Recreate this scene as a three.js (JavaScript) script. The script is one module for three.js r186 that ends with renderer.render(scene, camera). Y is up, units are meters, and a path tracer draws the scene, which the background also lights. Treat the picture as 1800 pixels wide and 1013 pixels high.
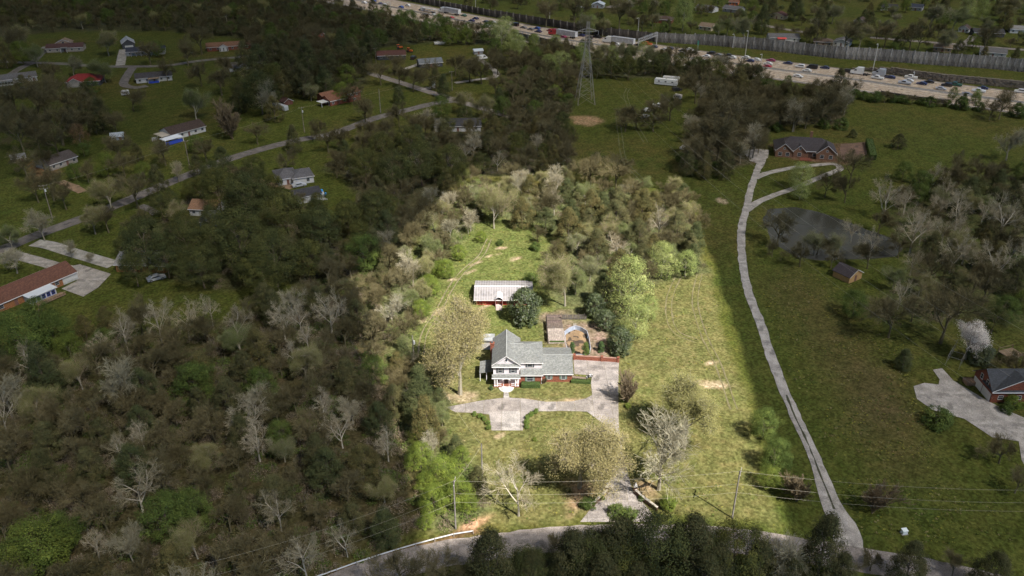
import * as THREE from 'three';
import { Sky } from 'three/addons/objects/Sky.js';
import { mergeGeometries } from 'three/addons/utils/BufferGeometryUtils.js';

// ---------------------------------------------------------------- camera, sky, sun, exposure
const scene = new THREE.Scene();
const CAM_H = 120, PITCH = THREE.MathUtils.degToRad(28.5), FOCAL = 1450, PW = 1800, PH = 1013;   // survey of the photograph, in its own pixels
const camera = new THREE.PerspectiveCamera(2 * THREE.MathUtils.radToDeg(Math.atan(PH / 2 / FOCAL)), PW / PH, 1, 9000);
camera.position.set(0, CAM_H, 0);
camera.rotation.set(-PITCH, 0, 0);
const renderer = new THREE.WebGLRenderer({ antialias: true });
renderer.toneMapping = THREE.LinearToneMapping;
renderer.toneMappingExposure = 2.12;
renderer.shadowMap.enabled = true;

const SUN_EL = THREE.MathUtils.degToRad(51.7);
const SUN = new THREE.Vector3(0.674 * Math.cos(SUN_EL), Math.sin(SUN_EL), 0.739 * Math.cos(SUN_EL)).normalize();
const sky = new Sky();
sky.scale.setScalar(8000);
sky.material.uniforms.sunPosition.value.copy(SUN);
sky.material.uniforms.turbidity.value = 7;
sky.material.uniforms.rayleigh.value = 0.55;
sky.material.uniforms.mieCoefficient.value = 0.004;
sky.material.uniforms.cloudCoverage.value = 0;
sky.name = 'sky'; sky.userData.kind = 'structure';
scene.add(sky);
scene.environmentIntensity = 0.1;
const sun = new THREE.DirectionalLight(new THREE.Color(1, 0.93, 0.83), 5.0);
sun.position.copy(SUN).multiplyScalar(700);
sun.castShadow = true; sun.shadow.radius = 0.8;
sun.shadow.camera.left = -600; sun.shadow.camera.right = 600; sun.shadow.camera.top = 700; sun.shadow.camera.bottom = -500; sun.shadow.camera.far = 2200;
sun.shadow.mapSize.set(4096, 4096);
sun.name = 'sun'; scene.add(sun); sun.target.position.set(0, 0, -300); sun.position.add(sun.target.position); scene.add(sun.target);

// ---------------------------------------------------------------- helpers
const cosP = Math.cos(PITCH), sinP = Math.sin(PITCH);
// the place on the level y that the survey pixel (px, py) looks at
function P(px, py, y = 0) {
  const dx = (px - PW / 2) / FOCAL, dy = (PH / 2 - py) / FOCAL;
  const k = (y - CAM_H) / (dy * cosP - sinP);
  return new THREE.Vector3(dx * k, y, (-cosP - dy * sinP) * k);
}
function toPixel(x, y, z) {
  const yy = y - CAM_H, depth = -yy * sinP - z * cosP;
  return [PW / 2 + FOCAL * x / depth, PH / 2 - FOCAL * (yy * cosP - z * sinP) / depth, depth];
}
const scaleAt = (x, y, z) => FOCAL / toPixel(x, y, z)[2];
function rng(seed) { let a = seed >>> 0; return () => { a = (a + 0x6d2b79f5) | 0; let t = Math.imul(a ^ (a >>> 15), 1 | a); t = (t + Math.imul(t ^ (t >>> 7), 61 | t)) ^ t; return ((t ^ (t >>> 14)) >>> 0) / 4294967296; }; }
const hash2 = (x, y) => { let h = Math.imul(x | 0, 374761393) + Math.imul(y | 0, 668265263); h = Math.imul(h ^ (h >>> 13), 1274126177); return ((h ^ (h >>> 16)) >>> 0) / 4294967296; };
function vnoise(x, y, wrap = 0) {
  const ix = Math.floor(x), iy = Math.floor(y), fx = x - ix, fy = y - iy, u = fx * fx * (3 - 2 * fx), v = fy * fy * (3 - 2 * fy);
  const w = (a) => wrap ? ((a % wrap) + wrap) % wrap : a;
  const a = hash2(w(ix), w(iy)), b = hash2(w(ix + 1), w(iy)), c = hash2(w(ix), w(iy + 1)), d = hash2(w(ix + 1), w(iy + 1));
  return a + (b - a) * u + (c - a) * v + (a - b - c + d) * u * v;
}
function fbm(x, y, oct = 4, wrap = 0) { let s = 0, a = 0.5, t = 0; for (let i = 0; i < oct; i++) { s += a * vnoise(x + 17 * i, y + 31 * i, wrap); t += a; a *= 0.5; x *= 2; y *= 2; wrap *= 2; } return s / t; }
const smooth = (a, b, x) => { const t = Math.min(1, Math.max(0, (x - a) / (b - a))); return t * t * (3 - 2 * t); };
const pts = (list, y = 0) => list.map(([a, b]) => P(a, b, y));
function inside(poly, x, z) { let c = false; for (let i = 0, j = poly.length - 1; i < poly.length; j = i++) { const a = poly[i], b = poly[j]; if ((a.z > z) !== (b.z > z) && x < (b.x - a.x) * (z - a.z) / (b.z - a.z) + a.x) c = !c; } return c; }
function edgeDist(poly, x, z, closed = true) { let m = 1e9; for (let i = 0; i < poly.length - (closed ? 0 : 1); i++) { const a = poly[i], b = poly[(i + 1) % poly.length], ux = b.x - a.x, uz = b.z - a.z, t = Math.min(1, Math.max(0, ((x - a.x) * ux + (z - a.z) * uz) / (ux * ux + uz * uz + 1e-9))); m = Math.min(m, Math.hypot(x - a.x - ux * t, z - a.z - uz * t)); } return m; }
const signedIn = (poly, x, z) => { const b = poly.box ??= poly.reduce((q, p) => [Math.min(q[0], p.x), Math.max(q[1], p.x), Math.min(q[2], p.z), Math.max(q[3], p.z)], [1e9, -1e9, 1e9, -1e9]); if (x < b[0] - 9 || x > b[1] + 9 || z < b[2] - 9 || z > b[3] + 9) return -9; return inside(poly, x, z) ? edgeDist(poly, x, z) : -edgeDist(poly, x, z); };

const taken = new Map();
function numbered(name) { const n = taken.get(name) ?? 0; taken.set(name, n + 1); return n ? name + '_' + String(n).padStart(3, '0') : name; }
function tag(o, label, category, group, kind) { if (label) o.userData.label = label; if (category) o.userData.category = category; if (group) o.userData.group = group; if (kind) o.userData.kind = kind; return o; }
function shadows(o) { o.traverse((m) => { if (m.isMesh) { m.castShadow = true; m.receiveShadow = true; } }); return o; }
function thing(name, label, category, x = 0, y = 0, z = 0, turn = 0, group) {
  const o = new THREE.Group(); o.name = numbered(name); scene.add(o); o.position.set(x, y, z); o.rotation.y = turn;
  return tag(o, label, category, group);
}

// collects faces and turns them into one named mesh; uv in metres from the way each face points
class MB {
  constructor() { this.p = []; this.c = []; this.color = null; }
  tri(a, b, c) { this.p.push(a[0], a[1], a[2], b[0], b[1], b[2], c[0], c[1], c[2]); if (this.color) { const k = this.color; for (let i = 0; i < 3; i++) this.c.push(k[0], k[1], k[2]); } return this; }
  quad(a, b, c, d) { this.tri(a, b, c); return this.tri(a, c, d); }
  box(cx, cy, cz, w, h, d, turn = 0) {
    const s = Math.sin(turn), k = Math.cos(turn), v = [];
    for (const [x, y, z] of [[-1, -1, -1], [1, -1, -1], [1, 1, -1], [-1, 1, -1], [-1, -1, 1], [1, -1, 1], [1, 1, 1], [-1, 1, 1]]) { const X = x * w / 2, Z = z * d / 2; v.push([cx + X * k + Z * s, cy + y * h / 2, cz - X * s + Z * k]); }
    for (const [a, b, c, e] of [[1, 0, 3, 2], [4, 5, 6, 7], [0, 4, 7, 3], [5, 1, 2, 6], [3, 7, 6, 2], [0, 1, 5, 4]]) this.quad(v[a], v[b], v[c], v[e]);
    return this;
  }
  // a flat slab: quad a b c d (seen from above counter-clockwise) with thickness t downwards
  slab(a, b, c, d, t) {
    const lo = (q) => [q[0], q[1] - t, q[2]], A = lo(a), B = lo(b), C = lo(c), D = lo(d);
    this.quad(a, b, c, d).quad(D, C, B, A).quad(A, B, b, a).quad(B, C, c, b).quad(C, D, d, c); return this.quad(D, A, a, d);
  }
  prism(list, y0, y1) { // list of [x, z], counter-clockwise seen from above or not
    const sh = list.map(([x, z]) => new THREE.Vector2(x, z)), area = THREE.ShapeUtils.area(sh);
    if (area > 0) sh.reverse();
    for (const [a, b, c] of THREE.ShapeUtils.triangulateShape(sh, [])) this.tri([sh[a].x, y1, sh[a].y], [sh[b].x, y1, sh[b].y], [sh[c].x, y1, sh[c].y]);
    if (y0 < y1) for (let i = 0; i < sh.length; i++) { const a = sh[i], b = sh[(i + 1) % sh.length]; this.quad([a.x, y0, a.y], [b.x, y0, b.y], [b.x, y1, b.y], [a.x, y1, a.y]); }
    return this;
  }
  tube(a, b, ra, rb, n = 4, caps = false) {
    const d = new THREE.Vector3(b[0] - a[0], b[1] - a[1], b[2] - a[2]).normalize(), u = (Math.abs(d.y) < 0.9 ? new THREE.Vector3(0, 1, 0) : new THREE.Vector3(1, 0, 0)).cross(d).normalize(), w = d.clone().cross(u);
    const at = (c, r, i) => { const t = i / n * Math.PI * 2, x = Math.cos(t) * r, y = Math.sin(t) * r; return [c[0] + u.x * x + w.x * y, c[1] + u.y * x + w.y * y, c[2] + u.z * x + w.z * y]; };
    for (let i = 0; i < n; i++) { const p = at(a, ra, i), q = at(a, ra, i + 1), r = at(b, rb, i + 1), s = at(b, rb, i); if (rb > 1e-4) this.quad(p, q, r, s); else this.tri(p, q, r); if (caps) { this.tri(b, s, r); this.tri(a, q, p); } }
    return this;
  }
  path(list, r, n = 4) { for (let i = 0; i + 1 < list.length; i++) this.tube(list[i], list[i + 1], r, r, n); return this; }
  lathe(cx, cy, cz, prof, n = 10) { // prof: [radius, y]
    const at = (r, y, i) => { const t = i / n * Math.PI * 2; return [cx + Math.cos(t) * r, cy + y, cz - Math.sin(t) * r]; };
    for (let k = 0; k + 1 < prof.length; k++) for (let i = 0; i < n; i++) { const [r0, y0] = prof[k], [r1, y1] = prof[k + 1]; const a = at(r0, y0, i), b = at(r0, y0, i + 1), c = at(r1, y1, i + 1), d = at(r1, y1, i); if (r0 > 1e-5) this.tri(a, b, c); if (r1 > 1e-5) this.tri(a, c, d); }
    return this;
  }
  geometry(uv = true) {
    const g = new THREE.BufferGeometry(); g.setAttribute('position', new THREE.Float32BufferAttribute(this.p, 3));
    if (this.c.length) g.setAttribute('color', new THREE.Float32BufferAttribute(this.c, 3));
    g.computeVertexNormals();
    if (uv) { const n = g.attributes.normal, q = new Float32Array(this.p.length / 3 * 2); for (let i = 0; i < q.length / 2; i++) { const x = this.p[3 * i], y = this.p[3 * i + 1], z = this.p[3 * i + 2], ax = Math.abs(n.getX(i)), ay = Math.abs(n.getY(i)), az = Math.abs(n.getZ(i)); if (ay > 0.5 && ay >= ax && ay >= az) { q[2 * i] = x; q[2 * i + 1] = z; } else if (ax > az) { q[2 * i] = z; q[2 * i + 1] = y; } else { q[2 * i] = x; q[2 * i + 1] = y; } } g.setAttribute('uv', new THREE.BufferAttribute(q, 2)); }
    return g;
  }
  build(name, m, parent) { const o = new THREE.Mesh(this.geometry(), m); o.castShadow = o.receiveShadow = true; o.name = parent ? name : numbered(name); (parent ?? scene).add(o); return o; }
}
function mesh(name, g, m, parent) { const o = new THREE.Mesh(g, m); o.castShadow = o.receiveShadow = true; o.name = parent ? name : numbered(name); (parent ?? scene).add(o); return o; }

// ---------------------------------------------------------------- materials
function tex(size, metres, fn, colour = true) {
  const d = new Uint8Array(size * size * 4);
  for (let y = 0; y < size; y++) for (let x = 0; x < size; x++) { const v = fn(x / size, y / size, x, y), k = (y * size + x) * 4; for (let c = 0; c < 3; c++) d[k + c] = Math.max(0, Math.min(255, (Array.isArray(v) ? v[c] : v) * 255)); d[k + 3] = 255; }
  const t = new THREE.DataTexture(d, size, size); t.wrapS = t.wrapT = THREE.RepeatWrapping; t.magFilter = THREE.LinearFilter; t.minFilter = THREE.LinearMipmapLinearFilter; t.generateMipmaps = true; t.repeat.set(1 / metres, 1 / metres); if (colour) t.colorSpace = THREE.SRGBColorSpace; t.needsUpdate = true; return t;
}
const rTex = rng(5);
const grassTex = tex(512, 32, (u, v) => { const a = fbm(u * 16, v * 16, 3, 16), b = fbm(u * 64, v * 64, 3, 64), e = fbm(u * 40 + 3, v * 12, 2, 0); const m = 0.76 + (a - 0.5) * 0.22 + (b - 0.5) * 0.5; return [m * 1.0, m * (1.0 - (a - 0.5) * 0.12), m * (0.98 + (b - 0.5) * 0.1)]; });
const grassBump = tex(512, 16, (u, v) => fbm(u * 64, v * 64, 3, 64), false);
const roughTex = tex(512, 12, (u, v) => { const a = fbm(u * 8, v * 8, 4, 8), b = fbm(u * 96, v * 96, 2, 96); const s = smooth(0.56, 0.72, fbm(u * 5 + 3, v * 5, 4, 5)); return 0.8 + (a - 0.5) * 0.3 + (b - 0.5) * 0.35 - 0.13 * s; });
const fineTex = tex(256, 4, (u, v) => { const a = fbm(u * 4, v * 4, 4, 4), b = fbm(u * 64, v * 64, 2, 64); return 0.84 + (a - 0.5) * 0.3 + (b - 0.5) * 0.2; });
const brickTex = tex(256, 2, (u, v) => { const row = Math.floor(v * 26), w = u * 9 + (row % 2) * 0.5, f = w - Math.floor(w), g = v * 26 - row; const t = 0.72 + 0.4 * (hash2(Math.floor(w) % 9, row) - 0.5); return f < 0.05 || g < 0.14 ? [0.95, 0.93, 0.9] : [t, t * 0.93, t * 0.9]; });
const shingleTex = tex(256, 4, (u, v) => { const row = Math.floor(v * 20), f = v * 20 - row, w = Math.floor(u * 12 + (row % 2) * 0.5); return (0.82 + 0.2 * (hash2(w % 12, row) - 0.5) + 0.12 * (fbm(u * 6, v * 6, 3, 6) - 0.5)) * (f < 0.12 ? 0.85 : 1); });
const sidingTex = tex(128, 2, (u, v, x, y) => 0.9 + 0.08 * (fbm(u * 8, v * 3, 2, 0) - 0.5) - (y % 13 === 0 ? 0.12 : 0));
const woodTex = tex(256, 3, (u, v) => 0.75 + 0.5 * (fbm(u * 40, v * 3, 3, 0) - 0.5) + 0.2 * (vnoise(u * 4, v * 4) - 0.5));
const mats = new Map();
function M(r, g, b, o = {}) { const key = [r, g, b, o.map?.id ?? '', o.roughness ?? '', o.metalness ?? '', o.key ?? ''].join(); if (!mats.has(key)) { const { key: _k, ...rest } = o; const m = new THREE.MeshStandardMaterial({ roughness: 0.85, side: THREE.DoubleSide, ...rest }); m.color.setRGB(r, g, b); mats.set(key, m); } return mats.get(key); }
const glassM = M(0.03, 0.035, 0.045, { roughness: 0.08 });
const whiteM = M(0.72, 0.72, 0.7, { map: fineTex });
const concreteM = M(0.5, 0.455, 0.41, { map: roughTex });
const metalM = M(0.42, 0.43, 0.44, { roughness: 0.45, metalness: 0.6 });
const poleM = M(0.34, 0.29, 0.23, { map: woodTex });
const steelM = M(0.38, 0.39, 0.4, { roughness: 0.5, metalness: 0.3 });
const darkM = M(0.03, 0.03, 0.032);
const brickM = M(0.36, 0.13, 0.08, { map: brickTex });
// ---------------------------------------------------------------- the lot, the woods, the pond: outlines on the ground
const lot = pts([[828, 316], [1207, 342], [1373, 937], [1290, 915], [1180, 909], [1050, 910], [900, 922], [756, 943], [650, 498], [684, 482]]);
const pondShore = pts([[1336, 378], [1348, 362], [1400, 358], [1445, 368], [1490, 384], [1535, 400], [1570, 413], [1600, 432], [1585, 452], [1540, 457], [1490, 458], [1440, 460], [1395, 452], [1352, 428], [1336, 402]]);
const poolRim = pts([[993, 583], [1001.5, 576.5], [1011, 573], [1021, 575.5], [1031.5, 582], [1035, 593], [1038, 611], [1036, 623], [1002, 623], [995.5, 607]]);
const woods = {
  front: pts([[-60, 700], [0, 660], [120, 610], [200, 570], [300, 590], [420, 560], [520, 540], [640, 505], [665, 520], [700, 700], [750, 930], [700, 955], [560, 1015], [420, 1100], [-150, 1100]]),
  lotLeft: pts([[650, 498], [690, 482], [828, 318], [860, 330], [850, 380], [800, 440], [770, 480], [740, 530], [715, 570], [720, 620], [770, 690], [790, 770], [830, 830], [855, 890], [850, 915], [760, 940]]),
  lotBack: pts([[828, 318], [1207, 344], [1240, 480], [1150, 500], [1110, 520], [1075, 600], [1045, 550], [985, 545], [955, 470], [985, 420], [950, 390], [900, 400]]),
  middle: pts([[560, 300], [640, 260], [820, 215], [900, 230], [1000, 225], [1010, 300], [830, 312], [690, 470], [640, 500], [560, 520], [500, 480], [480, 400], [600, 400], [640, 350], [600, 310]]),
  beyond: pts([[870, 110], [1000, 95], [1020, 130], [1005, 180], [985, 230], [900, 240], [870, 190], [905, 150]]),
  pines: pts([[350, 330], [470, 320], [580, 380], [600, 470], [500, 490], [400, 510], [250, 480], [210, 440], [270, 400]]),
  far: pts([[-200, -20], [640, -20], [720, 26], [850, 48], [905, 90], [860, 80], [760, 75], [660, 85], [640, 150], [560, 165], [450, 165], [440, 70], [300, 55], [120, 55], [0, 65], [-200, 80]]),
  highwaySide: pts([[930, 78], [1030, 92], [1120, 90], [1240, 104], [1330, 124], [1345, 150], [1320, 165], [1200, 140], [1080, 135], [1030, 130]]),
  right: pts([[1215, 140], [1345, 150], [1400, 175], [1490, 175], [1480, 218], [1345, 222], [1330, 285], [1270, 300], [1190, 298], [1215, 240], [1235, 200]]),
  uptown: pts([[660, -40], [1860, -40], [1860, 122], [1650, 106], [1350, 78], [1150, 64], [1060, 52], [900, 26], [760, 0]]),
  pondSide: pts([[1590, 330], [1700, 310], [1860, 300], [1860, 590], [1740, 560], [1600, 570], [1560, 520], [1600, 460], [1560, 390]]),
};
const highwayFar = pts([[560, -24], [695, 0], [812, 22], [900, 38], [1060, 65], [1155, 78], [1225, 88], [1350, 104], [1525, 126], [1640, 142], [1800, 162], [1960, 182]]);
const highwayCurve = new THREE.CatmullRomCurve3(highwayFar);
const HN = 160, hwFar = highwayCurve.getSpacedPoints(HN), hwNormal = hwFar.map((p, i) => { const a = hwFar[Math.max(0, i - 1)], b = hwFar[Math.min(HN, i + 1)]; return new THREE.Vector3(a.z - b.z, 0, b.x - a.x).normalize(); });
const hwAt = (i, off) => hwFar[i].clone().addScaledVector(hwNormal[i], off);
const HW_WIDTH = 48;
const hwBand = [...hwFar.map((p, i) => hwAt(i, -0.5)), ...hwFar.map((p, i) => hwAt(HN - i, HW_WIDTH))];

// ---------------------------------------------------------------- colours of the ground
const groundZones = [ // outline, colour, softness in metres
  [woods.front, [0.055, 0.046, 0.022], 3], [woods.middle, [0.06, 0.055, 0.028], 3], [woods.beyond, [0.06, 0.058, 0.03], 3], [woods.pines, [0.055, 0.052, 0.024], 3],
  [woods.far, [0.05, 0.05, 0.026], 3], [woods.highwaySide, [0.06, 0.06, 0.03], 2], [woods.right, [0.07, 0.06, 0.035], 2], [woods.pondSide, [0.065, 0.07, 0.028], 4],
  [woods.lotLeft, [0.09, 0.1, 0.042], 2], [woods.lotBack, [0.08, 0.085, 0.038], 2],
  [pts([[952, 548], [990, 548], [1062, 566], [1075, 600], [1072, 630], [1004, 631], [958, 612]]), [0.17, 0.125, 0.095], 0.6],
  [pts([[905, 705], [1030, 703], [1008, 709], [960, 712]]), [0.32, 0.24, 0.155], 0.8],
  [pts([[1000, 845], [1040, 835], [1070, 848], [1060, 880], [1030, 900], [1003, 905]]), [0.26, 0.18, 0.115], 1.5],
  [pts([[1112, 845], [1150, 850], [1170, 890], [1125, 882]]), [0.23, 0.17, 0.1], 1.2],
  [pts([[770, 690], [800, 700], [830, 690], [830, 705], [790, 712]]), [0.26, 0.2, 0.135], 1.2],
  [pts([[1348, 255], [1400, 282], [1490, 288], [1520, 262], [1520, 250]]), [0.12, 0.07, 0.045], 1],
  [pts([[830, 918], [858, 912], [856, 932], [800, 944]]), [0.4, 0.24, 0.15], 0.8], [pts([[560, 1018], [700, 970], [830, 936], [850, 945], [700, 990], [600, 1030]]), [0.14, 0.08, 0.045], 0.6],
  [pts([[45, 290], [70, 275], [105, 300], [85, 322], [55, 312]]), [0.16, 0.095, 0.05], 1],
  [pts([[1000, 205], [1040, 204], [1062, 213], [1030, 222], [1010, 218]]), [0.26, 0.17, 0.1], 1.5], [pts([[1010, 285], [1040, 278], [1065, 290], [1030, 296]]), [0.2, 0.17, 0.07], 3],
  [pts([[1350, 500], [1400, 470], [1500, 560], [1600, 700], [1640, 830], [1560, 860], [1470, 700]]), [0.068, 0.06, 0.02], 9], [pts([[1500, 640], [1570, 660], [1600, 740], [1520, 760]]), [0.07, 0.058, 0.024], 6],
];
const bareSoil = [ // px, py, length, width in metres, turn: worn earth in the grass
  [1250, 678, 9, 2.6, 0.05], [1228, 672, 4, 1.2, 0.2], [771, 549, 8, 2.2, 1.2], [745, 563, 3.5, 2.4, 0.6], [722, 585, 5, 1.2, 0.1], [860, 450, 9, 1, 0.5], [840, 462, 9, 0.8, 0.55], [828, 478, 6, 1.2, 0.5], [795, 492, 4, 1.6, 0.4], [882, 436, 6, 1, 0.3], [1045, 150, 5, 3, 0],
  [878, 765, 2.4, 1.4, 0], [818, 706, 4, 1.4, 0], [990, 710, 10, 1.1, 0.03], [928, 708, 8, 0.8, 0], [852, 537, 1.6, 1, 0], [838, 541, 4, 0.5, -0.3], [963, 468, 2.5, 1.5, 0], [1265, 352, 4, 6, 0.3], [1245, 640, 5, 2, 0.3], [905, 455, 3, 2, 0.5],
].map(([x, y, l, w, t]) => [P(x, y), l, w, Math.cos(t), Math.sin(t)]);
const lerp3 = (a, b, t) => { a[0] += (b[0] - a[0]) * t; a[1] += (b[1] - a[1]) * t; a[2] += (b[2] - a[2]) * t; };
function groundColour(x, z) {
  const wx = x + (fbm(x / 7, z / 7, 3) - 0.5) * 5, wz = z + (fbm(x / 7 + 50, z / 7, 3) - 0.5) * 5;
  const n1 = fbm(x / 38, z / 38, 3), n2 = fbm(x / 9 + 9, z / 9, 3), n3 = fbm(x / 2.6, z / 2.6 + 7, 2);
  const c = [0.056, 0.065, 0.0135]; // lush spring lawn
  lerp3(c, [0.072, 0.066, 0.018], smooth(0.42, 0.72, n1 * 0.6 + n2 * 0.4));
  lerp3(c, [0.046, 0.064, 0.013], smooth(0.55, 0.8, n2) * 0.7);
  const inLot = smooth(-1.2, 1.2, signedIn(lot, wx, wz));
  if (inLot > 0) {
    const d = [0.104, 0.101, 0.036]; lerp3(d, [0.112, 0.106, 0.042], smooth(0.35, 0.75, n2 * 0.5 + n1 * 0.5)); lerp3(d, [0.097, 0.101, 0.033], smooth(0.5, 0.8, n3 * 0.4 + n2 * 0.6));  // straw-dry lot grass, paled further to carry part of its brighter light
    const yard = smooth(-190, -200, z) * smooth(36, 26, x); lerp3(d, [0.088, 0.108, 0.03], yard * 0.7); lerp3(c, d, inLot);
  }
  for (const [poly, col, soft] of groundZones) { const s = signedIn(poly, wx, wz); if (s > -soft) lerp3(c, col, smooth(-soft, soft, s) * (0.75 + 0.35 * n3)); }
  for (const [p, l, w, k, s] of bareSoil) { const dx = x - p.x, dz = z - p.z; if (Math.abs(dx) + Math.abs(dz) > 20) continue; const u = (dx * k - dz * s) / l * 2, v = (dx * s + dz * k) / w * 2, r = Math.hypot(u, v) + (n3 - 0.5) * 1.3 + (n2 - 0.5) * 0.8; lerp3(c, [0.34, 0.26, 0.18], smooth(1.1, 0.6, r)); }
  const m = 0.9 + 0.2 * n3; return [c[0] * m / 0.5, c[1] * m / 0.5, c[2] * m / 0.5];
}
const groundHeight = (x, z) => -1.5 * smooth(0, 4.5, signedIn(pondShore, x + (vnoise(x / 5, z / 5) - 0.5) * 2, z));
{
  const r0 = poolRim.reduce((q, p) => [Math.min(q[0], p.x), Math.max(q[1], p.x), Math.min(q[2], p.z), Math.max(q[3], p.z)], [1e9, -1e9, 1e9, -1e9]).map((v, i) => v + (i % 2 ? 0.6 : -0.6));
  const line = (lo, hi, step, from, to, grow) => { const a = []; for (let v = lo; v <= hi; v += step) a.push(v); let s = step; for (let v = lo; v > from;) { s *= grow; v -= s; a.unshift(Math.max(v, from)); } s = step; for (let v = a[a.length - 1]; v < to;) { s *= grow; v += s; a.push(Math.min(v, to)); } return a; };
  let xs = line(-150, 170, 1.6, -3000, 3000, 1.025), zs = line(-330, -90, 1.5, -4200, 900, 1.02);
  xs = [...xs.filter((v) => v < r0[0] || v > r0[1]), r0[0], r0[1]].sort((a, b) => a - b); zs = [...zs.filter((v) => v < r0[2] || v > r0[3]), r0[2], r0[3]].sort((a, b) => a - b);
  const pos = [], col = [], uv = [], idx = [];
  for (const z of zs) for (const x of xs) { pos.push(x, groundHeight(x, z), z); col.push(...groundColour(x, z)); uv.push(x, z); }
  for (let j = 0; j + 1 < zs.length; j++) for (let i = 0; i + 1 < xs.length; i++) { if (xs[i] === r0[0] && zs[j] === r0[2]) continue; const a = j * xs.length + i, b = a + 1, c = a + xs.length, d = c + 1; idx.push(a, c, b, b, c, d); }
  const g = new THREE.BufferGeometry(); g.setAttribute('position', new THREE.Float32BufferAttribute(pos, 3)); g.setAttribute('color', new THREE.Float32BufferAttribute(col, 3)); g.setAttribute('uv', new THREE.Float32BufferAttribute(uv, 2)); g.setIndex(idx); g.computeVertexNormals();
  const sh = new THREE.Shape([[r0[0], -r0[2]], [r0[1], -r0[2]], [r0[1], -r0[3]], [r0[0], -r0[3]]].map(([x, y]) => new THREE.Vector2(x, y))); sh.holes.push(new THREE.Path(poolRim.map((p) => new THREE.Vector2(p.x, -p.z))));
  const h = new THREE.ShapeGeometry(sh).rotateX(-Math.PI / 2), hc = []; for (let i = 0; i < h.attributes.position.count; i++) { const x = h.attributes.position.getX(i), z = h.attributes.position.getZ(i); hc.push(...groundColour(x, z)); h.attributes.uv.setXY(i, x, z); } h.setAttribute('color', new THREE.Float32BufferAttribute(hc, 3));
  const gm = new THREE.MeshPhysicalMaterial({ specularIntensity: 0.15, map: grassTex, bumpMap: grassBump, bumpScale: 0.12, vertexColors: true, roughness: 0.95, side: THREE.DoubleSide });
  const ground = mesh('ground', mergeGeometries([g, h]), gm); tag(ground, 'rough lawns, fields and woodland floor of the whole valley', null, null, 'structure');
}
// ---------------------------------------------------------------- ribbons: roads and drives
let layer = 0;
function ribbonGeometry(curvePts, width, y, wobble = 0, seed = 1, n = 0, off = 0) {
  const c = curvePts.length > 2 ? new THREE.CatmullRomCurve3(curvePts, false, 'centripetal') : new THREE.LineCurve3(...curvePts), N = n || Math.max(6, Math.round(c.getLength() / 2)), P0 = c.getSpacedPoints(N);
  const pos = [], uv = [], idx = []; let s = 0;
  for (let i = 0; i <= N; i++) {
    const a = P0[Math.max(0, i - 1)], b = P0[Math.min(N, i + 1)], nx = a.z - b.z, nz = b.x - a.x, l = Math.hypot(nx, nz) || 1; if (i) s += P0[i].distanceTo(P0[i - 1]);
    const w = typeof width === 'function' ? width(i / N) : width;
    for (const e of [-1, 1]) { const k = off + e * (w / 2 + wobble * (vnoise(s / 2.2, e * 7 + seed) - 0.5)); const x = P0[i].x + nx / l * k, z = P0[i].z + nz / l * k; pos.push(x, y, z); uv.push(x, z); }
    if (i) { const q = 2 * i; idx.push(q - 2, q - 1, q, q - 1, q + 1, q); }
  }
  const g = new THREE.BufferGeometry(); g.setAttribute('position', new THREE.Float32BufferAttribute(pos, 3)); g.setAttribute('uv', new THREE.Float32BufferAttribute(uv, 2)); g.setIndex(idx); g.computeVertexNormals(); return g;
}
const asphaltM = M(0.22, 0.195, 0.18, { map: roughTex }), paleAsphaltM = M(0.34, 0.295, 0.265, { map: roughTex }), gravelM = M(0.52, 0.475, 0.43, { map: roughTex, bumpMap: roughTex, bumpScale: 0.05 }), dirtM = M(0.36, 0.235, 0.14, { map: roughTex }), paleConcreteM = M(0.5, 0.47, 0.42, { map: roughTex });
function road(name, px, width, m, label, wobble = 0.3) { layer++; const o = mesh(name, ribbonGeometry(pts(px), width, 0.02 + 0.005 * layer, wobble, layer), m); return tag(o, label, null, null, 'structure'); }
function pad(name, px, m, label) { layer++; const b = new MB().prism(pts(px).map((p) => [p.x, p.z]), 0.019 + 0.005 * layer, 0.019 + 0.005 * layer); return tag(b.build(name, m), label, null, null, 'structure'); }
road('road', [[500, 1070], [575, 1038], [660, 1004], [760, 978], [860, 962], [960, 950], [1060, 944], [1160, 943], [1260, 947], [1340, 957], [1420, 970], [1500, 982], [1600, 999], [1700, 1019], [1830, 1050]], 6.6, paleAsphaltM, 'two lane road curving along the bottom under the dark cedars', 0.5);
road('road', [[-60, 462], [0, 440], [60, 415], [150, 382], [230, 350], [300, 320], [345, 302], [410, 277], [520, 247], [580, 236], [662, 207], [710, 195], [758, 183], [800, 177]], 6.2, asphaltM, 'long straight residential street rising from the left edge', 0.4);
road('road', [[615, 118], [632, 124], [690, 141], [765, 165], [800, 176], [850, 191], [900, 206]], 5.6, paleAsphaltM, 'cross street running down past the two bare trees', 0.5);
road('road', [[-60, 104], [0, 108], [50, 110], [110, 112], [165, 116], [230, 117], [295, 115], [350, 107], [450, 98], [540, 90]], 5.2, asphaltM, 'upper residential street in front of the far houses', 0.4);
road('road', [[-30, 150], [10, 135], [35, 120], [55, 111]], 5, asphaltM, 'short side street joining the upper street on the left', 0.4);
road('driveway', [[60, 107], [72, 95], [84, 86]], 4.5, asphaltM, 'dark drive up to the stone-fronted ranch house');
road('driveway', [[211, 115], [214, 100], [217, 87]], 5.4, paleConcreteM, 'pale concrete drive up to the grey barn garage', 0.1);
road('driveway', [[234, 117], [224, 132], [219, 150], [240, 154], [258, 151]], 5, asphaltM, 'dark drive bending to the dark-roofed house with blue windows');
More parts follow.
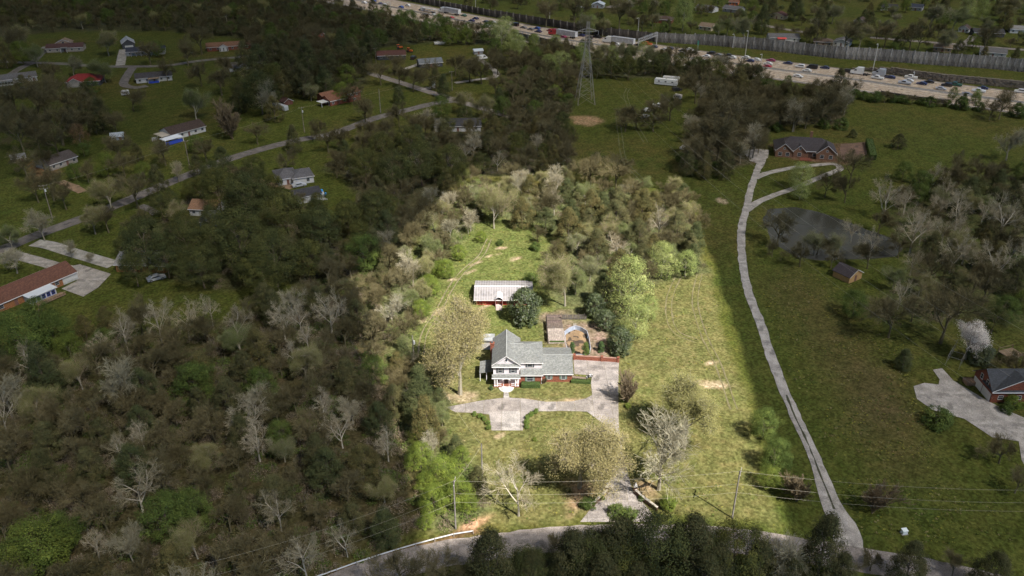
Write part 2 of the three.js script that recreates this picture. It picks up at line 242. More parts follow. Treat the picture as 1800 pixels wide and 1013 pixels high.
road('driveway', [[60, 427], [85, 431], [120, 442], [160, 454], [200, 466]], 5.2, paleConcreteM, 'pale concrete drive running under the pines', 0.1);
road('driveway', [[20, 447], [40, 452], [90, 466], [130, 476], [160, 484]], 4.6, concreteM, 'concrete drive beside the long red-roofed ranch house', 0.2);
pad('driveway', [[118, 470], [140, 465], [195, 482], [172, 506], [146, 522], [108, 508], [135, 494]], concreteM, 'wide concrete parking apron by the red-roofed garage');
road('driveway', [[105, 319], [125, 327], [145, 338]], 4, dirtM, 'brown earth drive across the lawn by the utility pole', 0.8);
road('driveway', [[404, 299], [425, 306], [452, 318], [490, 326], [515, 330]], 4, dirtM, 'orange earth drive to the grey hipped house', 0.8);
road('driveway', [[245, 362], [262, 368], [276, 377]], 3.5, asphaltM, 'short drive off the street beside the yellow tree');
road('driveway', [[840, 102], [858, 115], [872, 128], [868, 136], [840, 140], [800, 146]], 3.6, gravelM, 'curved gravel loop drive by the white van', 0.6);
road('driveway', [[710, 122], [725, 117], [738, 112]], 3.5, gravelM, 'short gravel drive to the grey-roofed bungalow', 0.4);
road('driveway', [[742, 158], [755, 155], [768, 152]], 4, gravelM, 'gravel mouth of the loop drive', 0.5);
road('driveway', [[1492, 960], [1487, 930], [1470, 905], [1455, 870], [1430, 800], [1395, 725], [1360, 640], [1335, 565], [1318, 520], [1306, 465], [1304, 400], [1312, 368], [1319, 335], [1330, 303], [1338, 285], [1338, 268]], (t) => 2.6 + 2.6 * smooth(0.12, 0, t) + 1.6 * smooth(0.88, 1, t), gravelM, 'long pale gravel drive winding up past the pond', 0.38);
road('driveway', [[1311, 371], [1330, 357], [1360, 344], [1400, 330], [1435, 315], [1462, 304], [1478, 296], [1468, 289], [1430, 291], [1385, 297], [1345, 306], [1328, 314]], 3, gravelM, 'gravel loop in front of the brick house with dark gables', 0.4);
road('track', [[1466, 896], [1452, 860], [1430, 803], [1396, 728], [1382, 695]], 0.4, M(0.075, 0.075, 0.032, { map: roughTex }), 'strip of grass down the middle of the long gravel drive', 0.35);
pad('driveway', [[1306, 266], [1330, 262], [1352, 264], [1350, 278], [1332, 288], [1318, 283]], gravelM, 'gravel turning place at the top of the long drive');
pad('driveway', [[1606, 680], [1625, 674], [1650, 677], [1652, 668], [1640, 651], [1656, 648], [1676, 670], [1700, 684], [1727, 700], [1760, 718], [1830, 748], [1840, 800], [1800, 778], [1745, 770], [1695, 737], [1640, 722], [1612, 702]], gravelM, 'wide pale gravel yard beside the brick house on the right');
pad('driveway', [[1790, 770], [1840, 790], [1840, 850], [1812, 838], [1796, 810]], gravelM, 'gravel track leaving the yard at the right edge');
pad('patio', [[1478, 254], [1524, 250], [1524, 272], [1490, 286], [1474, 278]], M(0.22, 0.13, 0.09, { map: roughTex }), 'reddish paved yard beside the brick house with dark gables');
road('street', [[1340, 44], [1370, 50], [1415, 57]], 6, paleAsphaltM, 'short street among houses behind the noise wall');
road('street', [[1530, 66], [1565, 69], [1600, 72], [1655, 76], [1700, 80], [1760, 85], [1830, 90]], 6, paleAsphaltM, 'street parallel to the noise wall at upper right');
road('street', [[1680, 88], [1692, 79], [1706, 70], [1712, 62]], 5, paleAsphaltM, 'drive crossing the street to the black-roofed house');
road('street', [[1070, 14], [1085, 10], [1100, 8]], 8, paleAsphaltM, 'piece of street showing among trees beyond the highway');
road('track', [[1010, 142], [1014, 128], [1012, 112], [1006, 104], [1002, 92]], 4, dirtM, 'earth track beside the transmission tower', 1.2);
for (const [k, d] of [[-0.9, 0], [0.9, 1]]) { // wheel ruts worn into the field below the tower
  for (const line of [[[1085, 200], [1090, 235], [1100, 285], [1130, 318]], [[1105, 155], [1100, 165], [1105, 185], [1118, 220], [1135, 250]]]) { layer++; const g = ribbonGeometry(pts(line), 0.45, 0.004 + 0.002 * d, 0.4, layer, 0, k); tag(mesh('track', g, M(0.12, 0.13, 0.04, { map: roughTex })), 'pale wheel rut in the grass field below the tower', null, 'wheel ruts in the field', 'structure'); }
}
for (const [k, line] of [[-0.85, 0], [0.85, 0], [-0.8, 1], [0.8, 1], [-0.8, 2], [0.8, 2]]) { const way = [[[1192, 488], [1180, 515], [1176, 550], [1190, 585], [1225, 600]], [[1230, 480], [1222, 530], [1236, 585], [1262, 640], [1290, 720]], [[860, 420], [845, 450], [812, 480], [790, 510], [772, 545], [745, 590], [740, 650]]][line]; layer++; tag(mesh('track', ribbonGeometry(pts(way), 0.34, 0.006 + 0.001 * layer, 0.3, layer, 0, k), M(line === 2 ? 0.3 : 0.24, line === 2 ? 0.25 : 0.21, line === 2 ? 0.15 : 0.1, { map: roughTex })), 'faint wheel track worn into the grass of the lot', null, 'wheel tracks in the lot', 'structure'); }
// highway: slab, shoulders, lane lines
{
  const strip = (o0, o1, y, m, name, parent, i0 = 0, i1 = HN) => { const b = new MB(); for (let i = i0; i < i1; i++) { const a = hwAt(i, o0), c = hwAt(i + 1, o0), d = hwAt(i + 1, o1), e = hwAt(i, o1); b.quad([a.x, y, a.z], [e.x, y, e.z], [d.x, y, d.z], [c.x, y, c.z]); } return b.build(name, m, parent); };
  const hw = new THREE.Group(); hw.name = 'highway'; tag(hw, 'wide busy concrete highway crossing the top of the scene', null, null, 'structure'); scene.add(hw);
  strip(0, HW_WIDTH, 0.05, M(0.64, 0.51, 0.38, { map: roughTex }), 'carriageway', hw);
  strip(0.2, 2.6, 0.056, M(0.34, 0.28, 0.23, { map: roughTex }), 'shoulder', hw); strip(45, 47.8, 0.056, M(0.26, 0.225, 0.2, { map: roughTex }), 'shoulder', hw);
  const white = M(0.75, 0.75, 0.72);
  for (const o of [3, 22.6, 27.4, 44.6]) strip(o, o + 0.3, 0.062, white, 'edge_line', hw);
  const db = new MB(); for (const o of [7.6, 12.4, 17.2, 32, 36.4, 40.6]) for (let i = 0; i < HN; i += 2) { const a = hwAt(i, o), c = hwAt(i + 1, o), n = hwNormal[i].clone().multiplyScalar(0.25); c.lerp(a, 0.35); db.quad([a.x, 0.062, a.z], [a.x + n.x, 0.062, a.z + n.z], [c.x + n.x, 0.062, c.z + n.z], [c.x, 0.062, c.z]); }
  db.build('lane_line', white, hw);
  // concrete median barrier, in lengths
  for (let i = 4; i < HN - 4; i += 6) { const b = new MB(); for (let k = i; k < i + 6; k++) { const sec = (q) => [[-0.4, 0], [-0.15, 0.35], [-0.1, 1.05], [0.1, 1.05], [0.15, 0.35], [0.4, 0]].map(([o, y]) => { const v = hwAt(q, 25 + o); return [v.x, y + 0.05, v.z]; }); const s = sec(k), t = sec(k + 1); for (let e = 0; e < 5; e++) b.quad(s[e], s[e + 1], t[e + 1], t[e]); } b.build('median_barrier', M(0.52, 0.5, 0.47, { map: fineTex }), hw); }
}
// ---------------------------------------------------------------- pond water
{ const g = new MB().prism(pondShore.map((p) => [p.x, p.z]), -0.55, -0.55).build('pond', new THREE.MeshPhysicalMaterial({ ior: 1.33, color: new THREE.Color().setRGB(0.042, 0.042, 0.034), roughness: 0.14, side: THREE.DoubleSide })); tag(g, 'still dark pond among bare trees', null, null, 'structure'); }
// ---------------------------------------------------------------- added unseen overcast: gap cut to the lot outline, dims the land around
{
  const H = 205, sx = SUN.x / SUN.y, sz = SUN.z / SUN.y, cx = lot.reduce((s, p) => s + p.x, 0) / lot.length, cz = -195, N = 420;
  const hit = (a) => { const dx = Math.cos(a), dz = Math.sin(a); let best = 60; for (let i = 0; i < lot.length; i++) { const p = lot[i], q = lot[(i + 1) % lot.length], ex = q.x - p.x, ez = q.z - p.z, det = dx * -ez + dz * ex, t = ((p.x - cx) * -ez + (p.z - cz) * ex) / det, s = (dx * (p.z - cz) - dz * (p.x - cx)) / det; if (Math.abs(det) > 1e-9 && t > 0 && s >= 0 && s <= 1) best = t; } return best; };
  const rings = 14, pos = [], idx = [];
  for (const side of [1, -1]) for (let k = 0; k <= rings; k++) for (let i = 0; i < N; i++) {
    const a = i / N * Math.PI * 2, ca = Math.cos(a), sa = Math.sin(a), r0 = hit(a) + 2.5 + 5 * Math.max(0, -ca * 0.8 - sa * 0.6) + (fbm(ca * 9 + 5, sa * 9 + 5, 4) - 0.5) * 3 + 0.5, r1 = 900 + 160 * fbm(ca * 2 + 3, sa * 2 + 3, 2), t = k / rings, r = r0 + (r1 - r0) * t * t;
    const x = cx + ca * r, z = cz + sa * r, edge = Math.min(1, (r - r0) / 170) * Math.sqrt(Math.max(0, Math.min(1, (r1 - r) / 60)));
    pos.push(x + sx * H, H + side * edge * (side > 0 ? 16 + 26 * fbm(x / 70, z / 70, 3) : 5 + 6 * fbm(x / 50 + 9, z / 50, 3)), z + sz * H);
  }
  const at = (s, k, i) => (s * (rings + 1) + k) * N + (i % N);
  for (let s = 0; s < 2; s++) for (let k = 0; k < rings; k++) for (let i = 0; i < N; i++) { const a = at(s, k, i), b = at(s, k, i + 1), c = at(s, k + 1, i + 1), d = at(s, k + 1, i); s ? idx.push(a, b, c, a, c, d) : idx.push(a, c, b, a, d, c); }
  const g = new THREE.BufferGeometry(); g.setAttribute('position', new THREE.Float32BufferAttribute(pos, 3)); g.setIndex(idx); g.computeVertexNormals();
  const m = new THREE.MeshStandardMaterial({ color: 0xffffff, roughness: 1, transparent: true, opacity: 0.54, side: THREE.DoubleSide });
  tag(mesh('added_cloud', g, m), 'thin broken cloud high above with one sunny gap', 'added_cloud');
}
{ // second added overcast, out of view, placed to darken the upper left
  const H = 400, sx = SUN.x / SUN.y * H, sz = SUN.z / SUN.y * H, N = 90, rings = 8, pos = [], idx = [], cx = -420, cz = -560;
  for (const side of [1, -1]) for (let k = 0; k <= rings; k++) for (let i = 0; i < N; i++) { const a = i / N * Math.PI * 2, ca = Math.cos(a), sa = Math.sin(a), R = 1 + 0.16 * (fbm(ca * 3 + 8, sa * 3 + 8, 4) - 0.5), t = k / rings, x = cx + ca * 340 * R * t, z = cz + sa * 330 * R * t; pos.push(x + sx, H + side * Math.sqrt(Math.max(0, 1 - t * t)) * (side > 0 ? 40 + 60 * fbm(x / 80, z / 80, 3) : 12 + 10 * fbm(x / 60, z / 60, 3)), z + sz); }
  const at = (s, k, i) => (s * (rings + 1) + k) * N + (i % N); for (let s = 0; s < 2; s++) for (let k = 0; k < rings; k++) for (let i = 0; i < N; i++) { const a = at(s, k, i), b = at(s, k, i + 1), c = at(s, k + 1, i + 1), d = at(s, k + 1, i); s ? idx.push(a, b, c, a, c, d) : idx.push(a, c, b, a, d, c); }
  const g = new THREE.BufferGeometry(); g.setAttribute('position', new THREE.Float32BufferAttribute(pos, 3)); g.setIndex(idx); g.computeVertexNormals();
  tag(mesh('added_cloud', g, new THREE.MeshStandardMaterial({ color: 0xffffff, roughness: 1, transparent: true, opacity: 0.3, side: THREE.DoubleSide })), 'separate thicker cloud bank over the upper left houses', 'added_cloud');
}
// ---------------------------------------------------------------- building kit
function heightAt(x, z, py) { let lo = -5, hi = 90; for (let i = 0; i < 50; i++) { const m = (lo + hi) / 2; if (toPixel(x, m, z)[1] > py) lo = m; else hi = m; } return lo; }
// a builder whose coordinates are the scene's, whatever thing the part goes into
function part(name, m, parent, draw) {
  const b = new MB(); draw(b); const o = b.build(name, m, parent); let p = parent, mx = new THREE.Matrix4(); while (p && p !== scene) { p.updateMatrix(); mx.premultiply(p.matrix); p = p.parent; }
  o.geometry.applyMatrix4(mx.invert()); o.geometry.computeVertexNormals(); return o;
}
const frameG = new Map();
// a window with a pane; dir: angle of the wall's outward side about y (0 faces +z)
function windowPart(parent, x, y, z, w, h, dir = 0, o = {}) {
  const key = [w, h, o.bars ?? 1].join(); if (!frameG.has(key)) {
    const f = new MB(), t = 0.09; f.box(0, h / 2, 0.03, w, t, 0.1).box(0, -h / 2, 0.05, w + 0.1, t, 0.14).box(-w / 2, 0, 0.03, t, h - t, 0.1).box(w / 2, 0, 0.03, t, h - t, 0.1); for (let i = 0; i < (o.bars ?? 1); i++) f.box(0, (i + 1) / ((o.bars ?? 1) + 1) * h - h / 2, 0.028, w - t, 0.05, 0.06);
    frameG.set(key, [f.geometry(), new MB().box(0, 0, 0.012, w - t, h - t, 0.03).geometry()]);
  }
  const [fg, pg] = frameG.get(key), win = mesh('window', fg, o.frame ?? whiteM, parent); win.position.set(x, y, z); win.rotation.y = dir; mesh('pane', pg, glassM, win); return win;
}
function doorPart(parent, x, z, w, h, dir, m, base = 0.02) { const d = new THREE.Mesh(new MB().box(0, h / 2, 0.03, w, h, 0.08).geometry(), m); d.castShadow = d.receiveShadow = true; d.name = 'door'; d.position.set(x, base, z); d.rotation.y = dir; parent.add(d); mesh('handle', new MB().box(w * 0.38, h * 0.48, 0.1, 0.06, 0.14, 0.06).geometry(), metalM, d); return d; }
const roofGreyM = M(0.25, 0.258, 0.246, { map: shingleTex, bumpMap: shingleTex, bumpScale: 0.02 }), lilacM = M(0.74, 0.69, 0.72, { map: sidingTex }), shutterDarkM = M(0.05, 0.06, 0.07), shutterGreenM = M(0.12, 0.19, 0.16), trimM = M(0.74, 0.72, 0.72);
// ---------------------------------------------------------------- the house of the lot
{
  const h = thing('house', 'two-storey lilac-white house with front gable, columned porch and brick garage wing', 'house', 1.5, 0, -171);
  const L = (x) => x - 1.5, Z = (z) => z + 171;
  part('wall', lilacM, h, (b) => { // gabled block
    b.prism([[-4.6, -170.3], [1.75, -170.3], [1.75, -182.2], [-4.6, -182.2]], 0, 6.15);
    for (const z of [-170.3, -182.2]) b.tri([-4.6, 6.15, z], [1.75, 6.15, z], [-1.43, 8.55, z]);
    b.prism([[1.75, -171.6], [7.45, -171.6], [7.45, -180.8], [1.75, -180.8]], 2.6, 5.9);
  });
  part('brick_wall', brickM, h, (b) => { b.prism([[1.752, -170.5], [7.45, -170.5], [7.45, -180.8], [1.752, -180.8]], 0, 2.7); b.prism([[7.452, -171.4], [15.1, -171.4], [15.1, -183.1], [7.452, -183.1]], 0, 2.55); b.tri([15.1, 2.55, -171.4], [15.1, 2.55, -183.1], [15.1, 4.15, -177.2]); });
  const roof = (draw) => part('roof', roofGreyM, h, draw);
  roof((b) => { // steep gable roof
    b.slab([-5.05, 5.98, -169.85], [-1.43, 8.72, -169.85], [-1.43, 8.72, -182.6], [-5.05, 5.98, -182.6], 0.16);
    b.slab([-1.43, 8.721, -169.85], [2.2, 5.98, -169.85], [2.2, 5.98, -182.6], [-1.43, 8.721, -182.6], 0.16);
  });
  roof((b) => { // hipped roof over the right half
    const A = [-1.4, 8.3, -176.3], B = [3.26, 8.3, -176.3], f0 = [-1.4, 5.86, -171.15], f1 = [7.85, 5.86, -171.15], r0 = [-1.4, 5.86, -181.2], r1 = [7.85, 5.86, -181.2];
    b.quad(f0, f1, B, A).quad(r1, r0, A, B).tri(f1, r1, B); const lo = (p) => [p[0], p[1] - 0.18, p[2]]; b.quad(lo(f0), lo(f1), f1, f0).quad(lo(f1), lo(r1), r1, f1).quad(lo(r1), lo(r0), r0, r1);
  });
  roof((b) => b.slab([-5.0, 5.62, -169.72], [2.15, 5.62, -169.72], [2.15, 6.2, -170.28], [-5.0, 6.2, -170.28], 0.1)).userData.label = 'narrow pent roof under the front gable';
  roof((b) => b.slab([-5.0, 2.86, -168.9], [2.1, 2.86, -168.9], [2.1, 3.12, -170.28], [-5.0, 3.12, -170.28], 0.14)).userData.label = 'shallow porch roof';
  roof((b) => b.slab([2.1, 2.88, -170.05], [7.8, 2.88, -170.05], [7.8, 4.0, -171.58], [2.1, 4.0, -171.58], 0.14)).userData.label = 'lower roof over the brick front';
  roof((b) => { b.slab([7.6, 2.6, -171.0], [15.4, 2.6, -171.0], [15.4, 4.3, -177.2], [7.6, 4.3, -177.2], 0.15); b.slab([15.4, 2.6, -183.4], [7.6, 2.6, -183.4], [7.6, 4.301, -177.2], [15.4, 4.301, -177.2], 0.15); }).userData.label = 'low-pitched roof of the garage wing';
  for (const q of [[11.5, 4.34, -177.2, 7.7, 0.07, 0.2], [1.2, 8.34, -176.3, 3.4, 0.07, 0.2], [-1.43, 8.76, -176.2, 0.16, 0.07, 12.6]]) part('ridge_vent', M(0.3, 0.31, 0.3), h, (b) => b.box(...q));
  part('fascia', trimM, h, (b) => { for (const s of [[-5.05, -1.43], [2.2, -1.43]]) b.quad([s[0], 5.8, -169.83], [s[0], 6.0, -169.83], [s[1], 8.74, -169.83], [s[1], 8.54, -169.83]); b.box(-1.43, 5.52, -169.69, 7.2, 0.2, 0.05).box(-1.45, 2.74, -168.87, 7.15, 0.22, 0.05).box(4.95, 2.76, -170.02, 5.7, 0.16, 0.05).box(11.5, 2.48, -170.97, 7.8, 0.16, 0.05).box(4.9, 5.74, -171.12, 5.8, 0.16, 0.05); });
  for (const q of [[-4.55, 4.3, -170.27, 0.16, 2.4, 0.06], [1.7, 4.3, -170.27, 0.16, 2.4, 0.06], [7.4, 1.4, -170.46, 0.14, 2.6, 0.06], [7.42, 4.9, -171.56, 0.14, 1.8, 0.06]]) part('corner_board', trimM, h, (b) => b.box(...q));
  part('porch_floor', brickM, h, (b) => b.prism([[-4.6, -169.0], [1.75, -169.0], [1.75, -170.28], [-4.6, -170.28]], 0, 0.32));
  for (const x of [-4.3, -3.72, 0.86, 1.44]) part('column', trimM, h, (b) => b.lathe(x, 0.33, -169.15, [[0.22, 0], [0.22, 0.18], [0.15, 0.2], [0.13, 2.1], [0.2, 2.16], [0.2, 2.36]], 10));
  for (const [a, c] of [[-3.6, -2.6], [-0.2, 0.75]]) part('porch_railing', trimM, h, (b) => { { b.box((a + c) / 2, 1.12, -169.15, c - a, 0.07, 0.07).box((a + c) / 2, 0.5, -169.15, c - a, 0.06, 0.06); for (let x = a; x <= c; x += 0.2) b.box(x, 0.8, -169.15, 0.05, 0.6, 0.05); } });
  part('arch_bracket', trimM, h, (b) => { for (let i = 0; i < 12; i++) { const t0 = i / 12 * Math.PI, t1 = (i + 1) / 12 * Math.PI; b.tube([-1.45 + Math.cos(t0) * 1, 2.1 + Math.sin(t0) * 0.5, -168.95], [-1.45 + Math.cos(t1) * 1, 2.1 + Math.sin(t1) * 0.5, -168.95], 0.09, 0.09, 6); } });
  const steps = part('steps', M(0.72, 0.68, 0.66, { map: fineTex }), h, (b) => { for (const [r, y] of [[1.9, 0.12], [1.5, 0.22], [1.1, 0.32]]) { const q = []; for (let i = 0; i <= 16; i++) q.push([-1.4 + Math.cos(i / 16 * Math.PI) * r, -169.02 + Math.sin(i / 16 * Math.PI) * r * 1.15]); b.prism(q, 0, y); } });
  for (const x of [-2.1, -0.7]) part('handrail', trimM, h, (b) => { b.path([[x, 0.3, -169.1], [x, 1.1, -169.1], [x * 1.06, 0.85, -168], [x * 1.06, 0.1, -168]], 0.03, 5); });
  doorPart(h, L(-1.45), Z(-170.3), 1.0, 2.05, 0, M(0.06, 0.045, 0.04), 0.33);
  part('door_surround', trimM, h, (b) => b.box(-2.2, 1.4, -170.26, 0.3, 2.1, 0.08).box(-0.7, 1.4, -170.26, 0.3, 2.1, 0.08).box(-1.45, 2.5, -170.26, 1.9, 0.2, 0.08));
  const win = (x, y, z, w, hh, sh) => { windowPart(h, L(x), y, Z(z), w, hh, 0); if (sh) for (const s of [-1, 1]) { const q = mesh('shutter', new MB().box(0, 0, 0, 0.36, hh + 0.1, 0.05).geometry(), sh, h); q.position.set(L(x + s * (w / 2 + 0.26)), y, Z(z) + 0.04); } };
  win(-2.95, 4.3, -170.3, 1.0, 1.5, shutterDarkM); win(0.25, 4.3, -170.3, 1.0, 1.5, shutterDarkM); win(4.45, 5.0, -171.6, 1.25, 1.25, shutterDarkM); win(4.5, 1.62, -170.5, 1.55, 1.35, shutterGreenM); win(9.3, 1.5, -171.4, 0.9, 1.25, shutterGreenM); win(12.9, 1.5, -171.4, 1.0, 1.25, shutterGreenM); win(-3.6, 1.5, -170.3, 0.8, 1.3, null);
  { const o = mesh('window', new MB().lathe(0, 0, 0, [[0.52, 0], [0.52, 0.1], [0.38, 0.12], [0.38, 0.04]], 18).geometry().rotateX(Math.PI / 2), trimM, h); o.position.set(L(-1.43), 7.25, Z(-170.3)); o.scale.set(0.85, 1.15, 1); mesh('pane', new MB().lathe(0, 0, 0, [[0.4, 0.02], [0, 0.03]], 18).geometry().rotateX(Math.PI / 2), glassM, o); o.userData.label = 'small oval window in the gable'; }
  for (const z of [-173.5, -176.5, -180]) windowPart(h, L(-4.6), 4.1, Z(z), 0.9, 1.3, -Math.PI / 2);
  for (const z of [-174.5, -179.5]) windowPart(h, L(15.1), 1.5, Z(z), 0.9, 1.2, Math.PI / 2);
  const ch = part('chimney', brickM, h, (b) => b.box(-5.05, 3.6, -178.2, 0.95, 7.2, 0.95).box(-5.05, 7.25, -178.2, 1.15, 0.16, 1.15)); part('chimney_pot', M(0.1, 0.09, 0.09), ch, (b) => b.box(-5.05, 7.55, -178.2, 0.5, 0.45, 0.5));
  // low rear sunroom and the side lean-to
  const a = P(838, 598, 3), c = P(838, 587, 3);
  part('sunroom', M(0.5, 0.48, 0.47, { map: sidingTex }), h, (b) => b.prism([[-9.6, a.z], [-4.62, a.z], [-4.62, c.z + 0.3], [-9.6, c.z + 0.3]], 0, 2.85));
  part('sunroom_roof', M(0.4, 0.41, 0.41, { map: fineTex }), h, (b) => b.prism([[-9.9, a.z + 0.4], [-4.62, a.z + 0.4], [-4.62, c.z], [-9.9, c.z]], 2.86, 3.02));
  part('lean_to_roof', roofGreyM, h, (b) => b.slab([-8.2, 2.55, -171.6], [-4.63, 3.1, -171.6], [-4.63, 3.1, -177], [-8.2, 2.55, -177], 0.1));
  for (const [x, z] of [[-8, -171.8], [-6.4, -171.8], [-8, -176.8]]) part('post', trimM, h, (b) => b.box(x, 1.25, z, 0.14, 2.5, 0.14));
}
// ---------------------------------------------------------------- red barn behind
{
  const h = thing('barn', 'long low red barn with a pale ribbed metal roof and small entry hood', 'barn', -2.5, 0, -215.6), redM = M(0.42, 0.035, 0.03, { map: sidingTex }), tin = M(0.36, 0.335, 0.335, { roughness: 0.5, map: fineTex });
  part('wall', redM, h, (b) => { b.prism([[-10.6, -210.6], [5.8, -210.6], [5.8, -220.9], [-10.6, -220.9]], 0, 2.15); for (const x of [-10.6, 5.8]) b.tri([x, 2.15, -210.6], [x, 2.15, -220.9], [x, 3.3, -215.7]); });
  part('roof', tin, h, (b) => { b.slab([-11.2, 2.12, -209.6], [6.2, 2.12, -209.6], [6.2, 3.45, -215.7], [-11.2, 3.45, -215.7], 0.08); b.slab([6.2, 2.12, -221.8], [-11.2, 2.12, -221.8], [-11.2, 3.451, -215.7], [6.2, 3.451, -215.7], 0.08); });
  const seam = part('roof_seam', M(0.5, 0.47, 0.475, { roughness: 0.5 }), h, (b) => { for (let x = -11; x < 6.2; x += 0.75) { b.slab([x, 2.17, -209.6], [x + 0.07, 2.17, -209.6], [x + 0.07, 3.5, -215.7], [x, 3.5, -215.7], 0.05); b.slab([x + 0.07, 2.17, -221.8], [x, 2.17, -221.8], [x, 3.5, -215.7], [x + 0.07, 3.5, -215.7], 0.05); } }); seam.userData.kind = 'stuff';
  part('ridge_cap', M(0.7, 0.68, 0.68), h, (b) => b.box(-2.5, 3.52, -215.7, 17.4, 0.06, 0.45));
  part('fascia', trimM, h, (b) => b.box(-2.5, 2.04, -209.58, 17.4, 0.16, 0.04));
  const x0 = -4.9, x1 = -2.7; part('entry_hood', M(0.66, 0.63, 0.64, { roughness: 0.5 }), h, (b) => { const q = []; for (let i = 0; i <= 8; i++) q.push([x0 + (x1 - x0) * i / 8, 2.6 + Math.sin(i / 8 * Math.PI) * 0.75]); for (let i = 0; i < 8; i++) b.slab([q[i][0], q[i][1], -209.2], [q[i + 1][0], q[i + 1][1], -209.2], [q[i + 1][0], q[i + 1][1], -213], [q[i][0], q[i][1], -213], 0.07); });
  for (const x of [x0 + 0.1, x1 - 0.1]) part('entry_wall', M(0.5, 0.3, 0.28, { map: sidingTex }), h, (b) => b.box(x, 1.3, -210.2, 0.12, 2.6, 1.6));
  doorPart(h, -3.9 + 2.5, -210.6 + 215.6, 1.0, 2.0, 0, M(0.22, 0.1, 0.06)); doorPart(h, -8.2 + 2.5, -210.6 + 215.6, 0.9, 1.9, 0, M(0.5, 0.05, 0.04));
  part('ramp', M(0.6, 0.5, 0.47, { map: fineTex }), h, (b) => b.slab([x0 + 0.2, 0.06, -207.4], [x1 - 0.2, 0.06, -207.4], [x1 - 0.2, 0.3, -210.5], [x0 + 0.2, 0.3, -210.5], 0.3));
  part('antenna', metalM, h, (b) => b.path([[-8.2, 2.5, -211.5], [-8.2, 3.9, -211.5], [-7.7, 3.9, -211.5]], 0.025, 4).path([[-8.6, 3.6, -211.5], [-7.8, 3.6, -211.5]], 0.02, 4));
  for (const x of [-1, 2.5]) windowPart(h, x + 2.5, 1.2, -210.6 + 215.6, 1, 0.8, 0);
}
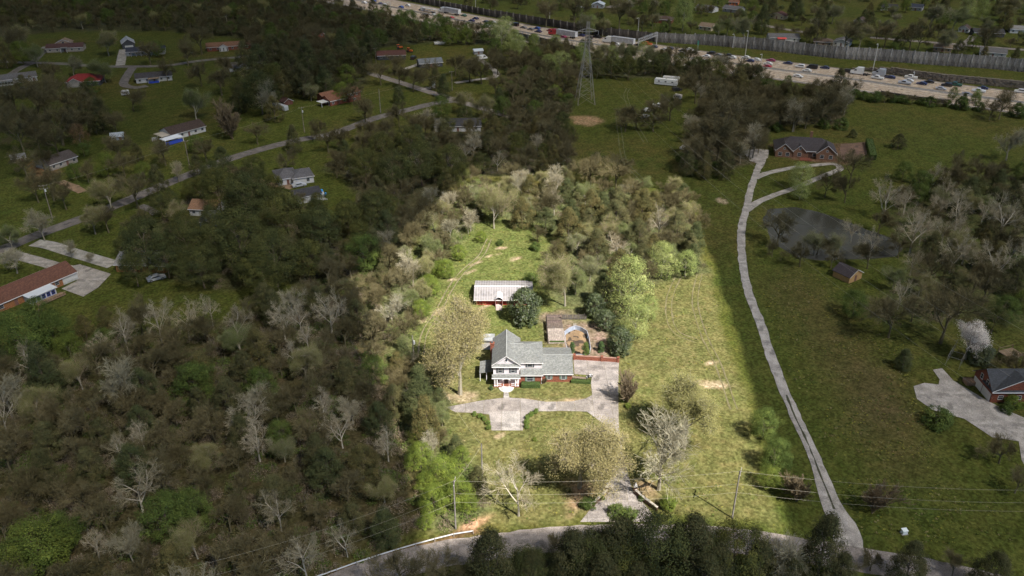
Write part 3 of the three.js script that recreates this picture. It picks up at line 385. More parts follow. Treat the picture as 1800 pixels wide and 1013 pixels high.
// ---------------------------------------------------------------- deck, pool, walls round the yard
{
  const d = thing('deck', 'weathered brown and pale board deck left of the empty pool', 'deck', ...P(975, 580).toArray());
  const q = pts([[960.5, 555], [985.5, 555], [995, 604], [964.5, 605]]), n = 20; // boards run across
  for (let i = 0; i < n; i++) { const f = (u, t) => { const a = q[0].clone().lerp(q[3], u), c = q[1].clone().lerp(q[2], u); return a.lerp(c, t); }, g = i / n, e = (i + 0.93) / n, dark = g < 0.5, k = 0.85 + 0.3 * rTex(); const c = dark ? [0.2 * k, 0.15 * k, 0.125 * k] : [0.5 * k, 0.42 * k, 0.36 * k]; const A = f(e, 0), B = f(e, 1), C = f(g, 1), D = f(g, 0), y = dark ? 0.34 : 0.3; part('plank', M(+c[0].toFixed(2), +c[1].toFixed(2), +c[2].toFixed(2), { map: woodTex }), d, (b) => b.slab([A.x, y, A.z], [B.x, y, B.z], [C.x, y, C.z], [D.x, y, D.z], 0.3)); }
  const f = thing('fence', 'low dark board fence along the left of the deck', 'fence', ...P(958, 590).toArray()), wood = M(0.09, 0.07, 0.055, { map: woodTex });
  const A = P(959.5, 566), B = P(962.5, 604); for (let i = 0; i <= 14; i++) { const p = A.clone().lerp(B, i / 14); part(i % 7 ? 'board' : 'post', wood, f, (b) => b.box(p.x, i % 7 ? 0.8 : 0.95, p.z, i % 7 ? 0.06 : 0.16, i % 7 ? 1.4 : 1.9, i % 7 ? 0.75 : 0.16)); }
  const g = thing('fence', 'weathered grey board fence behind the pool yard', 'fence', ...P(1005, 560).toArray()), gw = M(0.2, 0.175, 0.15, { map: woodTex });
  const C = P(987, 562), D = P(1030, 562); for (let i = 0; i <= 26; i++) { const p = C.clone().lerp(D, i / 26); part(i % 6 ? 'board' : 'post', gw, g, (b) => b.box(p.x, i % 6 ? 0.85 : 1, p.z, i % 6 ? 0.25 : 0.14, i % 6 ? 1.6 : 2, i % 6 ? 0.04 : 0.14)); }
  const w = thing('brick_wall', 'low red brick wall closing off the pool yard from the concrete court', 'wall', ...P(1048, 634).toArray());
  const E = P(1008, 632), F = P(1088, 637); part('wall', brickM, w, (b) => { const m = E.clone().lerp(F, 0.5); b.box(m.x, 0.6, m.z, E.distanceTo(F), 1.2, 0.28, Math.atan2(-(F.z - E.z), F.x - E.x)); }); part('coping', M(0.45, 0.25, 0.19, { map: fineTex }), w, (b) => { const m = E.clone().lerp(F, 0.5); b.box(m.x, 1.25, m.z, E.distanceTo(F), 0.1, 0.38, Math.atan2(-(F.z - E.z), F.x - E.x)); });
  for (const t of [0.02, 0.62, 0.98]) { const p = E.clone().lerp(F, t); part('pillar', brickM, w, (b) => b.box(p.x, 0.75, p.z, 0.55, 1.5, 0.55).box(p.x, 1.54, p.z, 0.66, 0.1, 0.66)); }
  const p = thing('pool', 'empty swimming pool with pale blue liner and muddy floor', 'swimming pool', ...P(1015, 600).toArray());
  const rim = poolRim; part('liner', M(0.5, 0.58, 0.72, { roughness: 0.5, map: fineTex }), p, (b) => { for (let i = 0; i < rim.length; i++) { const a = rim[i], c = rim[(i + 1) % rim.length]; b.quad([a.x, -1.4, a.z], [c.x, -1.4, c.z], [c.x, 0.02, c.z], [a.x, 0.02, a.z]); } });
  const cx = rim.reduce((s, v) => s + v.x, 0) / rim.length, cz = rim.reduce((s, v) => s + v.z, 0) / rim.length;
  part('coping', M(0.45, 0.46, 0.52, { map: fineTex }), p, (b) => { for (let i = 0; i < rim.length; i++) { const a = rim[i], c = rim[(i + 1) % rim.length], o = (v) => [cx + (v.x - cx) * 1.045, 0.08, cz + (v.z - cz) * 1.03]; b.slab(o(a), o(c), [c.x, 0.08, c.z], [a.x, 0.08, a.z], 0.1); } });
  const mud = new THREE.MeshStandardMaterial({ vertexColors: true, roughness: 0.8, map: roughTex, side: THREE.DoubleSide });
  { const b = new MB(), N = 40, mm = [cx - 4.5, cz - 7]; for (let i = 0; i < N; i++) for (let j = 0; j < N; j++) { const q = (a, c) => { const x = mm[0] + a / N * 9, z = mm[1] + c / N * 14; return [x, -1.0 - 0.35 * fbm(x / 2, z / 2, 3), z]; }, m = q(i + 0.5, j + 0.5); if (!inside(rim, m[0], m[2])) continue; const t = fbm(m[0] / 1.6 + 4, m[2] / 1.6, 3); b.color = t > 0.52 ? [0.1, 0.07, 0.045] : [0.36, 0.24, 0.13]; b.quad(q(i, j), q(i, j + 1), q(i + 1, j + 1), q(i + 1, j)); } const o = b.build('muddy_floor', mud, p); o.geometry.translate(-p.position.x, 0, -p.position.z); }
  part('ladder', trimM, p, (b) => { const s = P(1009, 574); for (const k of [0, 0.5]) b.path([[s.x + k, -0.8, s.z + 0.4], [s.x + k, 0.9, s.z + 0.3], [s.x + k, 0.9, s.z - 0.3], [s.x + k, 0, s.z - 0.4]], 0.03, 5); });
}
let driveOutline;
// ---------------------------------------------------------------- concrete drive of the lot, cast in slabs
{
  const outline = driveOutline = pts([[1008, 631], [1088, 637], [1087, 680], [1087, 712], [1088, 752], [1096, 800], [1106, 842], [1112, 862], [1146, 903], [1150, 918], [1020, 918], [1036, 898], [1062, 866], [1075, 838], [1072, 795], [1064, 748], [1032, 724], [985, 722.5], [945, 724], [924, 729], [919, 757], [864, 757], [860, 729], [835, 726], [800, 725], [784, 716], [812, 711], [850, 704], [882, 700], [893, 699.5], [920, 701], [960, 707], [1006, 706], [1030, 701], [1041, 695], [1039, 674], [1041, 660], [1010, 658]]);
  const d = new THREE.Group(); d.name = 'driveway'; scene.add(d); tag(d, 'pale concrete drive with circle, parking pad and court at the white house', null, null, 'structure');
  const clip = (poly, f) => { const o = []; for (let i = 0; i < poly.length; i++) { const a = poly[i], c = poly[(i + 1) % poly.length], fa = f(a), fc = f(c); if (fa >= 0) o.push(a); if (fa >= 0 !== fc >= 0) { const t = fa / (fa - fc); o.push([a[0] + (c[0] - a[0]) * t, a[1] + (c[1] - a[1]) * t]); } } return o; };
  const S = 4.4, slabM = [[0.41, 0.365, 0.335], [0.38, 0.335, 0.305], [0.435, 0.39, 0.36], [0.39, 0.345, 0.305]].map(([r, g, b]) => M(r, g, b, { map: roughTex })), pale = M(0.5, 0.46, 0.425, { map: roughTex });
  for (let x = -20; x < 40; x += S) for (let z = -190; z < -110; z += S) {
    let p = outline.map((v) => [v.x, v.z]); for (const f of [(v) => v[0] - x - 0.03, (v) => x + S - 0.03 - v[0], (v) => v[1] - z - 0.03, (v) => z + S - 0.03 - v[1]]) { p = clip(p, f); if (p.length < 3) break; }
    if (p.length < 3 || Math.abs(THREE.ShapeUtils.area(p.map((v) => new THREE.Vector2(v[0], v[1])))) < 0.3) continue;
    const onPad = x > -5.5 && x < 1.5 && z > -159.5 && z < -150; new MB().prism(p, 0.0, 0.05 + 0.012 * hash2(x * 7, z * 3)).build('slab', onPad ? pale : slabM[Math.floor(hash2(x * 10, z * 10) * 4)], d);
  }
  layer++; pad('path', [[885.5, 691], [893.5, 691], [895.5, 700.5], [885, 700.5]], M(0.56, 0.52, 0.48, { map: roughTex }), 'short concrete path from the drive to the porch steps');
}
// ---------------------------------------------------------------- entrance walls with their statues
{
  const stone = M(0.55, 0.5, 0.43, { map: fineTex }), wall = M(0.2, 0.12, 0.09, { map: brickTex }), white = M(0.74, 0.72, 0.7);
  for (const [sx, lab, line] of [[-1, 'left', [[1067, 868], [1058, 877], [1047, 886], [1037, 896]]], [1, 'right', [[1117, 868], [1127, 878], [1140, 888], [1155, 899]]]]) {
    const w = thing('entrance_wall', `low flared entrance wall with stone coping on the ${lab} of the drive mouth`, 'wall', ...P(...line[1]).toArray()); const pl = pts(line);
    for (const [nm, m, y0, y1, t] of [['wall', wall, 0, 1.0, 0.35], ['coping', stone, 1.0, 1.14, 0.5]]) part(nm, m, w, (b) => { for (let i = 0; i + 1 < pl.length; i++) { const a = pl[i], c = pl[i + 1], m2 = a.clone().lerp(c, 0.5); b.box(m2.x, (y0 + y1) / 2, m2.z, a.distanceTo(c) - 0.004, y1 - y0, t, Math.atan2(-(c.z - a.z), c.x - a.x)); } });
    const p = pl[0], pr = part('pillar', wall, w, (b) => b.box(p.x, 0.75, p.z - 0.5, 0.8, 1.5, 0.8)); part('cap', stone, pr, (b) => b.box(p.x, 1.56, p.z - 0.5, 0.95, 0.12, 0.95));
    // a seated lion looking at the road
    const l = thing('lion_statue', `small white seated lion statue on the ${lab} gate pillar`, 'statue', p.x, 1.62, p.z - 0.5);
    const body = [], ball = (x, y, z, a, bb, c) => { const s = new THREE.SphereGeometry(1, 12, 9).scale(a, bb, c).translate(x, y, z); s.deleteAttribute('uv'); body.push(s.toNonIndexed()); };
    ball(0, 0.24, -0.16, 0.24, 0.24, 0.27); ball(0, 0.42, 0.02, 0.19, 0.34, 0.19); for (const s of [-1, 1]) { ball(s * 0.11, 0.2, 0.16, 0.065, 0.24, 0.07); ball(s * 0.12, 0.05, 0.22, 0.075, 0.05, 0.11); ball(s * 0.22, 0.12, -0.08, 0.1, 0.13, 0.2); }
    mesh('body', mergeGeometries(body), white, l); body.length = 0; ball(0, 0.78, 0.1, 0.2, 0.22, 0.17); mesh('mane', mergeGeometries(body), white, l); body.length = 0; ball(0, 0.8, 0.2, 0.13, 0.14, 0.13); ball(0, 0.75, 0.32, 0.07, 0.06, 0.07); for (const s of [-1, 1]) ball(s * 0.11, 0.93, 0.14, 0.045, 0.05, 0.03); mesh('head', mergeGeometries(body), white, l);
    mesh('tail', new MB().path([[0.1, 0.1, -0.4], [0.28, 0.06, -0.3], [0.32, 0.06, -0.05]], 0.035, 5).geometry(), white, l); mesh('plinth', new MB().box(0, 0.02, 0, 0.6, 0.06, 0.75).geometry(), white, l);
  }
}
// ---------------------------------------------------------------- clipped hedges, motorcycle
const hedgeM = new THREE.MeshPhysicalMaterial({ vertexColors: true, roughness: 0.8, specularIntensity: 0.3, side: THREE.DoubleSide });
function leafyBox(a, c, w, h, tints, size, n, seed) { // leaves over a box between two points on the ground, and its woody inside
  const r = rng(seed), b = new MB(), d = c.clone().sub(a), L = d.length(), u = d.normalize(), s = new THREE.Vector3(-u.z, 0, u.x);
  for (let i = 0; i < n; i++) { const f = Math.floor(r() * 5), p = [r(), r(), r()]; if (f < 2) p[1] = f ? 0.94 + 0.06 * r() : p[1], f || (p[2] = r() < 0.5 ? 0.04 : 0.96); else if (f < 4) p[2] = f === 2 ? 0.03 * r() : 1 - 0.03 * r(); else p[0] = r() < 0.5 ? 0.01 : 0.99; const q = a.clone().addScaledVector(u, p[0] * L).addScaledVector(s, (p[2] - 0.5) * w); q.y = 0.05 + p[1] * h; const nn = new THREE.Vector3(r() - 0.5, r(), r() - 0.5).addScaledVector(s, (p[2] - 0.5) * 2).normalize(); const t = tints[Math.floor(r() * tints.length)], k = 0.7 + 0.6 * r(); b.color = t.map((v) => v * k); leaf(b, r, q, nn, size); }
  b.color = tints[0]; const m = a.clone().lerp(c, 0.5); b.box(m.x, h * 0.47, m.z, L * 0.96, h * 0.9, w * 0.86, Math.atan2(-u.z, u.x)); return b;
}
function hedge(px0, px1, w, h, label, name = 'hedge', n = 2600, size = 0.16, tints = [[0.055, 0.085, 0.024], [0.08, 0.12, 0.032], [0.04, 0.06, 0.02]]) { const a = P(...px0), c = P(...px1), o = leafyBox(a, c, w, h, tints, size, n, px0[0]).build(name, hedgeM); const m = a.clone().lerp(c, 0.5); o.geometry.translate(-m.x, 0, -m.z); o.position.set(m.x, 0, m.z); return tag(o, label, 'hedge'); }
function buildHedges() {
  hedge([916.5, 680], [949.5, 680], 1.6, 1.15, 'clipped box hedge under the large front window of the white house');
  hedge([1004, 672], [1038.5, 674], 1.1, 0.8, 'low clipped hedge between the garage wing lawn and the concrete court');
  hedge([1527, 252], [1534, 282], 3, 2.4, 'dark clipped hedge right of the dark-gabled brick house', 'hedge', 1800, 0.4);
  hedge([966, 603], [992, 603], 0.5, 0.6, 'thin strip of planting along the near edge of the deck', 'hedge', 700, 0.14);
  hedge([1003, 664], [1030, 668], 0.9, 0.5, 'dry brownish planting strip behind the low hedge', 'hedge', 900, 0.16, [[0.2, 0.16, 0.12], [0.26, 0.2, 0.15]]);
}
{
  const q = P(1036, 665), m = thing('motorcycle', 'small black and white motorcycle parked on the concrete court', 'motorcycle', q.x, 0.06, q.z, 0.5), black = M(0.02, 0.02, 0.022, { roughness: 0.5 });
  for (const x of [-0.68, 0.68]) { const w = mesh('wheel', new THREE.TorusGeometry(0.3, 0.07, 8, 18), black, m); w.position.set(x, 0.36, 0); mesh('rim', new THREE.CylinderGeometry(0.2, 0.2, 0.05, 12).rotateX(Math.PI / 2), metalM, w); }
  mesh('frame', new MB().path([[-0.68, 0.36, 0], [-0.2, 0.45, 0], [0.25, 0.4, 0], [0.48, 0.95, 0], [0.68, 0.36, 0]], 0.05, 6).path([[0.48, 0.95, 0], [-0.1, 0.78, 0], [-0.2, 0.45, 0]], 0.04, 6).geometry(), black, m);
  mesh('engine', new MB().box(0.05, 0.48, 0, 0.42, 0.34, 0.3).geometry(), metalM, m); mesh('tank', new THREE.SphereGeometry(0.22, 12, 8).scale(1.25, 0.75, 0.8).translate(0.22, 0.88, 0), M(0.7, 0.7, 0.7, { roughness: 0.3 }), m); mesh('seat', new MB().box(-0.35, 0.86, 0, 0.72, 0.12, 0.26).geometry(), black, m); mesh('mudguard', new MB().box(-0.78, 0.76, 0, 0.4, 0.05, 0.2).box(0.75, 0.72, 0, 0.35, 0.05, 0.16).geometry(), whiteM, m);
  mesh('handlebar', new MB().path([[0.4, 1.1, -0.38], [0.48, 1.05, 0], [0.4, 1.1, 0.38]], 0.025, 6).geometry(), metalM, m); mesh('headlight', new THREE.SphereGeometry(0.1, 10, 8).translate(0.62, 0.98, 0), whiteM, m);
}
// ---------------------------------------------------------------- neighbouring houses and sheds
const R_ = { brown: M(0.105, 0.068, 0.055, { map: shingleTex }), grey: M(0.17, 0.165, 0.17, { map: shingleTex }), pale: M(0.34, 0.33, 0.32, { map: shingleTex }), dark: M(0.055, 0.054, 0.06, { map: shingleTex }), navy: M(0.035, 0.045, 0.075, { map: shingleTex }), red: M(0.34, 0.03, 0.03, { map: shingleTex }), rust: M(0.24, 0.105, 0.06, { map: shingleTex }), maroon: M(0.17, 0.065, 0.05, { map: shingleTex }), tan: M(0.3, 0.22, 0.15, { map: shingleTex }), tin: M(0.42, 0.47, 0.52, { roughness: 0.5 }) };
const W_ = { white: M(0.66, 0.66, 0.65, { map: sidingTex }), grey: M(0.36, 0.37, 0.39, { map: sidingTex }), stone: M(0.42, 0.38, 0.33, { map: fineTex }), tan: M(0.42, 0.32, 0.22, { map: sidingTex }), brick: M(0.3, 0.1, 0.06, { map: brickTex }), orange: M(0.5, 0.24, 0.1, { map: brickTex }), tanBrick: M(0.32, 0.19, 0.125, { map: brickTex }), dark: M(0.07, 0.075, 0.085, { map: sidingTex }), blue: M(0.14, 0.2, 0.34, { map: sidingTex }), cream: M(0.6, 0.52, 0.36, { map: sidingTex }) };
function block(h, o) { // one volume of a house: local x0..x1, z0 (back)..z1 (front)
  const { x0, x1, z0, z1, wh, rise, type = 'gable', wall, roof, over = 0.45, base = 0 } = o, zm = (z0 + z1) / 2, xm = (x0 + x1) / 2, y = base + wh, t = 0.14;
  const wb = new MB(); wb.prism([[x0, z1], [x1, z1], [x1, z0], [x0, z0]], base, y);
  if (type === 'gable') for (const x of [x0, x1]) wb.tri([x, y, z0], [x, y, z1], [x, y + rise, zm]); if (type === 'gablez') for (const z of [z0, z1]) wb.tri([x0, y, z], [x1, y, z], [xm, y + rise, z]);
  wb.build('wall', wall, h);
  const rb = new MB(), X0 = x0 - over, X1 = x1 + over, Z0 = z0 - over, Z1 = z1 + over;
  if (type === 'gable') { const d = rise * over / ((z1 - z0) / 2), e = y - d + t, p = y + rise + t; rb.slab([X0, e, Z1], [X1, e, Z1], [X1, p, zm], [X0, p, zm], t); rb.slab([X1, e, Z0], [X0, e, Z0], [X0, p + 0.002, zm], [X1, p + 0.002, zm], t); }
  else if (type === 'gablez') { const d = rise * over / ((x1 - x0) / 2), e = y - d + t, p = y + rise + t; rb.slab([X1, e, Z1], [X1, e, Z0], [xm, p, Z0], [xm, p, Z1], t); rb.slab([X0, e, Z0], [X0, e, Z1], [xm, p + 0.002, Z1], [xm, p + 0.002, Z0], t); }
  else if (type === 'hip') { const inset = Math.min((z1 - z0) / 2, (x1 - x0) / 2 - 0.2), e = y, p = y + rise, A = [x0 + inset, p, zm], B = [x1 - inset, p, zm]; const c = [[X0, e, Z1], [X1, e, Z1], [X1, e, Z0], [X0, e, Z0]]; rb.quad(c[0], c[1], B, A).quad(c[2], c[3], A, B).tri(c[1], c[2], B).tri(c[3], c[0], A); const lo = c.map(([a, b, d]) => [a, b - 0.16, d]); for (let i = 0; i < 4; i++) rb.quad(lo[i], lo[(i + 1) % 4], c[(i + 1) % 4], c[i]); rb.quad(lo[3], lo[2], lo[1], lo[0]); }
  else rb.prism([[X0, Z1], [X1, Z1], [X1, Z0], [X0, Z0]], y, y + 0.16);
  const r = rb.build('roof', roof, h);
  if (o.fascia !== false && type !== 'flat') { const f = new MB(), e = type === 'hip' ? y - 0.08 : y - (type === 'gable' ? rise * over / ((z1 - z0) / 2) : 0) + 0.02; if (type !== 'gablez') f.box(xm, e, Z1 + 0.03, X1 - X0, 0.2, 0.05).box(xm, e, Z0 - 0.03, X1 - X0, 0.2, 0.05); else f.quad([X0, y - rise * over / ((x1 - x0) / 2), Z1 + 0.01], [xm, y + rise - 0.02, Z1 + 0.01], [xm, y + rise + 0.17, Z1 + 0.01], [X0, y - rise * over / ((x1 - x0) / 2) + 0.17, Z1 + 0.01]).quad([X1, y - rise * over / ((x1 - x0) / 2), Z1 + 0.01], [xm, y + rise - 0.02, Z1 + 0.01], [xm, y + rise + 0.17, Z1 + 0.01], [X1, y - rise * over / ((x1 - x0) / 2) + 0.17, Z1 + 0.01]); f.build('fascia', trimM, h); }
  return r;
}
function house(name, label, a, b, depth, o = {}) {
  const A = P(...a), B = P(...b), m = A.clone().lerp(B, 0.5), L = A.distanceTo(B), h = thing(name, label, o.cat ?? 'house', m.x, 0, m.z, Math.atan2(-(B.z - A.z), B.x - A.x), o.group), wh = o.wh ?? 2.7, wall = o.wall ?? W_.white, roof = o.roof ?? R_.grey;
  block(h, { x0: -L / 2, x1: L / 2, z0: -depth, z1: 0, wh, rise: o.rise ?? 1.9, type: o.type ?? 'gable', wall, roof, over: o.over });
  const n = o.windows ?? Math.max(1, Math.round(L / 4)); for (let i = 0; i < n; i++) { const u = -L / 2 + (i + 0.5) / n * L; if (o.skip?.includes(i)) continue; if (i === (o.door ?? Math.floor(n / 2))) doorPart(h, u, 0, 1, 2.05, 0, o.doorM ?? M(0.16, 0.08, 0.06)); else windowPart(h, u, 1.5, 0, 1.2, 1.1, 0); }
  if (!o.plain) { for (const s of [-1, 1]) windowPart(h, s * L / 2, 1.5, -depth * 0.5, 1.1, 1.1, s * Math.PI / 2); if (wh > 4) for (let i = 0; i < 2; i++) windowPart(h, -L / 4 + i * L / 2, 4, 0, 1, 1.1, 0); }
  if (o.chimney) { const c = new MB().box(o.chimney * L / 2, wh / 2 + 1.6, -depth * 0.45, 0.8, wh + 3.2, 0.8).build('chimney', W_.brick, h); }
  if (o.garage) { const w = o.garageW ?? 4.8, d = mesh('garage_door', new MB().box(0, 1.1, 0.03, w, 2.2, 0.08).geometry(), whiteM, h); d.position.set(o.garage * L / 2, 0.02, 0); mesh('door_panel_groove', new MB().box(0, 0.55, 0.075, w - 0.1, 0.03, 0.02).box(0, 1.1, 0.075, w - 0.1, 0.03, 0.02).box(0, 1.65, 0.075, w - 0.1, 0.03, 0.02).geometry(), metalM, d); }
  o.extra?.(h, L, depth, wh); return h;
}
const canopy = (h, x0, x1, z0, z1, y, m, posts = true) => { new MB().box((x0 + x1) / 2, y, (z0 + z1) / 2, x1 - x0, 0.14, z1 - z0).build('canopy', m, h); if (posts) for (const x of [x0 + 0.15, x1 - 0.15]) new MB().box(x, y / 2 - 0.04, z1 - 0.15, 0.14, y - 0.1, 0.14).build('post', trimM, h); };
const blueM = M(0.03, 0.07, 0.42, { roughness: 0.6 });
// upper left street
house('ranch_house', 'long brown-roofed ranch house with stone front and higher tan gable behind', [82, 93], [146, 90], 9, { roof: M(0.1, 0.045, 0.042, { map: shingleTex }), wall: W_.stone, windows: 5, extra: (h, L) => { block(h, { x0: -L / 2 + 4, x1: -L / 2 + 13, z0: -16, z1: -9.2, wh: 4, rise: 2, type: 'gablez', wall: W_.tan, roof: R_.tan }); windowPart(h, -L / 2 + 8.5, 4.2, -9.2, 1.4, 1.2, 0); canopy(h, -L / 2 - 3.5, -L / 2 - 0.1, -7, -1, 2.6, R_.pale); new MB().box(0, 3.0, 1.3, 4, 0.16, 2.6).build('porch_roof', R_.pale, h); for (const x of [-1.8, 1.8]) new MB().box(x, 1.45, 2.4, 0.16, 2.9, 0.16).build('post', trimM, h); } });
house('garage', 'tall grey barn-shaped garage with white door', [216, 87], [238, 85], 11, { cat: 'garage', wh: 3.6, rise: 2.6, type: 'gablez', wall: W_.dark, roof: M(0.4, 0.42, 0.44, { roughness: 0.6, map: fineTex }), windows: 0, garage: 0.05, garageW: 5, plain: true });
house('ranch_house', 'low house with dark navy roof beside the grey barn-shaped garage', [223, 99], [290, 95], 8, { roof: R_.navy, wall: W_.grey, windows: 6, extra: (h, L) => { new MB().box(-1, 2.5, 1.4, L * 0.7, 0.14, 2.6).build('porch_roof', R_.grey, h); for (let i = 0; i < 6; i++) new MB().box(-1 - L * 0.33 + i * L * 0.13, 1.2, 2.5, 0.13, 2.4, 0.13).build('post', trimM, h); } });
house('ranch_house', 'brown-roofed house with white gabled entrance porch', [364, 91], [441, 86], 9, { roof: M(0.24, 0.12, 0.07, { map: shingleTex }), wall: W_.brick, windows: 6, skip: [2], door: 2, extra: (h, L) => { block(h, { x0: -L * 0.22, x1: -L * 0.02, z0: -3, z1: 2.4, wh: 2.8, rise: 1.5, type: 'gablez', wall: W_.white, roof: M(0.24, 0.12, 0.07, { map: shingleTex }) }); for (let i = 0; i < 3; i++) new MB().box(-L * 0.2 + i * L * 0.08, 1.3, 2.45, 0.5, 2.2, 0.06).build('painted_opening', darkM, h); } });  // porch openings are solid dark panels standing in for the shade inside
house('ranch_house', 'grey-roofed house with white sun porch at the left edge', [-8, 151], [66, 142], 9, { roof: R_.grey, wall: W_.white, windows: 6, door: 5, extra: (h, L) => { block(h, { x0: -L / 2, x1: -L * 0.06, z0: 0.02, z1: 3, wh: 2.4, rise: 0, type: 'flat', wall: W_.white, roof: R_.pale }); for (let i = 0; i < 6; i++) windowPart(h, -L * 0.46 + i * L * 0.07, 1.4, 3.02, 1.5, 1.1, 0, { bars: 0 }); } });
house('house', 'house with bright red hipped roof half hidden by trees', [117, 153], [177, 150], 11, { type: 'hip', rise: 3, roof: R_.red, wall: W_.dark, windows: 5, extra: (h, L) => block(h, { x0: -L / 2 + 1, x1: -L / 2 + 9, z0: -4, z1: 2, wh: 2.6, rise: 2.2, type: 'gablez', wall: W_.stone, roof: R_.red }) });
house('ranch_house', 'dark-roofed white house with blue window trim and tan porch roof', [240, 147], [303, 141], 9, { roof: M(0.075, 0.07, 0.08, { map: shingleTex }), wall: W_.white, windows: 5, extra: (h, L) => { new MB().slab([-L * 0.18, 2.3, 2.6], [L * 0.14, 2.3, 2.6], [L * 0.14, 2.7, 0.05], [-L * 0.18, 2.7, 0.05], 0.12).build('porch_roof', R_.tan, h); new MB().box(-L * 0.02, 0.5, 2.3, L * 0.3, 1, 0.2).build('porch_wall', blueM, h); for (const x of [-L * 0.17, L * 0.13]) new MB().box(x, 1.2, 2.4, 0.15, 2.3, 0.15).build('post', trimM, h); } });
house('house', 'grey-roofed white house half hidden right of the upper street', [404, 127], [470, 124], 9, { roof: R_.grey, wall: W_.white, windows: 4 });
house('house', 'brown-roofed white house with white and blue awnings', [303, 247], [362, 231], 10, { roof: R_.brown, wall: W_.white, windows: 5, rise: 2.2, extra: (h, L) => { canopy(h, -L / 2 - 6.5, -L / 2 + 2.5, 0.6, 5.5, 2.5, M(0.6, 0.64, 0.7, { roughness: 0.5 })); canopy(h, -L / 2 - 4.5, -L / 2 - 0.1, -7.5, -0.5, 2.6, M(0.5, 0.44, 0.36)); new MB().box(-L / 2 - 2, 0.9, 5.2, 8, 1.5, 0.1).build('tarpaulin', blueM, h); new MB().box(-L / 2 - 5, 0.8, -6, 3, 1.6, 0.1).build('screen_wall', trimM, h); } });
house('ranch_house', 'low grey-brown house among bare trees above the street bend', [90, 301], [137, 285], 10, { roof: M(0.13, 0.105, 0.095, { map: shingleTex }), wall: W_.stone, windows: 4 });
house('house', 'split-level brick house with orange-brown roofs on the corner lawn', [581, 187], [611, 180], 8.5, { roof: R_.rust, wall: W_.brick, windows: 3, extra: (h, L) => { block(h, { x0: L / 2 + 0.05, x1: L / 2 + 8, z0: -8, z1: 0.6, wh: 4.6, rise: 1.6, type: 'gable', wall: W_.brick, roof: R_.rust }); windowPart(h, L / 2 + 2.4, 3.6, 0.6, 1.2, 1.1, 0); windowPart(h, L / 2 + 5.6, 3.6, 0.6, 1.2, 1.1, 0); windowPart(h, L / 2 + 4, 1.2, 0.6, 1.6, 1, 0); block(h, { x0: -L / 2 + 1, x1: L / 2 - 1, z0: -14, z1: -8.6, wh: 3.2, rise: 1.2, type: 'gable', wall: W_.brick, roof: R_.rust }); canopy(h, -L / 2 - 4.5, -L / 2 - 0.05, -6, -1, 2.3, M(0.5, 0.5, 0.48)); } });
house('house', 'narrow two-storey brick house with gable end among the far trees', [553, 73], [571, 71.5], 9, { type: 'gablez', wh: 4.6, rise: 2.2, roof: R_.rust, wall: M(0.36, 0.15, 0.09, { map: brickTex }), windows: 2 });
house('ranch_house', 'red-brown roofed house with orange clutter around it', [664, 106], [713, 104], 10, { roof: R_.maroon, wall: W_.dark, windows: 4 });
house('ranch_house', 'small grey-roofed bungalow above the gravel loop drive', [738, 120], [778, 117], 8, { roof: M(0.2, 0.22, 0.24, { map: shingleTex }), wall: W_.dark, windows: 3 });
house('house', 'grey hipped-roof white house with orange earth yard', [490, 327], [524, 322], 11, { type: 'hip', rise: 2.4, roof: M(0.15, 0.145, 0.155, { map: shingleTex }), wall: W_.white, windows: 3, extra: (h, L) => { block(h, { x0: L / 2 - 2, x1: L / 2 + 6, z0: -8, z1: 1.6, wh: 2.8, rise: 2, type: 'hip', wall: W_.white, roof: M(0.15, 0.145, 0.155, { map: shingleTex }) }); windowPart(h, L / 2 + 3.8, 1.5, 1.6, 1.2, 1.2, 0); } });
house('garage', 'black-roofed outbuilding next to a blue play slide', [521, 360], [566, 351], 8, { cat: 'garage', roof: R_.dark, wall: W_.white, windows: 2, rise: 1.4 });
house('ranch_house', 'long red-brown roofed brick ranch house with white garage door at the left edge', [-8, 553], [136, 491], 9.5, { roof: M(0.18, 0.075, 0.048, { map: shingleTex }), wall: W_.orange, windows: 6, garage: 0.83, skip: [5, 2], door: 1, rise: 2.2, extra: (h, L) => { block(h, { x0: -L * 0.16, x1: L * 0.14, z0: 0.02, z1: 4, wh: 2.4, rise: 0, type: 'flat', wall: W_.white, roof: M(0.55, 0.58, 0.62, { roughness: 0.5 }) }); for (let i = 0; i < 5; i++) windowPart(h, -L * 0.13 + i * L * 0.058, 1.35, 4.02, 1.0, 1.2, 0, { frame: blueM }); new MB().box(L * 0.02, 0.35, 5.4, L * 0.34, 0.14, 2.6).build('timber_deck', M(0.36, 0.24, 0.15, { map: woodTex }), h); for (let i = 0; i < 7; i++) new MB().box(-L * 0.14 + i * L * 0.053, 0.8, 6.6, 0.1, 1, 0.1).build('deck_post', M(0.36, 0.24, 0.15), h); new MB().box(L * 0.02, 1.3, 6.6, L * 0.34, 0.08, 0.1).build('deck_rail', M(0.36, 0.24, 0.15), h); new MB().box(-L * 0.42, 2.3, -5, 1, 4.6, 1).build('chimney', W_.orange, h); } });
house('house', 'tan-roofed house glimpsed at the upper edge of the pine grove', [334, 379], [380, 381], 9, { roof: M(0.34, 0.19, 0.11, { map: shingleTex }), wall: W_.white, windows: 3 });
house('carport', 'dark-roofed open carport at the right of the tan-roofed house', [352, 402], [386, 401], 6, { cat: 'carport', roof: R_.dark, wall: W_.blue, windows: 1, type: 'hip', rise: 1 });
house('house', 'pale-roofed orange-walled house showing through the pines', [205, 478], [292, 480], 10, { roof: R_.pale, wall: W_.orange, windows: 5 });
house('house', 'dark grey roofed house sunk among trees above the lot', [765, 232], [845, 231], 10, { roof: R_.dark, wall: W_.white, windows: 5, rise: 2.2 });
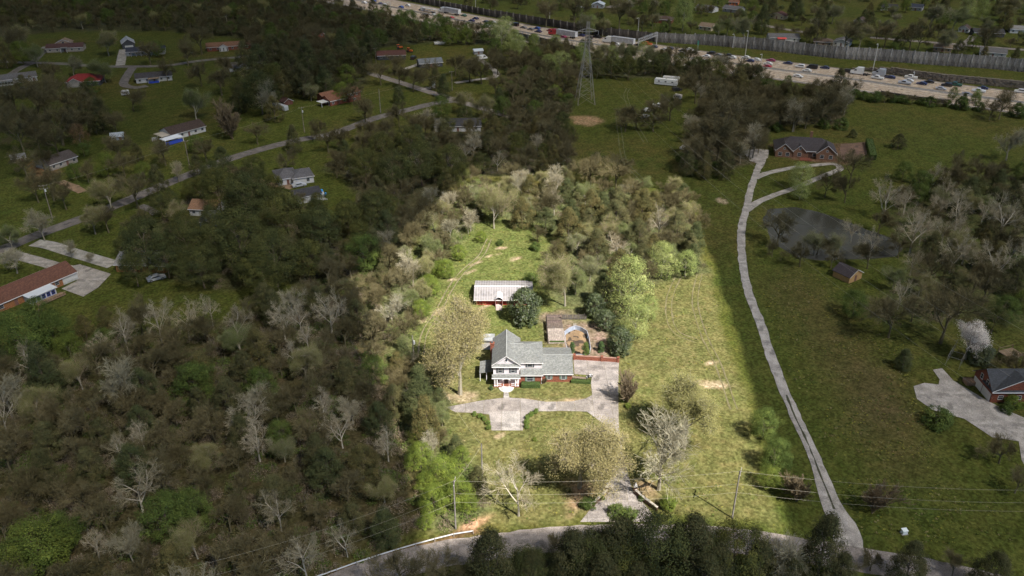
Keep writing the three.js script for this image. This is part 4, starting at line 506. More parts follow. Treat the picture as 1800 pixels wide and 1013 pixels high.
house('shed', 'small blue-grey gabled garden shed on the lawn', [196, 248], [217, 246], 4, { cat: 'shed', wh: 2, rise: 1.1, roof: R_.tin, wall: M(0.4, 0.44, 0.5, { map: sidingTex }), windows: 2, plain: true });
house('shed', 'small dark red barrel-shaped shed beside the silver camper', [500, 186], [515, 183], 5, { cat: 'shed', wh: 1.8, rise: 1.4, type: 'gablez', roof: M(0.12, 0.05, 0.04, { map: shingleTex }), wall: M(0.14, 0.05, 0.04), windows: 1, plain: true });
house('shed', 'pale little shed among bare trees at the left edge', [22, 287], [46, 283], 4, { cat: 'shed', wh: 2, rise: 1, roof: R_.pale, wall: W_.cream, windows: 2, plain: true });
house('shed', 'small grey metal shed by the white van', [834, 96], [849, 95], 4, { cat: 'shed', wh: 2.2, rise: 0.9, roof: R_.tin, wall: W_.grey, windows: 1, plain: true });
// right side
house('brick_house', 'brick house with dark roof and three front gables in the far right field', [1362, 274], [1468, 281], 12, { type: 'hip', rise: 4.2, wh: 3.1, roof: M(0.06, 0.05, 0.055, { map: shingleTex }), wall: W_.tanBrick, windows: 0, extra: (h, L) => {
  const rf = M(0.06, 0.05, 0.055, { map: shingleTex }); for (const [u, w, d, r] of [[-0.36, 7, 1.2, 3], [-0.1, 5, 0.6, 2.4], [0.34, 8, 1.6, 3.4]]) { block(h, { x0: u * L - w / 2, x1: u * L + w / 2, z0: -6, z1: d, wh: 3.0, rise: r, type: 'gablez', wall: W_.tanBrick, roof: rf }); for (const k of w > 6 ? [-0.22, 0.22] : [0]) windowPart(h, u * L + k * w, 1.5, d, 1.5, 1.5, 0); windowPart(h, u * L, 4.0, d, 0.8, 0.8, 0); }
  doorPart(h, 0.08 * L, 0, 1.4, 2.3, 0, M(0.06, 0.03, 0.02)); windowPart(h, 0.15 * L, 1.5, 0, 1.4, 1.4, 0); new MB().prism([[-2.5, 4], [2.5, 4], [2, 0.6], [-2, 0.6]], 0, 0.3).build('porch', W_.brick, h); new MB().box(L * 0.1, 4.5, -9, 1, 9, 1).build('chimney', W_.tanBrick, h); } });
house('brick_house', 'red brick house with dark grey roof and white garage doors at the right edge', [1740, 708], [1900, 708], 8.6, { wh: 3.5, rise: 3.4, roof: M(0.055, 0.06, 0.07, { map: shingleTex }), wall: M(0.27, 0.085, 0.045, { map: brickTex }), windows: 5, plain: true, door: 3, extra: (h, L, D) => {
  const t = -Math.PI / 2; for (const z of [-2.3, -6.4]) { const d = mesh('garage_door', new MB().box(0, 1.1, 0.04, 3.8, 2.2, 0.08).geometry(), M(0.5, 0.48, 0.45), h); d.position.set(-L / 2, 0.02, z); d.rotation.y = t; } for (const z of [-2.9, -5.7]) windowPart(h, -L / 2, 3.9, z, 1, 1.4, t);
  block(h, { x0: -L / 2 + 0.01, x1: -L / 2 + 13, z0: -4, z1: 0.012, wh: 3.49, rise: 3.3, type: 'gablez', wall: M(0.27, 0.085, 0.045, { map: brickTex }), roof: M(0.055, 0.06, 0.07, { map: shingleTex }) });
  new MB().box(-L / 2 - 1.2, 0.5, -D + 0.5, 2.2, 1, 2.2).build('landing', M(0.4, 0.24, 0.15, { map: woodTex }), h); } });
{ const wm = M(0.34, 0.24, 0.15, { map: woodTex }), q = P(1788, 650), d = thing('timber_deck', 'raised timber deck with rails behind the right-hand brick house', 'deck', q.x, 0, q.z - 4, 0.35); new MB().box(0, 2.4, 0, 5, 0.16, 4).build('floor', wm, d); for (const [x, z] of [[-2.4, -1.9], [2.4, -1.9], [-2.4, 1.9], [2.4, 1.9]]) new MB().box(x, 1.75, z, 0.16, 3.5, 0.16).build('post', wm, d); for (const z of [-1.9, 1.9]) new MB().box(0, 3.4, z, 4.9, 0.1, 0.1).build('rail', wm, d); for (let i = 0; i < 12; i++) new MB().box(-2.2 + i * 0.4, 2.9, 1.9, 0.06, 0.9, 0.06).build('baluster', wm, d); }
house('shed', 'small garden shed with dark roof and tan front below the pond', [1492, 499], [1514, 490], 6, { cat: 'shed', wh: 2.2, rise: 1.8, type: 'gablez', over: 0.35, roof: M(0.06, 0.045, 0.05, { map: shingleTex }), wall: M(0.5, 0.31, 0.13, { map: sidingTex }), windows: 1, door: 0, plain: true });
// beyond the highway
const farH = (label, a, b, d, o) => house('house', label, a, b, d, { windows: 3, plain: true, ...o });
farH('grey-blue roofed house at the top edge beside the street', [1040, 14], [1060, 15], 9, { roof: R_.tin, wall: W_.grey, type: 'gablez' });
farH('dark brown-roofed brick house beyond the noise wall', [1150, 40], [1180, 42], 11, { roof: M(0.07, 0.045, 0.035), wall: W_.brick, type: 'hip' });
farH('grey-roofed white house left of the tall bright tree, beyond the highway', [1222, 19], [1252, 23], 10, { roof: R_.grey });
farH('orange-red walled house at the top edge', [1281, 9], [1297, 10], 9, { roof: R_.rust, wall: M(0.5, 0.15, 0.06) });
farH('grey house between the orange-red one and the trees', [1270, 20], [1300, 24], 9, { roof: R_.grey, wall: W_.grey });
farH('tan house showing behind the noise wall left of the green sign', [1228, 52], [1250, 55], 9, { roof: R_.tan, wall: W_.cream });
farH('white house with pink patio at the top right', [1352, 32], [1378, 35], 9, { roof: R_.maroon, wall: W_.cream, type: 'gablez' });
farH('grey-roofed house with a red awning just behind the noise wall', [1352, 73], [1405, 74], 10, { roof: R_.grey, extra: (h, L) => new MB().slab([-L * 0.25, 2.4, 3], [L * 0.05, 2.4, 3], [L * 0.05, 2.9, 0.05], [-L * 0.25, 2.9, 0.05], 0.1).build('awning', M(0.5, 0.06, 0.05), h) });
farH('brown hipped-roof house just behind the noise wall', [1430, 80], [1463, 82], 10, { roof: M(0.16, 0.11, 0.085, { map: shingleTex }), wall: W_.tan, type: 'hip' });
farH('grey-roofed house with white gable behind the noise wall', [1464, 80], [1492, 83], 10, { roof: R_.grey, type: 'gablez' });
farH('cream gabled house among trees at the upper right', [1500, 43], [1520, 45], 9, { roof: R_.brown, wall: W_.cream, type: 'gablez' });
farH('dark-roofed white house at the very top', [1548, 18], [1576, 20], 9, { roof: R_.dark });
farH('blue-grey roofed house right of the dark one at the very top', [1598, 18], [1620, 20], 9, { roof: R_.navy, wall: W_.grey });
farH('small white-gabled house between trees at the upper right', [1684, 56], [1702, 58], 8, { roof: R_.brown, type: 'gablez' });
farH('black-roofed house beside the far street', [1712, 64], [1765, 66], 11, { roof: R_.dark, wall: W_.dark });
farH('tan-roofed house right behind the noise wall', [1640, 90], [1672, 93], 10, { roof: R_.tan, wall: W_.tan, type: 'hip' });
farH('grey-roofed house at the right behind the noise wall', [1722, 98], [1768, 102], 10, { roof: R_.grey });
farH('pale-roofed house at the top right corner', [1775, 58], [1808, 60], 10, { roof: R_.pale });
// things standing in yards
{
  const q = P(568, 349), s = thing('play_slide', 'blue and white inflatable slide by the black-roofed outbuilding', 'slide', q.x, 0, q.z, 0.4), bl = M(0.02, 0.3, 0.75, { roughness: 0.5 });
  for (const x of [-0.9, 0.9]) mesh('side', new THREE.CapsuleGeometry(0.35, 3.2, 4, 10).rotateX(0.9).translate(x, 1.5, 0), bl, s); mesh('slide', new MB().slab([-0.6, 0.3, 1.8], [0.6, 0.3, 1.8], [0.6, 2.4, -1], [-0.6, 2.4, -1], 0.25).geometry(), whiteM, s); mesh('tower', new THREE.CapsuleGeometry(0.5, 2.4, 4, 10).translate(0, 1.6, -1.4), bl, s); mesh('base', new THREE.CapsuleGeometry(0.3, 2, 4, 10).rotateZ(Math.PI / 2).translate(0, 0.3, 2.0), whiteM, s);
}
function camper(label, a, b, h, m, tall = 2.6) { const A = P(...a), B = P(...b), L = A.distanceTo(B), c = A.clone().lerp(B, 0.5), g = thing('camper', label, 'camper', c.x, 0, c.z, Math.atan2(-(B.z - A.z), B.x - A.x)); const sh = new THREE.Shape(); const l = L / 2; sh.moveTo(-l, 0); sh.lineTo(l, 0); sh.lineTo(l, tall * 0.75); sh.quadraticCurveTo(l, tall, l - 0.6, tall); sh.lineTo(-l + 0.6, tall); sh.quadraticCurveTo(-l, tall, -l, tall * 0.7); mesh('body', new THREE.ExtrudeGeometry(sh, { depth: 2.3, bevelEnabled: true, bevelSize: 0.08, bevelThickness: 0.08, bevelSegments: 2 }).translate(0, 0.55, -1.15), m, g); for (let i = 0; i < 3; i++) windowPart(g, -l * 0.6 + i * l * 0.6, 0.55 + tall * 0.58, 1.24, 1, 0.6, 0, { bars: 0 }); doorPart(g, l * 0.75, 1.24, 0.7, 1.8, 0, M(0.5, 0.5, 0.5), 0.65); for (const x of [-0.5, 0.5]) for (const z of [-1.1, 1.1]) mesh('wheel', new THREE.CylinderGeometry(0.36, 0.36, 0.25, 14).rotateX(Math.PI / 2).translate(x, 0.36, z), darkM, g); mesh('stripe', new MB().box(0, 0.55 + tall * 0.3, 1.235, L * 0.9, 0.18, 0.02).geometry(), M(0.25, 0.26, 0.3), g); new MB().box(0, 0.55 + tall + 0.15, 0, 0.9, 0.25, 0.8).build('roof_unit', whiteM, g); return g; }
camper('long white travel trailer parked at the edge of the field', [1151, 148], [1190, 152], 0, M(0.7, 0.7, 0.69, { roughness: 0.45 }), 3);
camper('second white trailer parked behind the long one', [1165, 144], [1194, 146], 0, M(0.62, 0.6, 0.57, { roughness: 0.45 }), 2.8);
camper('silver camper trailer under the trees', [483, 190], [504, 196], 0, M(0.5, 0.52, 0.54, { roughness: 0.35, metalness: 0.4 }), 2.2);
camper('small white trailer at the end of the dark bent drive', [214, 168], [227, 167], 0, M(0.62, 0.63, 0.64, { roughness: 0.45 }), 2);
camper('small pale trailer below the big white trailers', [1185, 173], [1197, 175], 0, M(0.55, 0.5, 0.48), 1.8);
{
  const q = P(773, 79), g = thing('boat', 'white boat on its trailer in the back field', 'boat', q.x, 0, q.z, 0.2), s = new THREE.Shape(); s.moveTo(-3.4, 0); s.lineTo(2, 0); s.quadraticCurveTo(3.4, 0.5, 3.8, 1.1); s.lineTo(-3.5, 1.1); mesh('hull', new THREE.ExtrudeGeometry(s, { depth: 1.5, bevelEnabled: true, bevelSize: 0.25, bevelThickness: 0.3 }).translate(0, 0.75, -0.75), whiteM, g); mesh('windscreen', new MB().slab([0.5, 2.2, 0.8], [0.5, 2.2, -0.8], [1.3, 1.9, -0.7], [1.3, 1.9, 0.7], 0.06).geometry(), glassM, g); mesh('seat', new MB().box(-1, 2.1, 0, 1, 0.5, 1.4).geometry(), M(0.3, 0.3, 0.32), g); mesh('trailer', new MB().box(0, 0.5, 0, 6, 0.12, 0.3).box(4, 0.5, 0, 2.4, 0.1, 0.1).geometry(), metalM, g); for (const z of [-0.9, 0.9]) mesh('wheel', new THREE.CylinderGeometry(0.33, 0.33, 0.22, 12).rotateX(Math.PI / 2).translate(-1, 0.33, z), darkM, g);
}
{ // orange machines by the red-brown house
  for (const [x, y, a, lab] of [[702, 86, 0.3, 'orange farm tractor behind the red-brown roofed house'], [720, 92, -0.4, 'second orange tractor, right of the red-brown roofed house']]) { const q = P(x, y), g = thing('tractor', lab, 'tractor', q.x, 0, q.z, a), om = M(0.62, 0.13, 0.02, { roughness: 0.5 }); mesh('bonnet', new MB().box(1, 1.2, 0, 2.2, 0.9, 0.9).geometry(), om, g); mesh('cab', new MB().box(-0.8, 1.9, 0, 1.4, 1.5, 1.3).geometry(), glassM, g); mesh('cab_roof', new MB().box(-0.8, 2.72, 0, 1.7, 0.15, 1.5).geometry(), om, g); for (const z of [-0.9, 0.9]) { mesh('wheel', new THREE.CylinderGeometry(0.8, 0.8, 0.45, 16).rotateX(Math.PI / 2).translate(-0.9, 0.8, z), darkM, g); mesh('wheel', new THREE.CylinderGeometry(0.45, 0.45, 0.3, 14).rotateX(Math.PI / 2).translate(1.6, 0.45, z), darkM, g); mesh('mudguard', new MB().box(-0.9, 1.7, z, 1.3, 0.1, 0.5).geometry(), om, g); } }
  const q = P(763, 150), u = thing('utility_cabinet', 'grey metal cabinet beside the cross street', 'cabinet', q.x, 0, q.z); mesh('case', new MB().box(0, 1.1, 0, 2, 2.2, 1.2).geometry(), M(0.36, 0.4, 0.4), u); mesh('door', new MB().box(-0.48, 1.1, 0.62, 0.9, 2, 0.04).geometry(), M(0.4, 0.44, 0.44), u); mesh('door', new MB().box(0.48, 1.1, 0.62, 0.9, 2, 0.04).geometry(), M(0.4, 0.44, 0.44), u); mesh('lid', new MB().box(0, 2.25, 0, 2.2, 0.1, 1.4).geometry(), M(0.3, 0.33, 0.33), u);
  const w = P(1589, 938), c = thing('utility_box', 'small white utility box alone on the front right lawn', 'utility box', w.x, 0, w.z, 0.15); mesh('case', new MB().box(0, 0.45, 0, 1.0, 0.9, 0.8).geometry(), M(0.6, 0.66, 0.66), c); mesh('lid', new MB().slab([-0.56, 0.95, 0.46], [0.56, 0.95, 0.46], [0.56, 1.05, -0.46], [-0.56, 1.05, -0.46], 0.08).geometry(), M(0.66, 0.72, 0.72), c); mesh('base', new MB().box(0, 0.05, 0, 1.3, 0.1, 1.1).geometry(), concreteM, c);
  const n = P(1682, 632), b = thing('net_cage', 'white-framed net cage on the lawn beside the white flowering tree', 'net cage', n.x, 0, n.z, 0.9), f = M(0.3, 0.3, 0.3); for (let i = 0; i < 4; i++) mesh('hoop', new MB().path([[-5 + i * 3.4, 0, -1.6], [-5 + i * 3.4, 3, -1.6], [-5 + i * 3.4, 3, 1.6], [-5 + i * 3.4, 0, 1.6]], 0.022, 5).geometry(), f, b); for (const z of [-1.6, 1.6]) mesh('rail', new MB().path([[-5, 3, z], [5.2, 3, z]], 0.03, 5).geometry(), f, b); const net = new MB(); for (let x = -5; x <= 5.2; x += 0.5) net.path([[x, 0, -1.6], [x, 3, -1.6], [x, 3, 1.6], [x, 0, 1.6]], 0.005, 3); for (let y = 0.5; y < 3; y += 0.5) for (const z of [-1.6, 1.6]) net.path([[-5, y, z], [5.2, y, z]], 0.005, 3); net.build('net', M(0.2, 0.2, 0.2), b).userData.kind = 'stuff';
}
// ---------------------------------------------------------------- trees and shrubs: a few of each kind with limbs, twigs and leaves, then copies
const barkM = new THREE.MeshPhysicalMaterial({ vertexColors: true, roughness: 0.95, specularIntensity: 0.25, side: THREE.DoubleSide });
const leafMats = (list, o = {}) => list.map(([r, g, b]) => { const m = new THREE.MeshPhysicalMaterial({ vertexColors: true, roughness: 0.8, specularIntensity: 0.3, side: THREE.DoubleSide, ...o }); m.color.setRGB(r, g, b); return m; });
const V = (x, y, z) => new THREE.Vector3(x, y, z);
function sprout(r, dir, spread, up = 0) { // a direction that leaves DIR by about SPREAD radians
  const v = V(r() - 0.5, r() - 0.5, r() - 0.5).normalize(), t = v.sub(dir.clone().multiplyScalar(v.dot(dir))).normalize();
  const d = dir.clone().multiplyScalar(Math.cos(spread)).addScaledVector(t, Math.sin(spread)); d.y += up; return d.normalize();
}
// limbs: o = {h, trunk, radius, levels: [{n, len, spread, up, from}], bend}
function branching(r, o) {
  const wood = new MB(), twig = new MB(), tips = [];
  const grow = (p, d, len, rad, level) => {
    const L = o.levels[level], segs = level < 2 ? 4 : level === 2 ? 3 : level === 3 ? 2 : 1, end = level === o.levels.length - 1, b = level <= (o.solid ?? 1) ? wood : twig;
    const base = level <= 1 ? o.bark : o.twig, k = 0.75 + 0.5 * r(); b.color = base.map((c) => c * k);
    let a = p.clone(); const way = [a.clone()]; const dd = d.clone(); let ra = rad;
    for (let s = 0; s < segs; s++) {
      dd.addScaledVector(V(r() - 0.5, r() - 0.5, r() - 0.5), o.bend * (level + 1) * 0.5); dd.y += (o.lift ?? 0.03); dd.normalize();
      const e = a.clone().addScaledVector(dd, len / segs), rb = Math.max(o.thin, ra * (end ? 0.5 : 0.78)); b.tube(a.toArray(), e.toArray(), ra, rb, level < 2 ? 6 : 3); a = e; ra = rb; way.push(a.clone());
    }
    if (end || level === o.levels.length - 2) tips.push(a.clone(), way[1].clone());
    if (end) return;
    const N = o.levels[level + 1], n = Math.round(N.n * (0.8 + 0.4 * r()));
    for (let i = 0; i < n; i++) {
      const t = N.from + (1 - N.from) * ((i + r()) / n), q = Math.min(segs - 1, Math.floor(t * segs)), f = t * segs - q, s = way[q].clone().lerp(way[q + 1], f), dir = way[q + 1].clone().sub(way[q]).normalize();
      grow(s, sprout(r, dir, N.spread * (0.7 + 0.6 * r()), N.up * (0.5 + r())), len * N.len * (0.7 + 0.6 * r()) * (1.15 - 0.45 * t), Math.max(o.thin, rad * (N.fat ?? 0.5) * (1.1 - 0.4 * t)), level + 1);
    }
  };
  for (let k = 0; k < (o.stems ?? 1); k++) { const d = (o.stems ?? 1) > 1 ? sprout(r, V(0, 1, 0), o.stemSpread ?? 0.25) : V((r() - 0.5) * 0.12, 1, (r() - 0.5) * 0.12).normalize(); grow(V(0, -0.1, 0), d, o.trunk * (0.85 + 0.3 * r()), o.radius, 0); }
  return { wood, twig, tips };
}
function leaf(b, r, p, n, size, aspect = 0.6) { // one leaf spray facing about N, folded along its middle
  const t = V(r() - 0.5, r() - 0.5, r() - 0.5).cross(n).normalize(), w = n.clone().cross(t), l = size * (0.7 + 0.6 * r()), h = l * aspect;
  const a = p.clone().addScaledVector(t, -l / 2), c = p.clone().addScaledVector(t, l / 2), q = n.clone().multiplyScalar(-l * 0.15), e = p.clone().addScaledVector(w, h / 2).add(q), f = p.clone().addScaledVector(w, -h / 2).add(q);
  b.tri(a.toArray(), f.toArray(), c.toArray()); b.tri(a.toArray(), c.toArray(), e.toArray());
}
const fromTint = (r, tints) => { const t = tints[Math.floor(r() * tints.length)], k = 0.75 + 0.5 * r(); return t.map((c) => c * k); };
// crown of clumps within a shape: shape(u) gives the crown radius at height share u
function clumpCrown(r, o) {
  const b = new MB();
  for (let i = 0; i < o.clumps; i++) {
    const u = o.lo + (o.hi - o.lo) * Math.pow(r(), o.bias ?? 1), a = r() * Math.PI * 2, R = o.shape((u - o.lo) / (o.hi - o.lo)), q = Math.sqrt(r()) * 0.35 + 0.65, cr = o.size * (0.6 + 0.8 * r());
    const lump = (0.6 + 0.72 * vnoise(Math.cos(a) * 1.5 + 9 + o.seed, Math.sin(a) * 1.5 + 9 + u / o.hi * 2.6)) * (0.86 + 0.28 * vnoise(a * 3 + o.seed, u * 1.3)), c = V(Math.cos(a) * R * q * lump, u, Math.sin(a) * R * q * lump);
    const out = V(c.x, (o.flat ?? 0.5) * R, c.z).normalize(), tone = fromTint(r, o.tints);
    for (let k = 0; k < o.leaves; k++) {
      const d = V(r() * 2 - 1, r() * 2 - 1, r() * 2 - 1); if (d.lengthSq() > 1) d.normalize(); const p = c.clone().add(V(d.x * cr, d.y * cr * (o.squash ?? 0.75) - (o.droop ?? 0) * cr * Math.hypot(d.x, d.z), d.z * cr)); if (p.y < 0.15) continue;
      const n = d.clone().addScaledVector(out, 0.7).add(V((r() - 0.5) * 1.2, r() * 0.9, (r() - 0.5) * 1.2)).normalize(), j = 0.8 + 0.4 * r(); b.color = tone.map((x) => x * j); leaf(b, r, p, n, o.leaf, o.aspect);
    }
  }
  return b;
}
const greyBark = [0.27, 0.245, 0.19], brownBark = [0.17, 0.135, 0.105], whiteBark = [0.42, 0.38, 0.31], darkBark = [0.12, 0.095, 0.075];
function bareProto(seed, bark, twig, k = {}) {
  const r = rng(seed), o = { trunk: 4.2, radius: 0.24, thin: 0.016, bend: 0.22, lift: 0.02, bark, twig, levels: [{}, { n: 6, len: 1.05, spread: 0.75, up: 0.15, from: 0.45, fat: 0.62 }, { n: 6, len: 0.62, spread: 0.75, up: 0.12, from: 0.2, fat: 0.5 }, { n: 8, len: 0.62, spread: 0.7, up: 0.06, from: 0.1, fat: 0.5 }, { n: 9, len: 0.68, spread: 0.68, up: 0.04, from: 0.05, fat: 0.6 }], ...k };
  return branching(r, o);
}
const KIND = {};
function defKind(key, name, word, variants, mats) { KIND[key] = { name, word, variants, mats }; }
function finish(wood, crown) { const w = wood.geometry(false), c = crown.geometry(false); c.computeBoundingBox(); const bb = c.boundingBox.clone(); w.computeBoundingBox(); bb.union(w.boundingBox); return { wood: w, crown: c, width: Math.max(bb.max.x - bb.min.x, bb.max.z - bb.min.z), height: bb.max.y }; }
const W3 = [[1, 1, 1], [0.8, 0.8, 0.76], [1.06, 1.03, 1]], WX = [[1, 1, 1], [0.86, 0.84, 0.8], [1.12, 1.08, 1.02]];
const bare = (seeds, bark, twig, k) => seeds.map((s) => { const t = bareProto(s, bark, twig, k); return finish(t.wood, t.twig); });
defKind('bare', 'bare_tree', 'bare brown twiggy tree', bare([11, 12, 13, 14], [0.125, 0.108, 0.064], [0.122, 0.106, 0.054], { thin: 0.016 }), leafMats(W3));
defKind('grey', 'bare_tree', 'bare grey tree', bare([21, 22, 23], greyBark, [0.31, 0.285, 0.2], { bend: 0.28, thin: 0.014 }), leafMats(W3));
defKind('white', 'sycamore_tree', 'bare white-limbed tree', bare([31, 32, 33], whiteBark, [0.34, 0.3, 0.21], { trunk: 5.5, radius: 0.22, bend: 0.42, thin: 0.013, solid: 2, levels: [{}, { n: 5, len: 0.95, spread: 0.7, up: 0.2, from: 0.35, fat: 0.6 }, { n: 5, len: 0.6, spread: 0.75, up: 0.1, from: 0.25, fat: 0.55 }, { n: 6, len: 0.55, spread: 0.75, up: 0.08, from: 0.15, fat: 0.45 }, { n: 9, len: 0.65, spread: 0.7, up: 0.04, from: 0.1, fat: 0.5 }] }), leafMats(W3));
const vase = { trunk: 0.5, radius: 0.14, stems: 3, stemSpread: 0.2, levels: [{}, { n: 6, len: 6, spread: 0.42, up: 0.12, from: 0.2, fat: 0.6 }, { n: 9, len: 0.42, spread: 0.45, up: 0.15, from: 0.15, fat: 0.5 }, { n: 7, len: 0.5, spread: 0.45, up: 0.1, from: 0.1, fat: 0.6 }, { n: 4, len: 0.5, spread: 0.4, up: 0.05, from: 0.1, fat: 0.7 }] };
defKind('vase', 'bare_tree', 'rounded bare many-stemmed tree', bare([41, 42], [0.19, 0.145, 0.095], [0.18, 0.14, 0.09], vase), leafMats(W3));
function budTree(seed, bark, twig, tints, per, size, k) {
  const r = rng(seed), t = bareProto(seed, bark, twig, k);
  for (const p of t.tips) for (let i = 0; i < per; i++) { t.twig.color = fromTint(r, tints); leaf(t.twig, r, p.clone().add(V((r() - 0.5) * 1.1, (r() - 0.5) * 0.9, (r() - 0.5) * 1.1)), V(r() - 0.5, r() + 0.1, r() - 0.5).normalize(), size); }
  return finish(t.wood, t.twig);
}
const gold = [[0.28, 0.24, 0.1], [0.235, 0.21, 0.09], [0.31, 0.265, 0.13], [0.17, 0.155, 0.07]];
defKind('bud', 'budding_tree', 'olive-gold tree just coming into bud', [51, 52, 53].map((s) => budTree(s, greyBark, [0.26, 0.22, 0.16], gold, 12, 0.1)), leafMats([[1, 1, 1], [0.92, 1, 0.85], [1.1, 1, 0.95]]));
defKind('sage', 'budding_tree', 'grey-green tree coming into leaf', [54, 55, 56].map((s) => budTree(s, greyBark, [0.26, 0.22, 0.17], [[0.14, 0.155, 0.06], [0.18, 0.19, 0.085], [0.11, 0.125, 0.045], [0.2, 0.19, 0.11]], 9, 0.115)), leafMats([[1, 1, 1], [0.85, 0.95, 0.75], [1.2, 1.12, 1]]));
const limeT = [[0.23, 0.265, 0.08], [0.28, 0.305, 0.11], [0.17, 0.205, 0.06]], midT = [[0.082, 0.115, 0.026], [0.105, 0.135, 0.03], [0.062, 0.09, 0.021]], darkT = [[0.062, 0.068, 0.02], [0.085, 0.088, 0.026], [0.046, 0.054, 0.018]], cedarT = [[0.085, 0.085, 0.034], [0.11, 0.1, 0.042], [0.06, 0.064, 0.026]];
const limbs = (seed, bark, h, k = {}) => bareProto(seed, bark, bark, { trunk: h, levels: [{}, { n: 7, len: 0.5, spread: 0.8, up: 0.15, from: 0.35, fat: 0.5 }, { n: 4, len: 0.6, spread: 0.7, up: 0.1, from: 0.3, fat: 0.5 }], ...k });
function leafTree(seed, tints, o = {}) {
  const r = rng(seed), h = o.h ?? 10, t = limbs(seed + 1, o.bark ?? brownBark, h * 0.62), R = o.R ?? 4.6;
  const c = clumpCrown(r, { seed, clumps: o.clumps ?? 150, lo: h * (o.base ?? 0.2), hi: h, size: o.size ?? 1.05, leaves: o.leaves ?? 84, leaf: o.leaf ?? 0.24, tints, shape: o.shape ?? ((u) => R * Math.sqrt(Math.max(0.03, 1 - Math.pow(u * 1.55 - 0.55, 2)))), flat: 0.5, squash: 0.8 });
  for (const m of [t.twig]) { c.p.push(...m.p); c.c.push(...m.c); }
  return finish(t.wood, c);
}
defKind('leaf', 'leafy_tree', 'green leafy tree', [61, 62, 63].map((s) => leafTree(s, midT)), leafMats([[1, 1, 1], [0.85, 0.88, 0.85], [1.2, 1.12, 0.9]]));
defKind('lime', 'leafy_tree', 'fresh yellow-green tree', [71, 72].map((s) => leafTree(s, limeT, { h: 12, R: 4.2, leaves: 52, clumps: 170, base: 0.14, bark: greyBark })), leafMats([[1, 1, 1], [0.85, 0.9, 0.85]]));
defKind('magnolia', 'magnolia_tree', 'dense dark glossy evergreen tree', [leafTree(81, [[0.05, 0.07, 0.024], [0.075, 0.1, 0.036], [0.11, 0.135, 0.055], [0.036, 0.05, 0.02]], { h: 10, R: 5, base: 0.05, leaf: 0.42, size: 0.9, clumps: 210, leaves: 48 })], leafMats([[1, 1, 1], [0.8, 0.8, 0.8]], { roughness: 0.42, specularIntensity: 0.8 }));
defKind('cedar', 'cedar_tree', 'dark olive cedar', [91, 92, 93].map((s, i) => leafTree(s, cedarT, { h: 10, base: 0.04, leaf: 0.2, size: 0.8, clumps: 180, leaves: 90, bark: darkBark, shape: (u) => (i === 2 ? 3.1 : 3.9) * Math.pow(Math.max(0.02, 1 - u * u), i === 1 ? 0.8 : 0.62) * (0.72 + 0.28 * Math.min(1, u * 6)) })), leafMats([[1, 1, 1], [0.8, 0.82, 0.8], [1.12, 1.02, 0.9], [0.72, 0.86, 0.8]]));
defKind('pine', 'pine_tree', 'broad dark green pine', [101, 102, 103].map((s) => leafTree(s, darkT, { h: 12, R: 5, base: 0.28, leaf: 0.24, size: 1.2, clumps: 125, leaves: 120, squash: 0.5, bark: [0.2, 0.15, 0.11], shape: (u) => 5 * Math.sqrt(Math.max(0.05, 1 - Math.pow(u * 1.45 - 0.45, 2))) })), leafMats([[1, 1, 1], [1.2, 1.15, 1], [0.85, 0.9, 0.95]]));
defKind('shrub', 'shrub', 'rounded green shrub', [111, 112].map((s) => leafTree(s, midT, { h: 3.4, R: 2.1, base: 0.04, leaf: 0.24, size: 0.55, clumps: 90, leaves: 44 })), leafMats([[1, 1, 1], [1.3, 1.25, 0.9], [0.7, 0.75, 0.75]]));
defKind('holly', 'cone_shrub', 'dark green cone-shaped shrub', [leafTree(121, [[0.05, 0.085, 0.03], [0.075, 0.115, 0.04], [0.035, 0.06, 0.022]], { h: 4, base: 0.02, leaf: 0.16, size: 0.4, clumps: 110, leaves: 50, shape: (u) => 1.15 * Math.pow(Math.max(0.01, 1 - u), 0.45) })], leafMats([[1, 1, 1], [1.5, 1.3, 0.9]]));
defKind('ball', 'box_shrub', 'clipped round box shrub', [leafTree(131, [[0.1, 0.15, 0.03], [0.13, 0.18, 0.04], [0.075, 0.115, 0.025]], { h: 1.5, R: 0.8, base: 0.06, leaf: 0.11, size: 0.22, clumps: 90, leaves: 34, shape: (u) => 0.72 * Math.sqrt(Math.max(0.02, 1 - Math.pow(u * 2 - 1, 2))) })], leafMats([[1, 1, 1]]));
defKind('blossom', 'flowering_tree', 'white flowering tree', [budTree(141, greyBark, [0.3, 0.24, 0.2], [[0.78, 0.72, 0.66], [0.7, 0.62, 0.55], [0.74, 0.7, 0.64]], 3, 0.15)], leafMats([[1, 1, 1]]));
defKind('rust', 'russet_tree', 'russet-brown twiggy tree', [leafTree(151, [[0.17, 0.1, 0.05], [0.21, 0.13, 0.07], [0.13, 0.085, 0.045]], { leaves: 36, clumps: 120, leaf: 0.24 })], leafMats([[1, 1, 1]]));
const plants = [];   // every placed plant, labelled at the end from what stands round it
const rPlant = rng(77);
